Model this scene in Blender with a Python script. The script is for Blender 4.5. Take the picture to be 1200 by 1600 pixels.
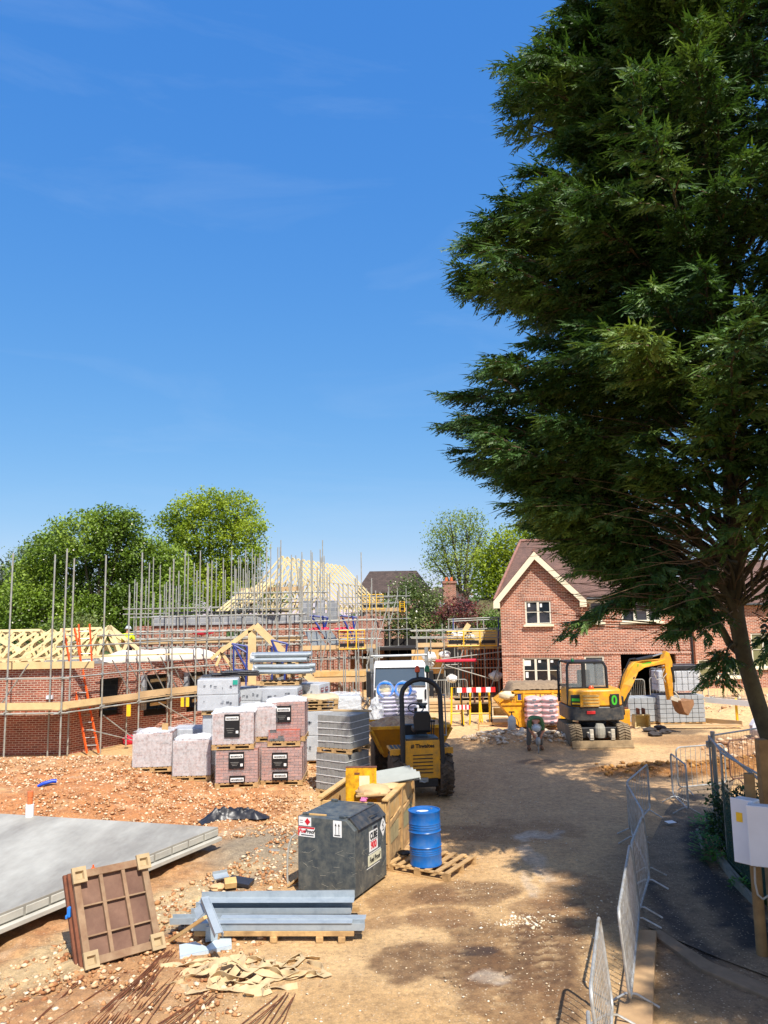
import bpy, math, random
import numpy as np
from mathutils import Vector, Matrix
R_ = math.radians
for o in list(bpy.data.objects): bpy.data.objects.remove(o)
S = bpy.context.scene
COL = S.collection
rnd = random.Random(7)
NR = np.random.RandomState(11)
CAM = Vector((0, 0, 4.6)); PITCH = 7.6; ROLL = -1.0; F = 1201.0
CM = (Matrix.Rotation(R_(90 + PITCH), 3, 'X') @ Matrix.Rotation(R_(ROLL), 3, 'Z'))
cd = bpy.data.cameras.new('camera'); co = bpy.data.objects.new('camera', cd); COL.objects.link(co)
co.location = CAM; co.rotation_euler = CM.to_euler()
cd.sensor_fit = 'VERTICAL'; cd.sensor_height = 24.0; cd.lens = 24.0 * F / 1600.0
cd.clip_start = 0.1; cd.clip_end = 3000
S.camera = co
S.render.resolution_x = 768; S.render.resolution_y = 1024
SUN = Vector((0.38, -1.0, 1.5)).normalized()
sun_el = math.asin(SUN.z); sun_az = math.atan2(SUN.x, SUN.y)
W = bpy.data.worlds.new("World"); S.world = W; W.use_nodes = True
nt = W.node_tree; bg = nt.nodes['Background']
sky = nt.nodes.new('ShaderNodeTexSky'); sky.sky_type = 'NISHITA'; sky.sun_disc = False
sky.sun_elevation = sun_el; sky.sun_rotation = sun_az
sky.altitude = 300; sky.air_density = 1.0; sky.dust_density = 0.0; sky.ozone_density = 6.0
sp = nt.nodes.new('ShaderNodeSeparateColor'); hsv = nt.nodes.new('ShaderNodeCombineColor'); nt.links.new(sky.outputs[0], sp.inputs[0])
for i, (gm_, sc_) in enumerate(((1.05, .48), (.60, 1.05), (.24, 2.66))):
 p1 = nt.nodes.new('ShaderNodeMath'); p1.operation = 'POWER'; p1.inputs[1].default_value = gm_; nt.links.new(sp.outputs[i], p1.inputs[0])
 p2 = nt.nodes.new('ShaderNodeMath'); p2.operation = 'MULTIPLY'; p2.inputs[1].default_value = sc_; nt.links.new(p1.outputs[0], p2.inputs[0]); nt.links.new(p2.outputs[0], hsv.inputs[i])
tcw = nt.nodes.new('ShaderNodeTexCoord'); mpw = nt.nodes.new('ShaderNodeMapping'); mpw.inputs['Scale'].default_value = (1.6, 2.4, 9.0); nt.links.new(tcw.outputs['Generated'], mpw.inputs[0])
nzw = nt.nodes.new('ShaderNodeTexNoise'); nzw.inputs['Scale'].default_value = 1.3; nzw.inputs['Detail'].default_value = 7; nzw.inputs['Roughness'].default_value = 0.6; nzw.inputs['Distortion'].default_value = 0.6; nt.links.new(mpw.outputs[0], nzw.inputs['Vector'])
rpw = nt.nodes.new('ShaderNodeMapRange'); rpw.inputs[1].default_value = 0.52; rpw.inputs[2].default_value = 0.85; rpw.inputs[3].default_value = 0.0; rpw.inputs[4].default_value = 0.16; nt.links.new(nzw.outputs['Fac'], rpw.inputs[0])
mxw = nt.nodes.new('ShaderNodeMix'); mxw.data_type = 'RGBA'; nt.links.new(rpw.outputs[0], mxw.inputs[0]); nt.links.new(hsv.outputs[0], mxw.inputs[6]); mxw.inputs[7].default_value = (2.9, 3.6, 4.6, 1)
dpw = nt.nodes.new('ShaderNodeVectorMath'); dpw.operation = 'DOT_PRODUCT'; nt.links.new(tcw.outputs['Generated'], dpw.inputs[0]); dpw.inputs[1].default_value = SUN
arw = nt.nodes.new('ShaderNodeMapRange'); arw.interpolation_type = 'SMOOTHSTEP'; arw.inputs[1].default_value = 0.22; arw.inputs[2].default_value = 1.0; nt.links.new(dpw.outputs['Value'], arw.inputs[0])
adw = nt.nodes.new('ShaderNodeMix'); adw.data_type = 'RGBA'; adw.blend_type = 'ADD'; nt.links.new(arw.outputs[0], adw.inputs[0]); nt.links.new(mxw.outputs[2], adw.inputs[6]); adw.inputs[7].default_value = (2.3, 1.5, 0.7, 1)  # warm glow added around the unseen sun to lift the fill in shade
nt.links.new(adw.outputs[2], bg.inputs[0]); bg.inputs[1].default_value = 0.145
sl = bpy.data.lights.new('sun', 'SUN'); so = bpy.data.objects.new('sun', sl); COL.objects.link(so)
sl.energy = 4.7; sl.angle = R_(0.55); sl.color = (1.0, 0.94, 0.85)
so.rotation_euler = (-SUN).to_track_quat('-Z', 'Y').to_euler(); so.location = (20, -20, 40)
S.view_settings.view_transform = 'Standard'; S.view_settings.look = 'None'
S.view_settings.exposure = 0.58; S.view_settings.gamma = 1.0
def ray(px, py):
 return (CM @ Vector(((px - 600) / F, -(py - 800) / F, -1.0)))
def P(px, py, Y):
 d = ray(px, py); return CAM + d * (Y / d.y)
def G(px, py, z=0.0):
 d = ray(px, py); return CAM + d * ((z - CAM.z) / d.z)
def lin(c):
 return tuple(((v / 255) / 12.92 if v / 255 <= 0.04045 else ((v / 255 + 0.055) / 1.055) ** 2.4) for v in c)
MATS = {}
class NB:
 def __init__(s, name):
  s.m = bpy.data.materials.new(name); s.m.use_nodes = True; s.t = s.m.node_tree
  s.b = s.t.nodes['Principled BSDF']; s.out = s.t.nodes['Material Output']
 def n(s, typ, **kw):
  x = s.t.nodes.new(typ)
  for k, v in kw.items(): setattr(x, k, v)
  return x
 def l(s, a, b): s.t.links.new(a, b)
 def coord(s, which='UV'):
  return s.n('ShaderNodeTexCoord').outputs[which]
 def mapping(s, src, scale=(1, 1, 1)):
  m = s.n('ShaderNodeMapping'); m.inputs['Scale'].default_value = scale; s.l(src, m.inputs[0]); return m.outputs[0]
 def noise(s, src, scale, detail=4, rough=0.6):
  x = s.n('ShaderNodeTexNoise'); x.inputs['Scale'].default_value = scale; x.inputs['Detail'].default_value = detail
  x.inputs['Roughness'].default_value = rough; s.l(src, x.inputs['Vector']); return x.outputs['Fac']
 def ramp(s, src, stops):
  x = s.n('ShaderNodeValToRGB'); cr = x.color_ramp
  while len(cr.elements) < len(stops): cr.elements.new(0.5)
  for e, (p, c) in zip(cr.elements, stops): e.position = p; e.color = (c if len(c) == 4 else (*c, 1))
  s.l(src, x.inputs[0]); return x.outputs[0]
 def mix(s, fac, a, b, mode='MIX'):
  x = s.n('ShaderNodeMix', data_type='RGBA', blend_type=mode)
  if hasattr(fac, 'links') or hasattr(fac, 'is_linked'): s.l(fac, x.inputs['Factor'])
  else: x.inputs['Factor'].default_value = fac
  for v, i in ((a, 6), (b, 7)):
   if isinstance(v, tuple): x.inputs[i].default_value = v if len(v) == 4 else (*v, 1)
   else: s.l(v, x.inputs[i])
  return x.outputs[2]
 def bump(s, h, strength=0.3, dist=0.02):
  x = s.n('ShaderNodeBump'); x.inputs['Strength'].default_value = strength; x.inputs['Distance'].default_value = dist
  s.l(h, x.inputs['Height']); s.l(x.outputs[0], s.b.inputs['Normal'])
 def set(s, **kw):
  for k, v in kw.items(): s.b.inputs[k].default_value = v
def mat(name, col, rough=0.7, var=0.25, scale=6, metal=0.0, bump=0.15, dirt=None, dirt_amt=0.5, dscale=2.0, coord='Object', stretch=(1, 1, 1), tint=None):
 if name in MATS: return MATS[name]
 b = NB(name); c = lin(col); src = b.mapping(b.coord(coord), stretch)
 n1 = b.noise(src, scale, 5)
 dark = tuple(v * (1 - var) for v in c); lite = tuple(min(1, v * (1 + var)) for v in c)
 o = b.ramp(n1, [(0.3, dark), (0.7, lite)])
 if dirt:
  n2 = b.noise(src, dscale, 6, 0.7)
  f = b.ramp(n2, [(0.5 - dirt_amt * 0.35, (0, 0, 0)), (0.78, (1, 1, 1))])
  o = b.mix(f, o, lin(dirt))
 b.l(o, b.b.inputs['Base Color']); b.set(Roughness=rough, Metallic=metal)
 if bump: b.bump(b.noise(src, scale * 4, 3), bump, 0.01)
 MATS[name] = b.m; return b.m
def brickmat(name, c1, c2, mortar, bw=0.225, bh=0.075, ms=0.011, var=0.35, patch=None):
 if name in MATS: return MATS[name]
 b = NB(name); uv = b.coord('UV')
 t = b.n('ShaderNodeTexBrick'); b.l(uv, t.inputs['Vector'])
 t.inputs['Scale'].default_value = 1; t.inputs['Brick Width'].default_value = bw; t.inputs['Row Height'].default_value = bh
 t.inputs['Mortar Size'].default_value = ms; t.inputs['Mortar Smooth'].default_value = 0.2; t.inputs['Bias'].default_value = -0.1
 t.inputs['Color1'].default_value = (*lin(c1), 1); t.inputs['Color2'].default_value = (*lin(c2), 1); t.inputs['Mortar'].default_value = (*lin(mortar), 1)
 n = b.noise(uv, 1.3, 5); o = b.mix(0.7, t.outputs['Color'], b.ramp(n, [(0.3, (0.6, 0.6, 0.6)), (0.7, (1.15, 1.1, 1.1))]), 'MULTIPLY')
 n3 = b.noise(uv, 30, 2); o = b.mix(0.5, o, b.ramp(n3, [(0.3, (0.7, 0.7, 0.7)), (0.7, (1.2, 1.2, 1.2))]), 'MULTIPLY')
 if patch:
  n2 = b.noise(uv, 0.8, 6, 0.7); f = b.ramp(n2, [(0.56, (0, 0, 0)), (0.8, (0.45, 0.45, 0.45))]); o = b.mix(f, o, lin(patch))
 b.l(o, b.b.inputs['Base Color']); b.set(Roughness=0.88); b.bump(t.outputs['Fac'], -0.5, 0.012) ; MATS[name] = b.m; return b.m
def wrapmat(name, alpha=0.4, col=(0.80, 0.82, 0.83)):
 if name in MATS: return MATS[name]
 b = NB(name); src = b.coord('Object')
 n = b.noise(b.mapping(src, (1, 1, 0.7)), 11, 8, 0.75)
 f = b.ramp(n, [(0.36, (alpha * 0.5,) * 3), (0.52, (alpha * .95,) * 3), (0.62, (alpha * 1.1,) * 3), (0.72, (min(1, alpha * 2.2),) * 3)])
 b.set(Roughness=0.14, **{'Base Color': (*col, 1)}); b.l(f, b.b.inputs['Alpha']); b.bump(b.noise(src, 22, 4, 0.7), 0.5, 0.02)
 MATS[name] = b.m; return b.m
def leafmat(name, a, b_, c, trans=0.35, scale=0.35):
 if name in MATS: return MATS[name]
 b = NB(name); g = b.n('ShaderNodeNewGeometry'); src = g.outputs['Position']
 n = b.noise(src, scale, 4); o = b.ramp(n, [(0.35, lin(a)), (0.52, lin(b_)), (0.68, lin(c))])
 r = b.ramp(g.outputs['Random Per Island'], [(0, (0.65, 0.65, 0.65)), (1, (1.3, 1.3, 1.2))]); o = b.mix(1.0, o, r, 'MULTIPLY')
 b.l(o, b.b.inputs['Base Color']); b.set(Roughness=0.55)
 tr = b.n('ShaderNodeBsdfTranslucent'); b.l(b.mix(1.0, o, (1.2, 1.12, 0.6), 'MULTIPLY'), tr.inputs[0])
 mx = b.n('ShaderNodeMixShader'); mx.inputs[0].default_value = trans
 b.l(b.b.outputs[0], mx.inputs[1]); b.l(tr.outputs[0], mx.inputs[2]); b.l(mx.outputs[0], b.out.inputs[0])
 MATS[name] = b.m; return b.m
def glassmat(name, col=(40, 50, 58), rough=0.05):
 if name in MATS: return MATS[name]
 b = NB(name); b.set(Roughness=rough, **{'Base Color': (*lin(col), 1)}); b.b.inputs['Specular IOR Level'].default_value = 0.8
 MATS[name] = b.m; return b.m
M = {}
M['steel'] = mat('galvanised_tube', (156, 158, 152), 0.6, 0.2, 5, 0.12, 0.05, (140, 125, 100), 0.2, 3)
M['galv'] = mat('galvanised_frame', (160, 166, 168), 0.42, 0.2, 8, 0.6, 0.05, (120, 110, 90), 0.25, 4)
M['fencesteel'] = mat('barrier_steel', (176, 178, 176), 0.5, 0.2, 9, 0.3, 0.1, (140, 128, 106), 0.25, 5)
M['rustysteel'] = mat('rusty_barrier_steel', (120, 90, 78), 0.7, 0.3, 9, 0.2, 0.1, (90, 55, 40), 0.5, 5)
M['board'] = mat('scaffold_board', (205, 175, 130), 0.8, 0.22, 3, 0, 0.2, (150, 120, 85), 0.3, 1.5)
M['newwood'] = mat('new_timber', (212, 184, 132), 0.7, 0.14, 3, 0, 0.1)
M['palewood'] = mat('truss_timber', (228, 208, 158), 0.7, 0.16, 2, 0, 0.1)
M['pallet'] = mat('pallet_timber', (196, 160, 108), 0.85, 0.25, 7, 0, 0.25, (130, 100, 66), 0.4, 4)
M['orangewood'] = mat('stained_crate_timber', (196, 150, 82), 0.8, 0.25, 4, 0, 0.25, (205, 178, 130), 0.45, 2.5)
M['brown'] = mat('old_timber', (120, 84, 55), 0.85, 0.3, 5, 0, 0.25)
M['blockwork'] = brickmat('grey_blockwork', (128, 133, 138), (158, 162, 166), (185, 185, 180), 0.45, 0.225, 0.012)
M['redbrick'] = brickmat('red_brick', (160, 84, 60), (120, 58, 44), (196, 176, 156), 0.225, 0.075, 0.011)
M['housebrick'] = brickmat('house_brick', (176, 102, 68), (120, 60, 42), (214, 192, 172), 0.225, 0.075, 0.011, patch=(214, 186, 160))
M['soldier'] = brickmat('soldier_brick', (172, 104, 76), (128, 66, 50), (214, 192, 172), 0.075, 0.215, 0.011)
M['cream'] = mat('cream_paint', (226, 214, 184), 0.5, 0.05, 5, 0, 0.03)
M['upvc'] = mat('cream_window_frame', (214, 208, 190), 0.4, 0.05, 5, 0, 0.02)
M['glass'] = glassmat('window_glass', (30, 38, 44), 0.04)
M['black'] = mat('black_plastic', (28, 29, 31), 0.5, 0.2, 10, 0, 0.05)
M['rubber'] = mat('tyre_rubber', (44, 40, 36), 0.85, 0.2, 10, 0, 0.3, (120, 98, 74), 0.3, 4)
M['mudrubber'] = mat('muddy_track_rubber', (150, 130, 100), 0.9, 0.25, 10, 0, 0.3, (90, 80, 66), 0.4, 5)
M['yellow'] = mat('machine_yellow', (236, 164, 18), 0.42, 0.12, 4, 0, 0.06, (158, 122, 66), 0.4, 6)
M['skipyellow'] = mat('skip_yellow', (236, 172, 28), 0.5, 0.12, 4, 0, 0.1, (150, 90, 40), 0.25, 5)
M['rustyellow'] = mat('rusty_yellow_paint', (240, 180, 20), 0.5, 0.1, 4, 0, 0.15, (110, 52, 16), 0.30, 5.5)
M['gateyellow'] = mat('gate_yellow', (236, 186, 30), 0.5, 0.1, 5, 0, 0.05)
M['white'] = mat('white_paint', (225, 227, 228), 0.35, 0.05, 3, 0, 0.02, (190, 182, 168), 0.15, 3)
M['whitepl'] = mat('white_plastic', (205, 210, 216), 0.4, 0.05, 3, 0, 0.02)
M['grey'] = mat('dark_grey_paint', (62, 70, 74), 0.5, 0.1, 3, 0, 0.12, (112, 112, 102), 0.24, 6)
M['darkgrey'] = mat('charcoal_paint', (46, 50, 54), 0.45, 0.12, 4, 0, 0.05, (100, 92, 80), 0.2, 6)
M['blue'] = mat('drum_blue', (8, 92, 166), 0.33, 0.08, 4, 0, 0.05, (70, 110, 160), 0.15, 5)
M['bluesteel'] = mat('blue_grey_lintel_steel', (166, 176, 182), 0.45, 0.14, 3, 0.15, 0.04, (112, 124, 134), 0.35, 3)
M['propblue'] = mat('prop_blue', (38, 56, 130), 0.5, 0.15, 5, 0, 0.05)
M['red'] = mat('signal_red', (196, 34, 34), 0.5, 0.08, 5, 0, 0.03)
M['pinkred'] = mat('pink_red_sheet', (206, 36, 66), 0.6, 0.15, 5, 0, 0.1)
M['orange'] = mat('ladder_orange', (232, 92, 28), 0.5, 0.1, 5, 0, 0.03)
M['green'] = mat('beacon_green', (10, 110, 60), 0.3, 0.1, 5, 0, 0)
M['limegreen'] = mat('sticker_green', (60, 170, 40), 0.5, 0.05, 5, 0, 0)
M['amber'] = mat('beacon_amber', (206, 74, 20), 0.3, 0.1, 5, 0, 0)
M['rustface'] = mat('stained_form_face', (128, 98, 80), 0.85, 0.22, 2.2, 0, 0.2, (84, 56, 46), 0.5, 1.6)
M['rust'] = mat('rusty_steel', (150, 126, 98), 0.85, 0.22, 4, 0, 0.2, (112, 72, 48), 0.45, 2.5)
M['rustdark'] = mat('dark_rusty_steel', (112, 66, 44), 0.85, 0.3, 8, 0, 0.25)
M['rebar'] = mat('rebar_rust', (110, 66, 40), 0.85, 0.3, 12, 0, 0.2)
M['concrete'] = mat('concrete', (168, 166, 156), 0.85, 0.12, 4, 0, 0.2, (196, 192, 178), 0.4, 1.2)
M['slabtop'] = mat('trowelled_concrete', (140, 136, 126), 0.6, 0.16, 1.2, 0, 0.06, (190, 188, 176), 0.35, 0.8, stretch=(1, 0.35, 1))
M['kerb'] = mat('pressed_kerb_concrete', (138, 137, 132), 0.85, 0.14, 8, 0, 0.2)
M['blocklight'] = mat('aerated_block', (176, 180, 184), 0.8, 0.06, 5, 0, 0.1, (150, 154, 160), 0.3, 3)
M['strap'] = mat('webbing_strap', (192, 168, 128), 0.8, 0.16, 7, 0, 0.15)
M['rope'] = mat('grey_hose', (168, 166, 156), 0.6, 0.1, 8, 0, 0.05)
M['skin'] = mat('skin', (190, 130, 100), 0.55, 0.06, 10, 0, 0.02)
M['hair'] = mat('hair', (50, 36, 26), 0.8, 0.2, 20, 0, 0.1)
M['hivis'] = mat('hi_vis_yellow', (214, 236, 30), 0.6, 0.06, 6, 0, 0.03)
M['hivisdull'] = mat('dull_hi_vis', (140, 150, 40), 0.7, 0.1, 6, 0, 0.03)
M['greentop'] = mat('green_shirt', (78, 108, 56), 0.8, 0.15, 6, 0, 0.05)
M['trousers'] = mat('dusty_trousers', (98, 94, 86), 0.85, 0.2, 8, 0, 0.1)
M['helmet'] = mat('helmet_shell', (188, 196, 200), 0.35, 0.05, 8, 0, 0)
M['rooftile'] = brickmat('plain_roof_tile', (118, 90, 78), (98, 76, 68), (66, 50, 44), 0.165, 0.10, 0.006)
M['darktile'] = brickmat('dark_roof_tile', (84, 70, 62), (66, 54, 48), (40, 34, 30), 0.3, 0.25, 0.01)
M['bark'] = mat('bark', (66, 56, 44), 0.9, 0.35, 5, 0, 0.5, (96, 92, 62), 0.3, 3)
M['barkcyp'] = mat('cypress_bark', (58, 50, 38), 0.9, 0.35, 5, 0, 0.6, (104, 98, 66), 0.35, 2)
M['twig'] = mat('dry_twig', (96, 78, 58), 0.9, 0.3, 5, 0, 0.2)
M['sheet'] = mat('black_sheeting', (36, 36, 40), 0.38, 0.25, 6, 0, 0.25)
M['kraft'] = mat('kraft_paper', (196, 162, 118), 0.8, 0.15, 3, 0, 0.2)
M['interior'] = mat('dark_interior', (30, 26, 24), 0.9, 0.2, 3, 0, 0)  # near-black colour carries the shade of the open interiors
M['plastic'] = wrapmat('clear_shrink_wrap', 0.2)
M['plasticw'] = wrapmat('cloudy_shrink_wrap', 0.5)
M['label'] = mat('black_label', (26, 27, 29), 0.35, 0.1, 8, 0, 0)
M['paper'] = mat('white_paper', (226, 226, 222), 0.5, 0.04, 8, 0, 0)
M['textblack'] = mat('print_black', (20, 20, 20), 0.6, 0.0, 8, 0, 0)
M['textred'] = mat('print_red', (200, 24, 40), 0.6, 0.0, 8, 0, 0)
M['textpurple'] = mat('print_maroon', (120, 60, 66), 0.7, 0.1, 8, 0, 0)
M['pinkbag'] = mat('pink_cement_bag', (222, 150, 152), 0.6, 0.12, 9, 0, 0.15, (240, 214, 210), 0.4, 6)
M['lilacbag'] = mat('lilac_white_bag', (226, 222, 232), 0.5, 0.1, 5, 0, 0.15, (150, 120, 190), 0.22, 8)
M['bluepl'] = mat('blue_plastic', (40, 120, 210), 0.4, 0.1, 6, 0, 0.05)
M['claypipe'] = mat('orange_pipe', (206, 110, 60), 0.5, 0.08, 6, 0, 0)
M['mossroof'] = brickmat('mossy_tile', (100, 98, 56), (86, 78, 52), (56, 50, 38), 0.3, 0.25, 0.01)
M['net'] = mat('green_netting', (42, 84, 60), 0.7, 0.15, 6, 0, 0)
class MB:
 def __init__(s): s.v = []; s.f = []
 def add(s, vs, fs, mtx=None):
  k = len(s.v)
  s.v += [tuple(mtx @ Vector(p)) if mtx is not None else tuple(p) for p in vs]
  s.f += [tuple(i + k for i in q) for q in fs]; return s
 def box(s, c, size, rot=0, mtx=None):
  x, y, z = size[0] / 2, size[1] / 2, size[2] / 2
  m = Matrix.Translation(c)
  if mtx is not None: m = m @ mtx.to_4x4()
  elif rot: m = m @ Matrix.Rotation(rot, 4, 'Z')
  return s.add([(-x, -y, -z), (x, -y, -z), (x, y, -z), (-x, y, -z), (-x, -y, z), (x, -y, z), (x, y, z), (-x, y, z)],
      [(0, 3, 2, 1), (4, 5, 6, 7), (0, 1, 5, 4), (1, 2, 6, 5), (2, 3, 7, 6), (3, 0, 4, 7)], m)
 def beam(s, a, b, w, h, up=(0, 0, 1)):
  a = Vector(a); b = Vector(b); d = (b - a); L = d.length
  if L < 1e-5: return s
  d.normalize(); up = Vector(up)
  if abs(d.dot(up)) > 0.98: up = Vector((0, 1, 0))
  sx = d.cross(up).normalized(); uz = sx.cross(d)
  vs = []
  for p in (a, b):
   for i, j in ((-1, -1), (1, -1), (1, 1), (-1, 1)): vs.append(p + sx * (w / 2 * i) + uz * (h / 2 * j))
  return s.add(vs, [(0, 1, 2, 3), (7, 6, 5, 4), (0, 4, 5, 1), (1, 5, 6, 2), (2, 6, 7, 3), (3, 7, 4, 0)])
 def tube(s, pts, r, n=8, closed=False):
  pts = [Vector(p) for p in pts]; k = len(pts)
  rs = r if isinstance(r, (list, tuple)) else [r] * k
  rings = []; pu = None
  for i, p in enumerate(pts):
   if closed: d = pts[(i + 1) % k] - pts[i - 1]
   else: d = pts[min(i + 1, k - 1)] - pts[max(i - 1, 0)]
   if d.length < 1e-9: d = Vector((0, 0, 1))
   d.normalize()
   if pu is None:
    pu = Vector((0, 0, 1)) if abs(d.z) < 0.95 else Vector((1, 0, 0))
   a = d.cross(pu)
   if a.length < 1e-4: a = d.cross(Vector((0, 1, 0.3)))
   a.normalize(); b = a.cross(d); pu = b
   rings.append([p + (a * math.cos(2 * math.pi * j / n) + b * math.sin(2 * math.pi * j / n)) * rs[i] for j in range(n)])
  vs = [v for rg in rings for v in rg]; fs = []
  for i in range(k if closed else k - 1):
   i2 = (i + 1) % k
   for j in range(n): fs.append((i * n + j, i2 * n + j, i2 * n + (j + 1) % n, i * n + (j + 1) % n))
  if not closed: fs.append(tuple(range(n))); fs.append(tuple((k - 1) * n + j for j in reversed(range(n))))
  return s.add(vs, fs)
 def lathe(s, prof, n=24, mtx=None):
  vs = []; fs = []
  for r, z in prof:
   for j in range(n): vs.append((r * math.cos(2 * math.pi * j / n), r * math.sin(2 * math.pi * j / n), z))
  for i in range(len(prof) - 1):
   for j in range(n): fs.append((i * n + j, i * n + (j + 1) % n, (i + 1) * n + (j + 1) % n, (i + 1) * n + j))
  fs.append(tuple(reversed(range(n)))); fs.append(tuple((len(prof) - 1) * n + j for j in range(n)))
  return s.add(vs, fs, mtx)
 def prism(s, poly, axis_len, mtx=None):
  """poly in local x,z ; extruded along y from 0 to axis_len"""
  n = len(poly)
  vs = [(p[0], 0, p[1]) for p in poly] + [(p[0], axis_len, p[1]) for p in poly]
  fs = [tuple(range(n)), tuple(reversed(range(n, 2 * n)))] + [(i, i + n, (i + 1) % n + n, (i + 1) % n) for i in range(n)]
  return s.add(vs, fs, mtx)
 def ball(s, c, r, n=10, m=7, sq=(1, 1, 1), jit=0, rr=None):
  vs = []; fs = []
  for i in range(m + 1):
   th = math.pi * i / m
   for j in range(n):
    ph = 2 * math.pi * j / n; q = r * (1 + (rr.uniform(-jit, jit) if rr else 0))
    vs.append((c[0] + q * sq[0] * math.sin(th) * math.cos(ph), c[1] + q * sq[1] * math.sin(th) * math.sin(ph), c[2] + q * sq[2] * math.cos(th)))
  for i in range(m):
   for j in range(n): fs.append((i * n + j, (i + 1) * n + j, (i + 1) * n + (j + 1) % n, i * n + (j + 1) % n))
  return s.add(vs, fs)
 def build(s, name, mt, parent=None, smooth=False, bevel=0, world=False, seg=2):
  vs = s.v
  if world and parent is not None:
   w = parent.matrix_basis.translation if not parent.parent else (parent.parent.matrix_basis.translation + parent.matrix_basis.translation)
   vs = [(v[0] - w[0], v[1] - w[1], v[2] - w[2]) for v in vs]
  me = bpy.data.meshes.new(name); me.from_pydata(vs, [], s.f); me.update()
  boxuv(me)
  me.materials.append(mt)
  if smooth: me.polygons.foreach_set('use_smooth', [True] * len(me.polygons))
  o = bpy.data.objects.new(name, me); COL.objects.link(o)
  if parent is not None: o.parent = parent
  if bevel:
   b = o.modifiers.new('bevel', 'BEVEL'); b.width = bevel; b.segments = seg; b.limit_method = 'ANGLE'; b.angle_limit = R_(40)
   b.harden_normals = False
  if smooth:
   try: me.set_sharp_from_angle(angle=R_(38))
   except Exception: pass
  return o
def boxuv(me):
 nl = len(me.loops)
 if nl == 0: return
 co_ = np.empty(len(me.vertices) * 3); me.vertices.foreach_get('co', co_); co_ = co_.reshape(-1, 3)
 lv = np.empty(nl, dtype=np.int64); me.loops.foreach_get('vertex_index', lv)
 npoly = len(me.polygons); nn = np.empty(npoly * 3); me.polygons.foreach_get('normal', nn); nn = nn.reshape(-1, 3)
 lt = np.empty(npoly, dtype=np.int64); me.polygons.foreach_get('loop_total', lt)
 N = np.repeat(nn, lt, axis=0); Pt = co_[lv]
 flat = np.abs(N[:, 2]) > 0.97
 t = np.stack([-N[:, 1], N[:, 0], np.zeros(nl)], 1); ln = np.linalg.norm(t, axis=1); ln[ln < 1e-6] = 1; t /= ln[:, None]
 t[flat] = (1, 0, 0)
 b = np.cross(N, t)
 u = (Pt * t).sum(1); v = (Pt * b).sum(1)
 uv = me.uv_layers.new(name='UVMap'); uv.data.foreach_set('uv', np.stack([u, v], 1).ravel())
def rawmesh(name, V, Fq, mt, parent=None, world=False, smooth=False):
 """fast numpy quads/tris mesh"""
 V = np.asarray(V, dtype=np.float32)
 if world and parent is not None: V = V - np.array(parent.matrix_basis.translation, dtype=np.float32)
 Fq = np.asarray(Fq, dtype=np.int32); k = Fq.shape[1]
 me = bpy.data.meshes.new(name); me.vertices.add(len(V)); me.vertices.foreach_set('co', V.ravel())
 me.loops.add(Fq.size); me.loops.foreach_set('vertex_index', Fq.ravel())
 me.polygons.add(len(Fq)); me.polygons.foreach_set('loop_start', np.arange(len(Fq), dtype=np.int32) * k)
 me.update(calc_edges=True); me.materials.append(mt)
 if smooth: me.polygons.foreach_set('use_smooth', [True] * len(Fq))
 o = bpy.data.objects.new(name, me); COL.objects.link(o)
 if parent is not None: o.parent = parent
 return o
def tag(o, label=None, cat=None, group=None, kind=None):
 if label: o['label'] = label
 if cat: o['category'] = cat
 if group: o['group'] = group
 if kind: o['kind'] = kind
 return o
def thing(name, label, cat, loc=(0, 0, 0), rz=0, group=None):
 o = bpy.data.objects.new(name, None); COL.objects.link(o); o.location = loc; o.rotation_euler = (0, 0, rz)
 o.empty_display_size = 0.2
 return tag(o, label, cat, group)
def copy_tree(o, parent=None):
 c = o.copy(); COL.objects.link(c)
 if parent is not None: c.parent = parent
 for ch in list(o.children): copy_tree(ch, c)
 return c
def dup(root, loc, rz, label, group=None):
 c = copy_tree(root); c.location = loc; c.rotation_euler = (0, 0, rz); c['label'] = label
 if group: c['group'] = group
 return c
def text(txt, size, mt, parent, loc, rot, name='lettering', depth=0.002, align='CENTER', sx=1.0, shear=0, bold=0.0):
 cu = bpy.data.curves.new(name, 'FONT'); cu.body = txt; cu.size = size; cu.extrude = depth; cu.align_x = align; cu.align_y = 'CENTER'
 cu.shear = shear; cu.offset = bold; cu.resolution_u = 3
 t = bpy.data.objects.new(name, cu); COL.objects.link(t)
 bpy.context.view_layer.update()
 me = bpy.data.meshes.new_from_object(t.evaluated_get(bpy.context.evaluated_depsgraph_get()))
 bpy.data.objects.remove(t); bpy.data.curves.remove(cu)
 me.name = name; me.materials.clear(); me.materials.append(mt)
 for v in me.vertices: v.co.x *= sx
 o = bpy.data.objects.new(name, me); COL.objects.link(o)
 if parent is not None: o.parent = parent
 o.location = loc; o.rotation_euler = rot
 return o
def hash2(ix, iy, seed):
 n = (ix * 374761393 + iy * 668265263 + seed * 2147483647) & 0xffffffff
 n = ((n ^ (n >> 13)) * 1274126177) & 0xffffffff
 return ((n ^ (n >> 16)) & 0xffff) / 65535.0
def vnoise(x, y, seed=0):
 x = np.asarray(x, float); y = np.asarray(y, float)
 ix = np.floor(x).astype(np.int64); iy = np.floor(y).astype(np.int64); fx = x - ix; fy = y - iy
 fx = fx * fx * (3 - 2 * fx); fy = fy * fy * (3 - 2 * fy)
 a = hash2(ix, iy, seed); b = hash2(ix + 1, iy, seed); c = hash2(ix, iy + 1, seed); d = hash2(ix + 1, iy + 1, seed)
 return (a * (1 - fx) + b * fx) * (1 - fy) + (c * (1 - fx) + d * fx) * fy
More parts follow.
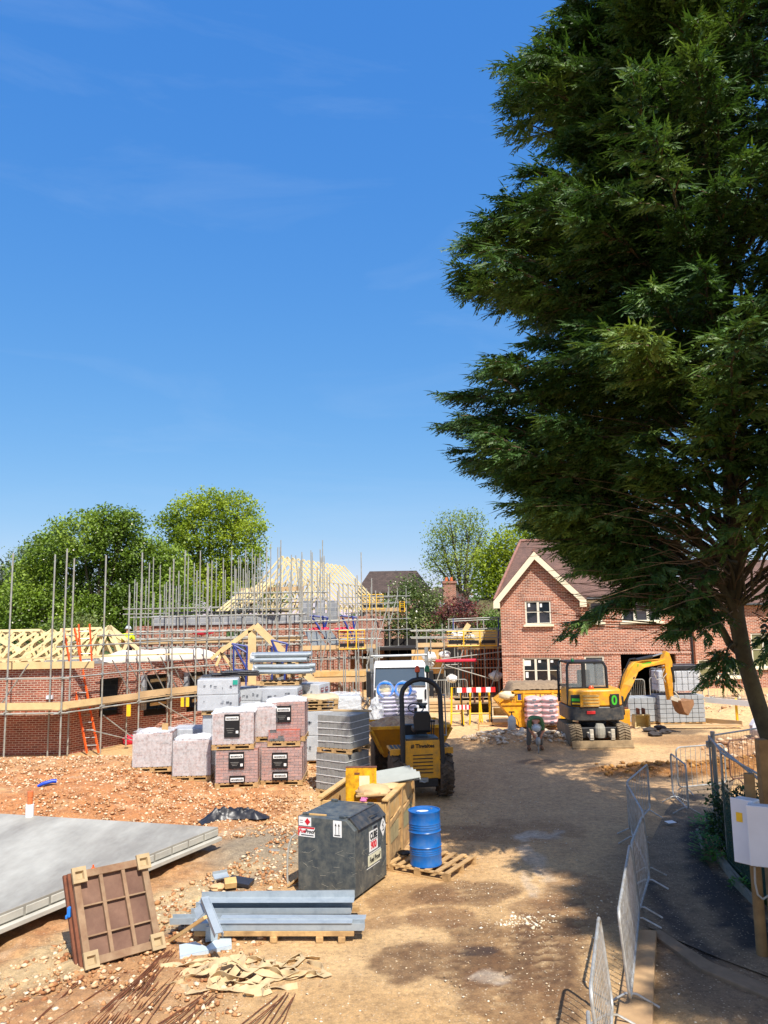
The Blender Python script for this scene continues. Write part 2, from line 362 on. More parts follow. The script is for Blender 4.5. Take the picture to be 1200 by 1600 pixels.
def fbm(x, y, seed=0, oct=4):
 t = 0; a = 0.5; f = 1.0
 for i in range(oct): t = t + a * (vnoise(x * f, y * f, seed + i) - 0.5); a *= 0.5; f *= 2.03
 return t
def sstep(a, b, x):
 t = np.clip((x - a) / (b - a), 0, 1); return t * t * (3 - 2 * t)
def blob(x, y, cx, cy, rx, ry, rot=0.0, soft=0.35, nz=0.35, seed=3, sc=1.2):
 c, s = math.cos(rot), math.sin(rot); dx = x - cx; dy = y - cy
 u = (dx * c + dy * s) / rx; v = (-dx * s + dy * c) / ry
 d = np.sqrt(u * u + v * v) + nz * 2 * fbm(x * sc, y * sc, seed)
 return 1 - sstep(1 - soft, 1 + soft, d)
def terrain(x, y):
 x = np.asarray(x, float); y = np.asarray(y, float)
 z = 0.28 * sstep(17, 27, y) + 0.2 * sstep(28, 40, y)
 left = 1 - sstep(-4.2, -1.6, x)
 z = z + left * 0.12 * sstep(14.5, 19, y) * (1 - sstep(22, 26, y))
 m = (1 - sstep(-7.2, -4.6, x + 0.12 * (y - 17)))
 z = z + m * 0.42 * sstep(16.3, 18.6, y) * (1 - sstep(22.5, 25.0, y))
 z = z - 0.28 * (1 - sstep(-9, -6.0, x)) * sstep(24.5, 26.5, y) * (1 - sstep(30, 33, y))
 z = z + blob(x, y, 4.6, 26.6, 2.0, 0.9, 0, 0.6, 0.3, 9) * 0.32      # rubble heap behind the worker
 z = z + blob(x, y, 8.2, 22.2, 2.3, 0.5, 0.02, 0.6, 0.3, 12) * 0.16   # low strip of orange sand
 z = z + blob(x, y, 12.0, 23.5, 2.6, 2.2, 0, 0.6, 0.3, 15) * 0.25     # spoil on the far right
 z = z + blob(x, y, 15.5, 33, 4.0, 2.2, 0, 0.6, 0.3, 15) * 0.5
 z = z + blob(x, y, -2.2, 16.3, 1.1, 1.0, 0, 0.6, 0.3, 16) * 0.10
 return z
def gz(x, y): return float(terrain(np.array([x]), np.array([y]))[0])
def GT(px, py):
 z = 0.0
 for i in range(8):
  p = G(px, py, z); z = gz(p.x, p.y)
 return Vector((p.x, p.y, z))
def geo(a, b, n): return list(np.geomspace(a, b, n))
def seg_mask(X, Y, pts, w, seed):
 d = np.full(X.shape, 99.0)
 for (x0, y0), (x1, y1) in zip(pts[:-1], pts[1:]):
  t = np.clip(((X - x0) * (x1 - x0) + (Y - y0) * (y1 - y0)) / ((x1 - x0) ** 2 + (y1 - y0) ** 2), 0, 1); d = np.minimum(d, np.hypot(X - x0 - t * (x1 - x0), Y - y0 - t * (y1 - y0)))
 return 1 - sstep(w * .6, w * 1.15, d + w * 1.6 * fbm(X * 4, Y * 4, seed, 5))
def path_col(X, Y):
 gp = lambda L: [(G(a, b).x, G(a, b).y) for a, b in L]; base = np.array(lin((138, 120, 96))); tar = np.array(lin((50, 49, 50))); C = np.ones(X.shape + (3,)) * base
 n = fbm(X * 2.2, Y * 2.2, 91)[..., None]; C = C * (1 + n * .9)
 for L, w, sd, a in ((((1088, 1290), (1096, 1340), (1125, 1400), (1165, 1450), (1205, 1480)), .36, 92, .92), (((1012, 1385), (1035, 1420), (1075, 1465), (1110, 1490)), .17, 93, .8)):
  m = (seg_mask(X, Y, gp(L), w, sd) * a)[..., None]; C = C * (1 - m) + tar * m
 return C
def build_ground():
 xs = [-v for v in geo(900, 31, 22)] + list(np.arange(-30, -13, 0.6)) + list(np.arange(-13, 12.01, 0.075)) + list(np.arange(12.6, 30, 0.6)) + geo(31, 900, 22)
 ys = list(np.arange(-60, 4, 4)) + list(np.arange(4, 24, 0.075)) + list(np.arange(24, 40, 0.2)) + list(np.arange(40, 70, 1.5)) + geo(72, 1800, 24)
 xs = np.array(xs); ys = np.array(ys); X, Y = np.meshgrid(xs, ys)
 Z = terrain(X, Y)
 near = (np.abs(X) < 14) & (Y < 41)
 rub = (1 - sstep(-3.3, -1.5, X + 0.9 * fbm(X * 0.9, Y * 0.9, 5))) * (1 - sstep(24, 27, Y))
 rub = np.maximum(rub, blob(X, Y, 4.6, 26.6, 2.2, 1.1, 0, .5, .3, 9)); rub = np.maximum(rub, blob(X, Y, 12.0, 23.5, 2.8, 2.4, 0, .5, .3, 15))
 rub = np.maximum(rub, blob(X, Y, 15.5, 33, 4.5, 2.6, 0, .5, .3, 15))
 dirtl = sstep(9.0, 8.0, Y)
 sand = np.array(lin((206, 174, 124))); orange = np.array(lin((180, 136, 94))); pale = np.array(lin((222, 196, 150)))
 wet = np.array(lin((102, 74, 48))); damp = np.array(lin((128, 96, 64))); grey = np.array(lin((150, 144, 126))); road = np.array(lin((190, 160, 120)))
 osand = np.array(lin((150, 104, 48))); dark = np.array(lin((58, 46, 42))); cement = np.array(lin((206, 200, 186))); grass = np.array(lin((70, 96, 38)))
 path = np.array(lin((116, 104, 86))); tar = np.array(lin((44, 46, 48))); slabc = np.array(lin((176, 148, 108)))
 C = np.ones(X.shape + (3,)) * sand
 def lay(mask, c):
  nonlocal C
  m = np.clip(mask, 0, 1)[..., None]; C = C * (1 - m) + c * m
 n1 = fbm(X * 0.35, Y * 0.35, 2); n2 = fbm(X * 1.6, Y * 1.6, 8)
 lay(sstep(-0.05, 0.25, n1) * 0.5, pale)
 lay(rub * (0.75 + n2), orange)
 lay(rub * blob(X, Y, -7, 19.5, 5, 2.4, 0, .5, .5, 21) * 0.6, np.array(lin((196, 128, 74))))
 lay(rub * sstep(0.05, 0.3, n2) * 0.5, pale)
 n5 = fbm(X * 3.7, Y * 3.7, 18); lay(rub * sstep(0.12, 0.3, n5) * 0.6, np.array(lin((150, 98, 62)))); lay(rub * sstep(0.1, 0.3, -n5) * 0.55, np.array(lin((212, 190, 158))))
 lay(blob(X, Y, 4.6, 20.5, 3.4, 5.6, 0.0, .5, .35, 31, .6) * 0.85, road)
 lay(sstep(27, 30, Y) * sstep(-2, 0, X) * 0.7, pale)
 lay(blob(X, Y, -2.1, 16.2, 1.5, 1.5, 0.2, .35, .3, 41) * 0.9, grey)
 lay(blob(X, Y, -3.2, 13.0, 0.42, 2.3, -0.48, .3, .4, 43, 1.6) * 0.85, np.array(lin((150, 140, 122))))
 lay(blob(X, Y, -4.0, 12.4, 0.62, 3.0, -0.48, .3, .25, 44, 1.6) * 0.85, np.array(lin((206, 188, 146))))
 for px, py, rx, ry, rot, c, a, sd in [
  (790, 1490, .75, .95, .2, wet, .8, 51), (690, 1505, .95, .55, -.1, wet, .9, 52), (860, 1480, .45, 1.5, -.1, wet, .85, 53), (790, 1560, .55, .6, .0, damp, .8, 72),
  (735, 1395, .75, .5, .1, wet, .85, 54), (640, 1400, .7, .5, 0, damp, .7, 55), (905, 1400, .5, 1.2, .0, damp, .7, 56),
  (690, 1432, .5, .35, 0, damp, .8, 57), (860, 1430, .5, .7, 0, damp, .6, 58), (745, 1487, .22, .13, .2, dark, .95, 59),
  (610, 1440, .7, .2, .2, damp, .5, 60), (700, 1300, 1.0, .5, 0, damp, .5, 61), (820, 1300, 1.2, .8, 0, damp, .5, 62),
  (560, 1440, .6, .4, .2, damp, .35, 63)]:
  p = G(px, py); lay(blob(X, Y, p.x, p.y, rx * 1.15, ry * 1.15, rot, .10, .5, sd, 2.0) * a * (.8 + .8 * fbm(X * 5, Y * 5, sd + 4)), c)
 for px, py, rx, ry, c, a, sd in [(760, 1525, .28, .15, cement, .65, 71), (845, 1305, .5, .35, cement, .7, 72), (790, 1480, .1, 1.1, cement, .0, 73), (835, 1345, .18, .9, cement, .5, 74), (825, 1380, .1, .6, cement, .5, 75)]:
  p = G(px, py); lay(blob(X, Y, p.x, p.y, rx, ry, 0, .15, .8, sd, 3.0) * a * (.8 + 1.2 * fbm(X * 6, Y * 6, sd)), c)
 lay(blob(X, Y, 8.2, 22.2, 2.6, 0.8, 0.02, .3, .3, 12) * 0.95, osand)
 lay(blob(X, Y, 10.2, 26.5, 2.0, 1.0, 0.0, .4, .4, 78) * 0.6, damp)
 lay(blob(X, Y, 10.2, 28.3, 1.3, 0.7, 0.0, .3, .5, 79, 2) * 0.7, dark)
 lay(blob(X, Y, 4.4, 23.6, 0.7, 0.35, 0.0, .3, .5, 80, 2) * 0.6, dark)
 lay(sstep(43, 47, Y), grass); lay(sstep(17, 24, np.abs(X)) * (1 - sstep(30, 40, X) * 0), grass)
 pm = blob(X, Y, 5.0, 12.3, 1.5, 4.2, -.12, .35, .3, 94); pc_ = path_col(X, Y); C = C * (1 - pm[..., None]) + pc_ * pm[..., None]
 d = 0.10 * fbm(X * 2.1, Y * 2.1, 81) + 0.09 * fbm(X * 6, Y * 6, 82, 3) + 0.10 * np.maximum(0, fbm(X * 3.3, Y * 3.3, 83) - 0.12)
 Zr = Z + near * (rub * d * 1.25 + (1 - rub) * (0.045 * fbm(X * 0.9, Y * 0.9, 84) + 0.022 * fbm(X * 5, Y * 5, 85)))
 for (x0, y0, x1, y1, w) in [(1.45, 7.5, 2.55, 14, .20), (0.5, 8, 1.25, 14, .2), (2.0, 8.0, 3.1, 14, .17), (.8, 7, 1.8, 12, .18)]:
  t = np.clip((Y - y0) / (y1 - y0), 0, 1); xc = x0 + (x1 - x0) * t + 0.10 * np.sin(Y * 0.5 + x0)
  u = (X - xc) / w; m = np.exp(-u ** 4) * ((Y > y0) & (Y < y1)) * np.clip(0.55 + 2.0 * fbm(X * 0.5, Y * 0.5, 90), 0, 1)
  ph = (Y + 0.6 * np.abs(X - xc)) * 2 * math.pi / 0.21 + 9 * fbm(X * .8, Y * .8, 97); Zr = Zr - 0.03 * m + m * 0.020 * np.sign(np.sin(ph)) * np.clip(.6 + 3 * fbm(X * 2, Y * 2, 98), 0, 1.3)
  lay(m * 0.7 * (np.sin(ph) > 0.2) * np.clip(.5 + 3 * fbm(X * 2, Y * 2, 99), 0, 1), pale)
 C = C * np.array([.98, .92, .87])
 V = np.stack([X, Y, Zr], -1).reshape(-1, 3)
 ny, nx = X.shape; idx = np.arange(ny * nx).reshape(ny, nx)
 Fq = np.stack([idx[:-1, :-1], idx[:-1, 1:], idx[1:, 1:], idx[1:, :-1]], -1).reshape(-1, 4)
 b = NB('site_earth'); at = b.n('ShaderNodeAttribute', attribute_name='soil'); src = b.n('ShaderNodeNewGeometry').outputs['Position']
 n = b.noise(src, 9, 6, 0.75); o = b.mix(1.0, at.outputs['Color'], b.ramp(n, [(0.28, (0.55, 0.52, 0.5)), (0.5, (1, 1, 1)), (0.72, (1.28, 1.25, 1.2))]), 'MULTIPLY')
 n4 = b.noise(src, 1.7, 5, 0.7); o = b.mix(1.0, o, b.ramp(n4, [(0.3, (0.82, 0.8, 0.78)), (0.7, (1.12, 1.1, 1.08))]), 'MULTIPLY')
 v = b.n('ShaderNodeTexVoronoi'); v.inputs['Scale'].default_value = 17; b.l(src, v.inputs['Vector'])
 f = b.ramp(v.outputs['Distance'], [(0.10, (0.55, 0.55, 0.55)), (0.24, (0, 0, 0))]); o = b.mix(f, o, lin((224, 204, 172)))
 o = b.mix(1.0, o, b.ramp(b.noise(src, 42, 4, 0.8), [(0.3, (0.72, 0.7, 0.68)), (0.68, (1.22, 1.2, 1.18))]), 'MULTIPLY')
 b.l(o, b.b.inputs['Base Color']); b.set(Roughness=0.92); b.bump(b.noise(src, 22, 8, 0.85), 0.8, 0.05)
 o = rawmesh('ground', V, Fq, b.m, smooth=True)
 ca = o.data.color_attributes.new('soil', 'FLOAT_COLOR', 'POINT')
 ca.data.foreach_set('color', np.concatenate([C.reshape(-1, 3), np.ones((ny * nx, 1))], 1).astype(np.float32).ravel())
 o['kind'] = 'structure'
 return o
build_ground()
def sheet(name, pts, z, m, res=0.18, nz=0.006, thick=0.0):
 """a ground layer draped on the terrain inside polygon pts"""
 xs = [p[0] for p in pts]; ys = [p[1] for p in pts]
 mb = MB(); import bmesh
 bm = bmesh.new(); vs = [bm.verts.new((p[0], p[1], 0)) for p in pts]; bm.faces.new(vs)
 n = int((max(xs) - min(xs)) / res)
 for i in range(1, n): bmesh.ops.bisect_plane(bm, geom=bm.verts[:] + bm.edges[:] + bm.faces[:], plane_co=(min(xs) + i * res, 0, 0), plane_no=(1, 0, 0))
 n = int((max(ys) - min(ys)) / res)
 for i in range(1, n): bmesh.ops.bisect_plane(bm, geom=bm.verts[:] + bm.edges[:] + bm.faces[:], plane_co=(0, min(ys) + i * res, 0), plane_no=(0, 1, 0))
 for v in bm.verts:
  v.co.z = gz(v.co.x, v.co.y) + z + nz * float(fbm(v.co.x * 4, v.co.y * 4, 7))
 me = bpy.data.meshes.new(name); bm.to_mesh(me); bm.free(); boxuv(me); me.materials.append(m)
 for p in me.polygons: p.use_smooth = True
 o = bpy.data.objects.new(name, me); COL.objects.link(o); o['kind'] = 'structure'; return o
pathm = mat('worn_asphalt', (146, 128, 102), 0.9, 0.25, 14, 0, 0.5, (70, 64, 58), 0.4, 1.6)
tarm = mat('black_asphalt', (44, 44, 46), 0.9, 0.35, 30, 0, 0.6, (112, 100, 84), 0.45, 5)
def GP(pts): return [(G(a, b).x, G(a, b).y) for a, b in pts]
PATH = sheet('footpath', GP([(1012, 1450), (1000, 1400), (1010, 1330), (1040, 1270), (1070, 1235), (1150, 1225), (1110, 1290), (1095, 1330), (1120, 1380), (1160, 1425), (1205, 1470), (1205, 1530), (1100, 1490)]), 0.02, pathm, nz=0.02)
me = PATH.data; ca = me.color_attributes.new('soil', 'FLOAT_COLOR', 'POINT')
for i, v in enumerate(me.vertices):
 c_ = path_col(np.array([v.co.x]), np.array([v.co.y]))[0]; ca.data[i].color = (*c_, 1)
me.materials.clear(); me.materials.append(bpy.data.materials['site_earth'])
conc = mat('sandy_concrete', (176, 144, 104), 0.9, 0.15, 5, 0, 0.25, (150, 118, 84), 0.35, 1.6)
def solid(name, pts, z0, z1, m, bevel=0.015, kind='structure'):
 mb = MB(); n = len(pts)
 a = 0
 for i in range(n): a += pts[i][0] * pts[(i + 1) % n][1] - pts[(i + 1) % n][0] * pts[i][1]
 if a < 0: pts = pts[::-1]
 mb.add([(p[0], p[1], z0) for p in pts] + [(p[0], p[1], z1) for p in pts],
   [tuple(reversed(range(n))), tuple(range(n, 2 * n))] + [(i, (i + 1) % n, (i + 1) % n + n, i + n) for i in range(n)])
 o = mb.build(name, m, bevel=bevel)
 if kind: o['kind'] = kind
 return o
solid('pavement', [(G(a, b, .1).x, G(a, b, .1).y) for a, b in [(968, 1560), (985, 1450), (1026, 1452), (1022, 1520), (1018, 1640), (955, 1640)]], -0.1, 0.09, conc)
solid('kerb', [(G(a, b, .1).x, G(a, b, .1).y) for a, b in [(1016, 1450), (1030, 1445), (1110, 1495), (1205, 1532), (1205, 1552), (1095, 1506)]], -0.1, 0.045, mat('dusty_kerb', (128, 108, 84), 0.9, 0.2, 5, 0, 0.3))
def stones(name, n, region, smin, smax, col, seed, label, cat):
 r = np.random.RandomState(seed)
 base = np.array([(0, 0, 1), (.9, .1, .3), (.2, .9, .25), (-.85, .3, .3), (-.3, -.9, .3), (.5, -.7, .35), (.6, .2, -.6), (-.5, .5, -.6), (-.1, -.7, -.6)], float)
 faces = np.array([(0, 1, 2), (0, 2, 3), (0, 3, 4), (0, 4, 5), (0, 5, 1), (1, 6, 2), (2, 7, 3), (3, 7, 8), (3, 8, 4), (4, 8, 5), (5, 8, 6), (5, 6, 1), (2, 6, 7), (6, 8, 7)])
 px, py = region(r, n); z = terrain(px, py)
 s = smin + (smax - smin) * r.rand(n) ** 3.2
 ang = r.rand(n) * 6.28; sq = np.stack([0.7 + .6 * r.rand(n), 0.6 + .5 * r.rand(n), 0.4 + .4 * r.rand(n)], 1)
 V = base[None] * (1 + 0.25 * r.randn(n, 9, 1)) * sq[:, None] * s[:, None, None]
 ca, sa = np.cos(ang)[:, None], np.sin(ang)[:, None]
 x = V[..., 0] * ca - V[..., 1] * sa; y = V[..., 0] * sa + V[..., 1] * ca
 V = np.stack([x + px[:, None], y + py[:, None], V[..., 2] + (z + s * 0.25)[:, None]], -1).reshape(-1, 3)
 Fc = (faces[None] + (np.arange(n) * 9)[:, None, None]).reshape(-1, 3)
 b = NB(name + '_mat'); g = b.n('ShaderNodeNewGeometry'); o = b.ramp(g.outputs['Random Per Island'], [(0, lin(col[0])), (0.5, lin(col[1])), (1, lin(col[2]))])
 o = b.mix(0.6, o, b.ramp(b.noise(g.outputs['Position'], 30, 3), [(0.3, (.7, .7, .7)), (0.7, (1.15, 1.15, 1.15))]), 'MULTIPLY')
 b.l(o, b.b.inputs['Base Color']); b.set(Roughness=0.9)
 ob = rawmesh(name, V, Fc, b.m); tag(ob, label, cat, kind='stuff'); return ob
def reg_left(r, n):
 x = -13 + 11.2 * r.rand(n); y = 6.5 + 18.0 * r.rand(n) ** 0.9
 k = (x < -1.6 + 0.4 * r.randn(n)) & ~((x < -3.0 - (15.1 - y) * 0.52) & (y > 10) & (y < 16.6)) & (np.abs(x) < y * 0.56)
 return x[k], y[k]
def wrapreg(f, n):
 def g(r, m):
  a = []; b = []; c = 0
  while c < m:
   x, y = f(r, m); a.append(x); b.append(y); c += len(x)
  return np.concatenate(a)[:m], np.concatenate(b)[:m]
 return g
stones('rubble', 34000, wrapreg(reg_left, 0), 0.005, 0.055, ((150, 98, 60), (190, 142, 94), (226, 206, 174)), 3, 'loose orange and pale stone rubble spread over the left ground', 'rubble')
def reg_road(r, n):
 x = -1.8 + 5.5 * r.rand(n); y = 6 + 22 * r.rand(n); return x, y
stones('gravel', 7000, reg_road, 0.004, 0.022, ((150, 118, 84), (206, 184, 150), (226, 214, 190)), 4, 'small pale pebbles scattered over the sandy haul road', 'gravel')
def reg_clust(r, n):
 p = G(820, 1440); return p.x + r.randn(n) * .25 - .1, p.y + r.randn(n) * .16
stones('pebbles', 170, reg_clust, 0.012, 0.04, ((190, 170, 140), (216, 200, 170), (232, 224, 204)), 5, 'cluster of pale pebbles between the wet patches on the road', 'pebbles')
def reg_heap(r, n):
 a = r.rand(n) * 6.28; q = np.sqrt(r.rand(n)); return 4.6 + 2.1 * q * np.cos(a), 26.6 + 1.0 * q * np.sin(a)
stones('rubble_heap', 700, reg_heap, 0.03, 0.13, ((168, 142, 112), (196, 176, 148), (216, 204, 184)), 6, 'heap of broken pale rubble behind the bent worker', 'rubble heap')
def reg_far(r, n):
 a = r.rand(n) * 6.28; q = np.sqrt(r.rand(n)); k = r.rand(n) > .5
 return np.where(k, 12.0 + 2.6 * q * np.cos(a), 15.5 + 4 * q * np.cos(a)), np.where(k, 23.5 + 2.3 * q * np.sin(a), 33 + 2.4 * q * np.sin(a))
stones('spoil', 1500, reg_far, 0.02, 0.12, ((150, 110, 80), (190, 150, 110), (220, 200, 170)), 8, 'loose brown spoil and stones beyond the barriers on the right', 'spoil')
def reg_osand(r, n): return 8.2 + 2.3 * (2 * r.rand(n) - 1), 22.25 + .35 * r.randn(n)
stones('sand_lumps', 420, reg_osand, 0.02, 0.11, ((140, 96, 44), (160, 112, 54), (180, 132, 70)), 9, 'lumpy strip of orange sand in front of the excavator', 'sand')
def reg_verge(r, n):
 x = 5.0 + 1.6 * r.rand(n); y = 7.6 + 3.4 * r.rand(n); return x, y
stones('litter', 700, reg_verge, 0.008, 0.045, ((120, 90, 64), (150, 120, 90), (190, 170, 140)), 10, 'dry leaf litter and grit along the shaded path edge', 'leaf litter')
def build_slab():
 z1 = 0.45
 A = G(341, 1292, z1); B = G(0, 1427, z1); Cc = G(0, 1271, z1)
 d1 = (B - A).normalized(); d2 = (Cc - A).normalized()
 B2 = A + d1 * 9.5; C2 = A + d2 * 10.5; D2 = A + d1 * 9.5 + d2 * 10.5
 t = thing('concrete_slab', 'pale grey concrete floor slab raised above the dirt at the left', 'slab', (A.x, A.y, 0))
 def pr(pts, za, zb, name, m, bev=0.008):
  mb = MB(); a = 0; pts = list(pts)
  for i in range(4): a += pts[i].x * pts[(i + 1) % 4].y - pts[(i + 1) % 4].x * pts[i].y
  if a < 0: pts = pts[::-1]
  mb.add([(p.x, p.y, za) for p in pts] + [(p.x, p.y, zb) for p in pts], [(3, 2, 1, 0), (4, 5, 6, 7), (0, 1, 5, 4), (1, 2, 6, 5), (2, 3, 7, 6), (3, 0, 4, 7)])
  return mb.build(name, m, t, world=True, bevel=bev)
 nrm = Vector((-d1.y, d1.x, 0)); nrm = nrm if nrm.x > 0 else -nrm
 pr([A, B2, D2, C2], 0.28, z1, 'slab_top', M['slabtop'])
 e = 0.10
 pr([A + nrm * e, B2 + nrm * e, B2 - nrm * 0.3, A - nrm * 0.3], 0.20, 0.272, 'edge_beam', M['concrete'])
 mb = MB(); L = 9.4; k = 0.0
 while k < L:
  w = 0.43
  p = A + d1 * (k + w / 2) + nrm * 0.006
  m3 = Matrix((d1, nrm, Vector((0, 0, 1)))).transposed()
  mb.box((p.x, p.y, 0.355), (w - 0.03, 0.02, 0.11), mtx=m3); k += 0.45
 mb.build('edge_block', M['concrete'], t, world=True, bevel=0.006)
 mb = MB(); k = 0.4
 while k < L:
  p = A + d1 * k - nrm * 0.45; mb.box((p.x, p.y, 0.05), (0.1, 0.1, 0.3), mtx=m3); k += 0.9
 mb.build('support_pad', M['concrete'], t, world=True)
 return t, A, d1, d2
SLAB, SA, Sd1, Sd2 = build_slab()
p = P(46, 1275, 16.3)
t = thing('soil_pipe', 'orange drain pipe in a white sleeve standing on the concrete slab', 'pipe', (G(46, 1276, .45).x, G(46, 1276, .45).y, 0.45))
MB().lathe([(0.085, 0), (0.085, 0.25), (0.075, 0.255)], 20).build('sleeve', M['paper'], t, smooth=True)
MB().lathe([(0.055, 0.25), (0.055, 0.41), (0.062, 0.41), (0.062, 0.52), (0.05, 0.52)], 20).build('pipe', M['claypipe'], t, smooth=True)
def wall_obj(parent, name, a, b, z0, z1, thick, m, holes=(), world=True, gable=None):
 """wall from a to b (xy) ; outer face on the right-hand side normal; holes=(u0,u1,v0,v1) ; gable=(u_apex,z_apex)"""
 a = Vector((a[0], a[1], 0)); b = Vector((b[0], b[1], 0)); d = (b - a); L = d.length; d.normalize()
 n = Vector((d.y, -d.x, 0)); mb = MB()
 us = sorted(set([0, L] + [h[0] for h in holes] + [h[1] for h in holes])); vs = sorted(set([z0, z1] + [h[2] for h in holes] + [h[3] for h in holes]))
 def q(u, v, off): return tuple(a + d * u + n * off + Vector((0, 0, v)))
 for i in range(len(us) - 1):
  for j in range(len(vs) - 1):
   uc = (us[i] + us[i + 1]) / 2; vc = (vs[j] + vs[j + 1]) / 2
   if any(h[0] < uc < h[1] and h[2] < vc < h[3] for h in holes): continue
   mb.add([q(us[i], vs[j], 0), q(us[i + 1], vs[j], 0), q(us[i + 1], vs[j + 1], 0), q(us[i], vs[j + 1], 0)], [(0, 1, 2, 3)])
   mb.add([q(us[i], vs[j], -thick), q(us[i + 1], vs[j], -thick), q(us[i + 1], vs[j + 1], -thick), q(us[i], vs[j + 1], -thick)], [(3, 2, 1, 0)])
 for h in holes:
  c = [(h[0], h[2]), (h[1], h[2]), (h[1], h[3]), (h[0], h[3])]
  for i in range(4):
   (u0, v0), (u1, v1) = c[i], c[(i + 1) % 4]
   mb.add([q(u0, v0, 0), q(u1, v1, 0), q(u1, v1, -thick), q(u0, v0, -thick)], [(0, 3, 2, 1)])
 c = [(0, z0), (L, z0), (L, z1), (0, z1)]
 for i in range(4):
  if gable and i == 2: continue
  (u0, v0), (u1, v1) = c[i], c[(i + 1) % 4]
  mb.add([q(u0, v0, 0), q(u1, v1, 0), q(u1, v1, -thick), q(u0, v0, -thick)], [(0, 3, 2, 1)])
 if gable:
  ua, za = gable
  mb.add([q(0, z1, 0), q(L, z1, 0), q(ua, za, 0)], [(0, 1, 2)]); mb.add([q(0, z1, -thick), q(L, z1, -thick), q(ua, za, -thick)], [(2, 1, 0)])
  mb.add([q(0, z1, 0), q(ua, za, 0), q(ua, za, -thick), q(0, z1, -thick)], [(0, 1, 2, 3)]); mb.add([q(L, z1, 0), q(ua, za, 0), q(ua, za, -thick), q(L, z1, -thick)], [(3, 2, 1, 0)])
 return mb.build(name, m, parent, world=world)
def window(parent, a, d, u0, u1, v0, v1, npan, rec=0.07, bars=1, notes=(), fm=None, name='window', sill=True, silld=0.10, glass=None):
 """frame (part) > pane, sill (sub-parts) set in a wall starting at a running along unit d"""
 d = Vector((d[0], d[1], 0)).normalized(); n = Vector((d.y, -d.x, 0)); a = Vector((a[0], a[1], 0)); m3 = Matrix((d, -n, Vector((0, 0, 1)))).transposed()
 fr = MB(); w = 0.07; W_ = u1 - u0; H = v1 - v0
 def bx(mb, uc, vc, su, sv, off, t):
  p = a + d * uc + n * off; mb.box((p.x, p.y, vc), (su, t, sv), mtx=m3)
 bx(fr, u0 + w / 2, (v0 + v1) / 2, w, H, -rec, .09); bx(fr, u1 - w / 2, (v0 + v1) / 2, w, H, -rec, .09)
 bx(fr, (u0 + u1) / 2, v1 - w / 2, W_ - 2 * w, w, -rec, .086); bx(fr, (u0 + u1) / 2, v0 + w / 2, W_ - 2 * w, w, -rec, .086)
 pw = W_ / npan
 for i in range(1, npan): bx(fr, u0 + pw * i, (v0 + v1) / 2, .105, H - 2 * w, -rec, .082)
 if bars:
  for i in range(npan): bx(fr, u0 + pw * (i + .5), v0 + H * .52, pw - .1, .028, -rec + .004, .05)
 f = fr.build(name, fm or M['upvc'], parent, world=True, bevel=0.006)
 g = MB(); bx(g, (u0 + u1) / 2, (v0 + v1) / 2, W_ - .1, H - .1, -rec - .012, .02)
 o = g.build('pane', glass or M['glass'], f, world=False);
 w0 = parent.matrix_basis.translation
 for vtx in o.data.vertices: vtx.co -= w0
 if notes:
  nb = MB()
  for (uu, vv, sw, sh) in notes: bx(nb, u0 + uu * W_, v0 + vv * H, sw, sh, -rec + .004, .006)
  o2 = nb.build('paper_note', M['paper'], f);
  for vtx in o2.data.vertices: vtx.co -= w0
 if sill:
  s_ = MB(); bx(s_, (u0 + u1) / 2, v0 - silld / 2, W_ + .2, silld, .0, .30)
  bx(s_, (u0 + u1) / 2, v0 + .015, W_, .03, -.0, .16)
  o3 = s_.build('sill', M['cream'], f, bevel=0.008)
  for vtx in o3.data.vertices: vtx.co -= w0
 return f
def roofplane(mb, pts, th=0.06):
 """pts counter-clockwise seen from above"""
 p = [Vector(q) for q in pts]; n = (p[1] - p[0]).cross(p[2] - p[0]).normalized(); k = len(p)
 mb.add([tuple(q) for q in p] + [tuple(q - n * th) for q in p], [tuple(range(k)), tuple(reversed(range(k, 2 * k)))] + [(i, i + k, (i + 1) % k + k, (i + 1) % k) for i in range(k)])
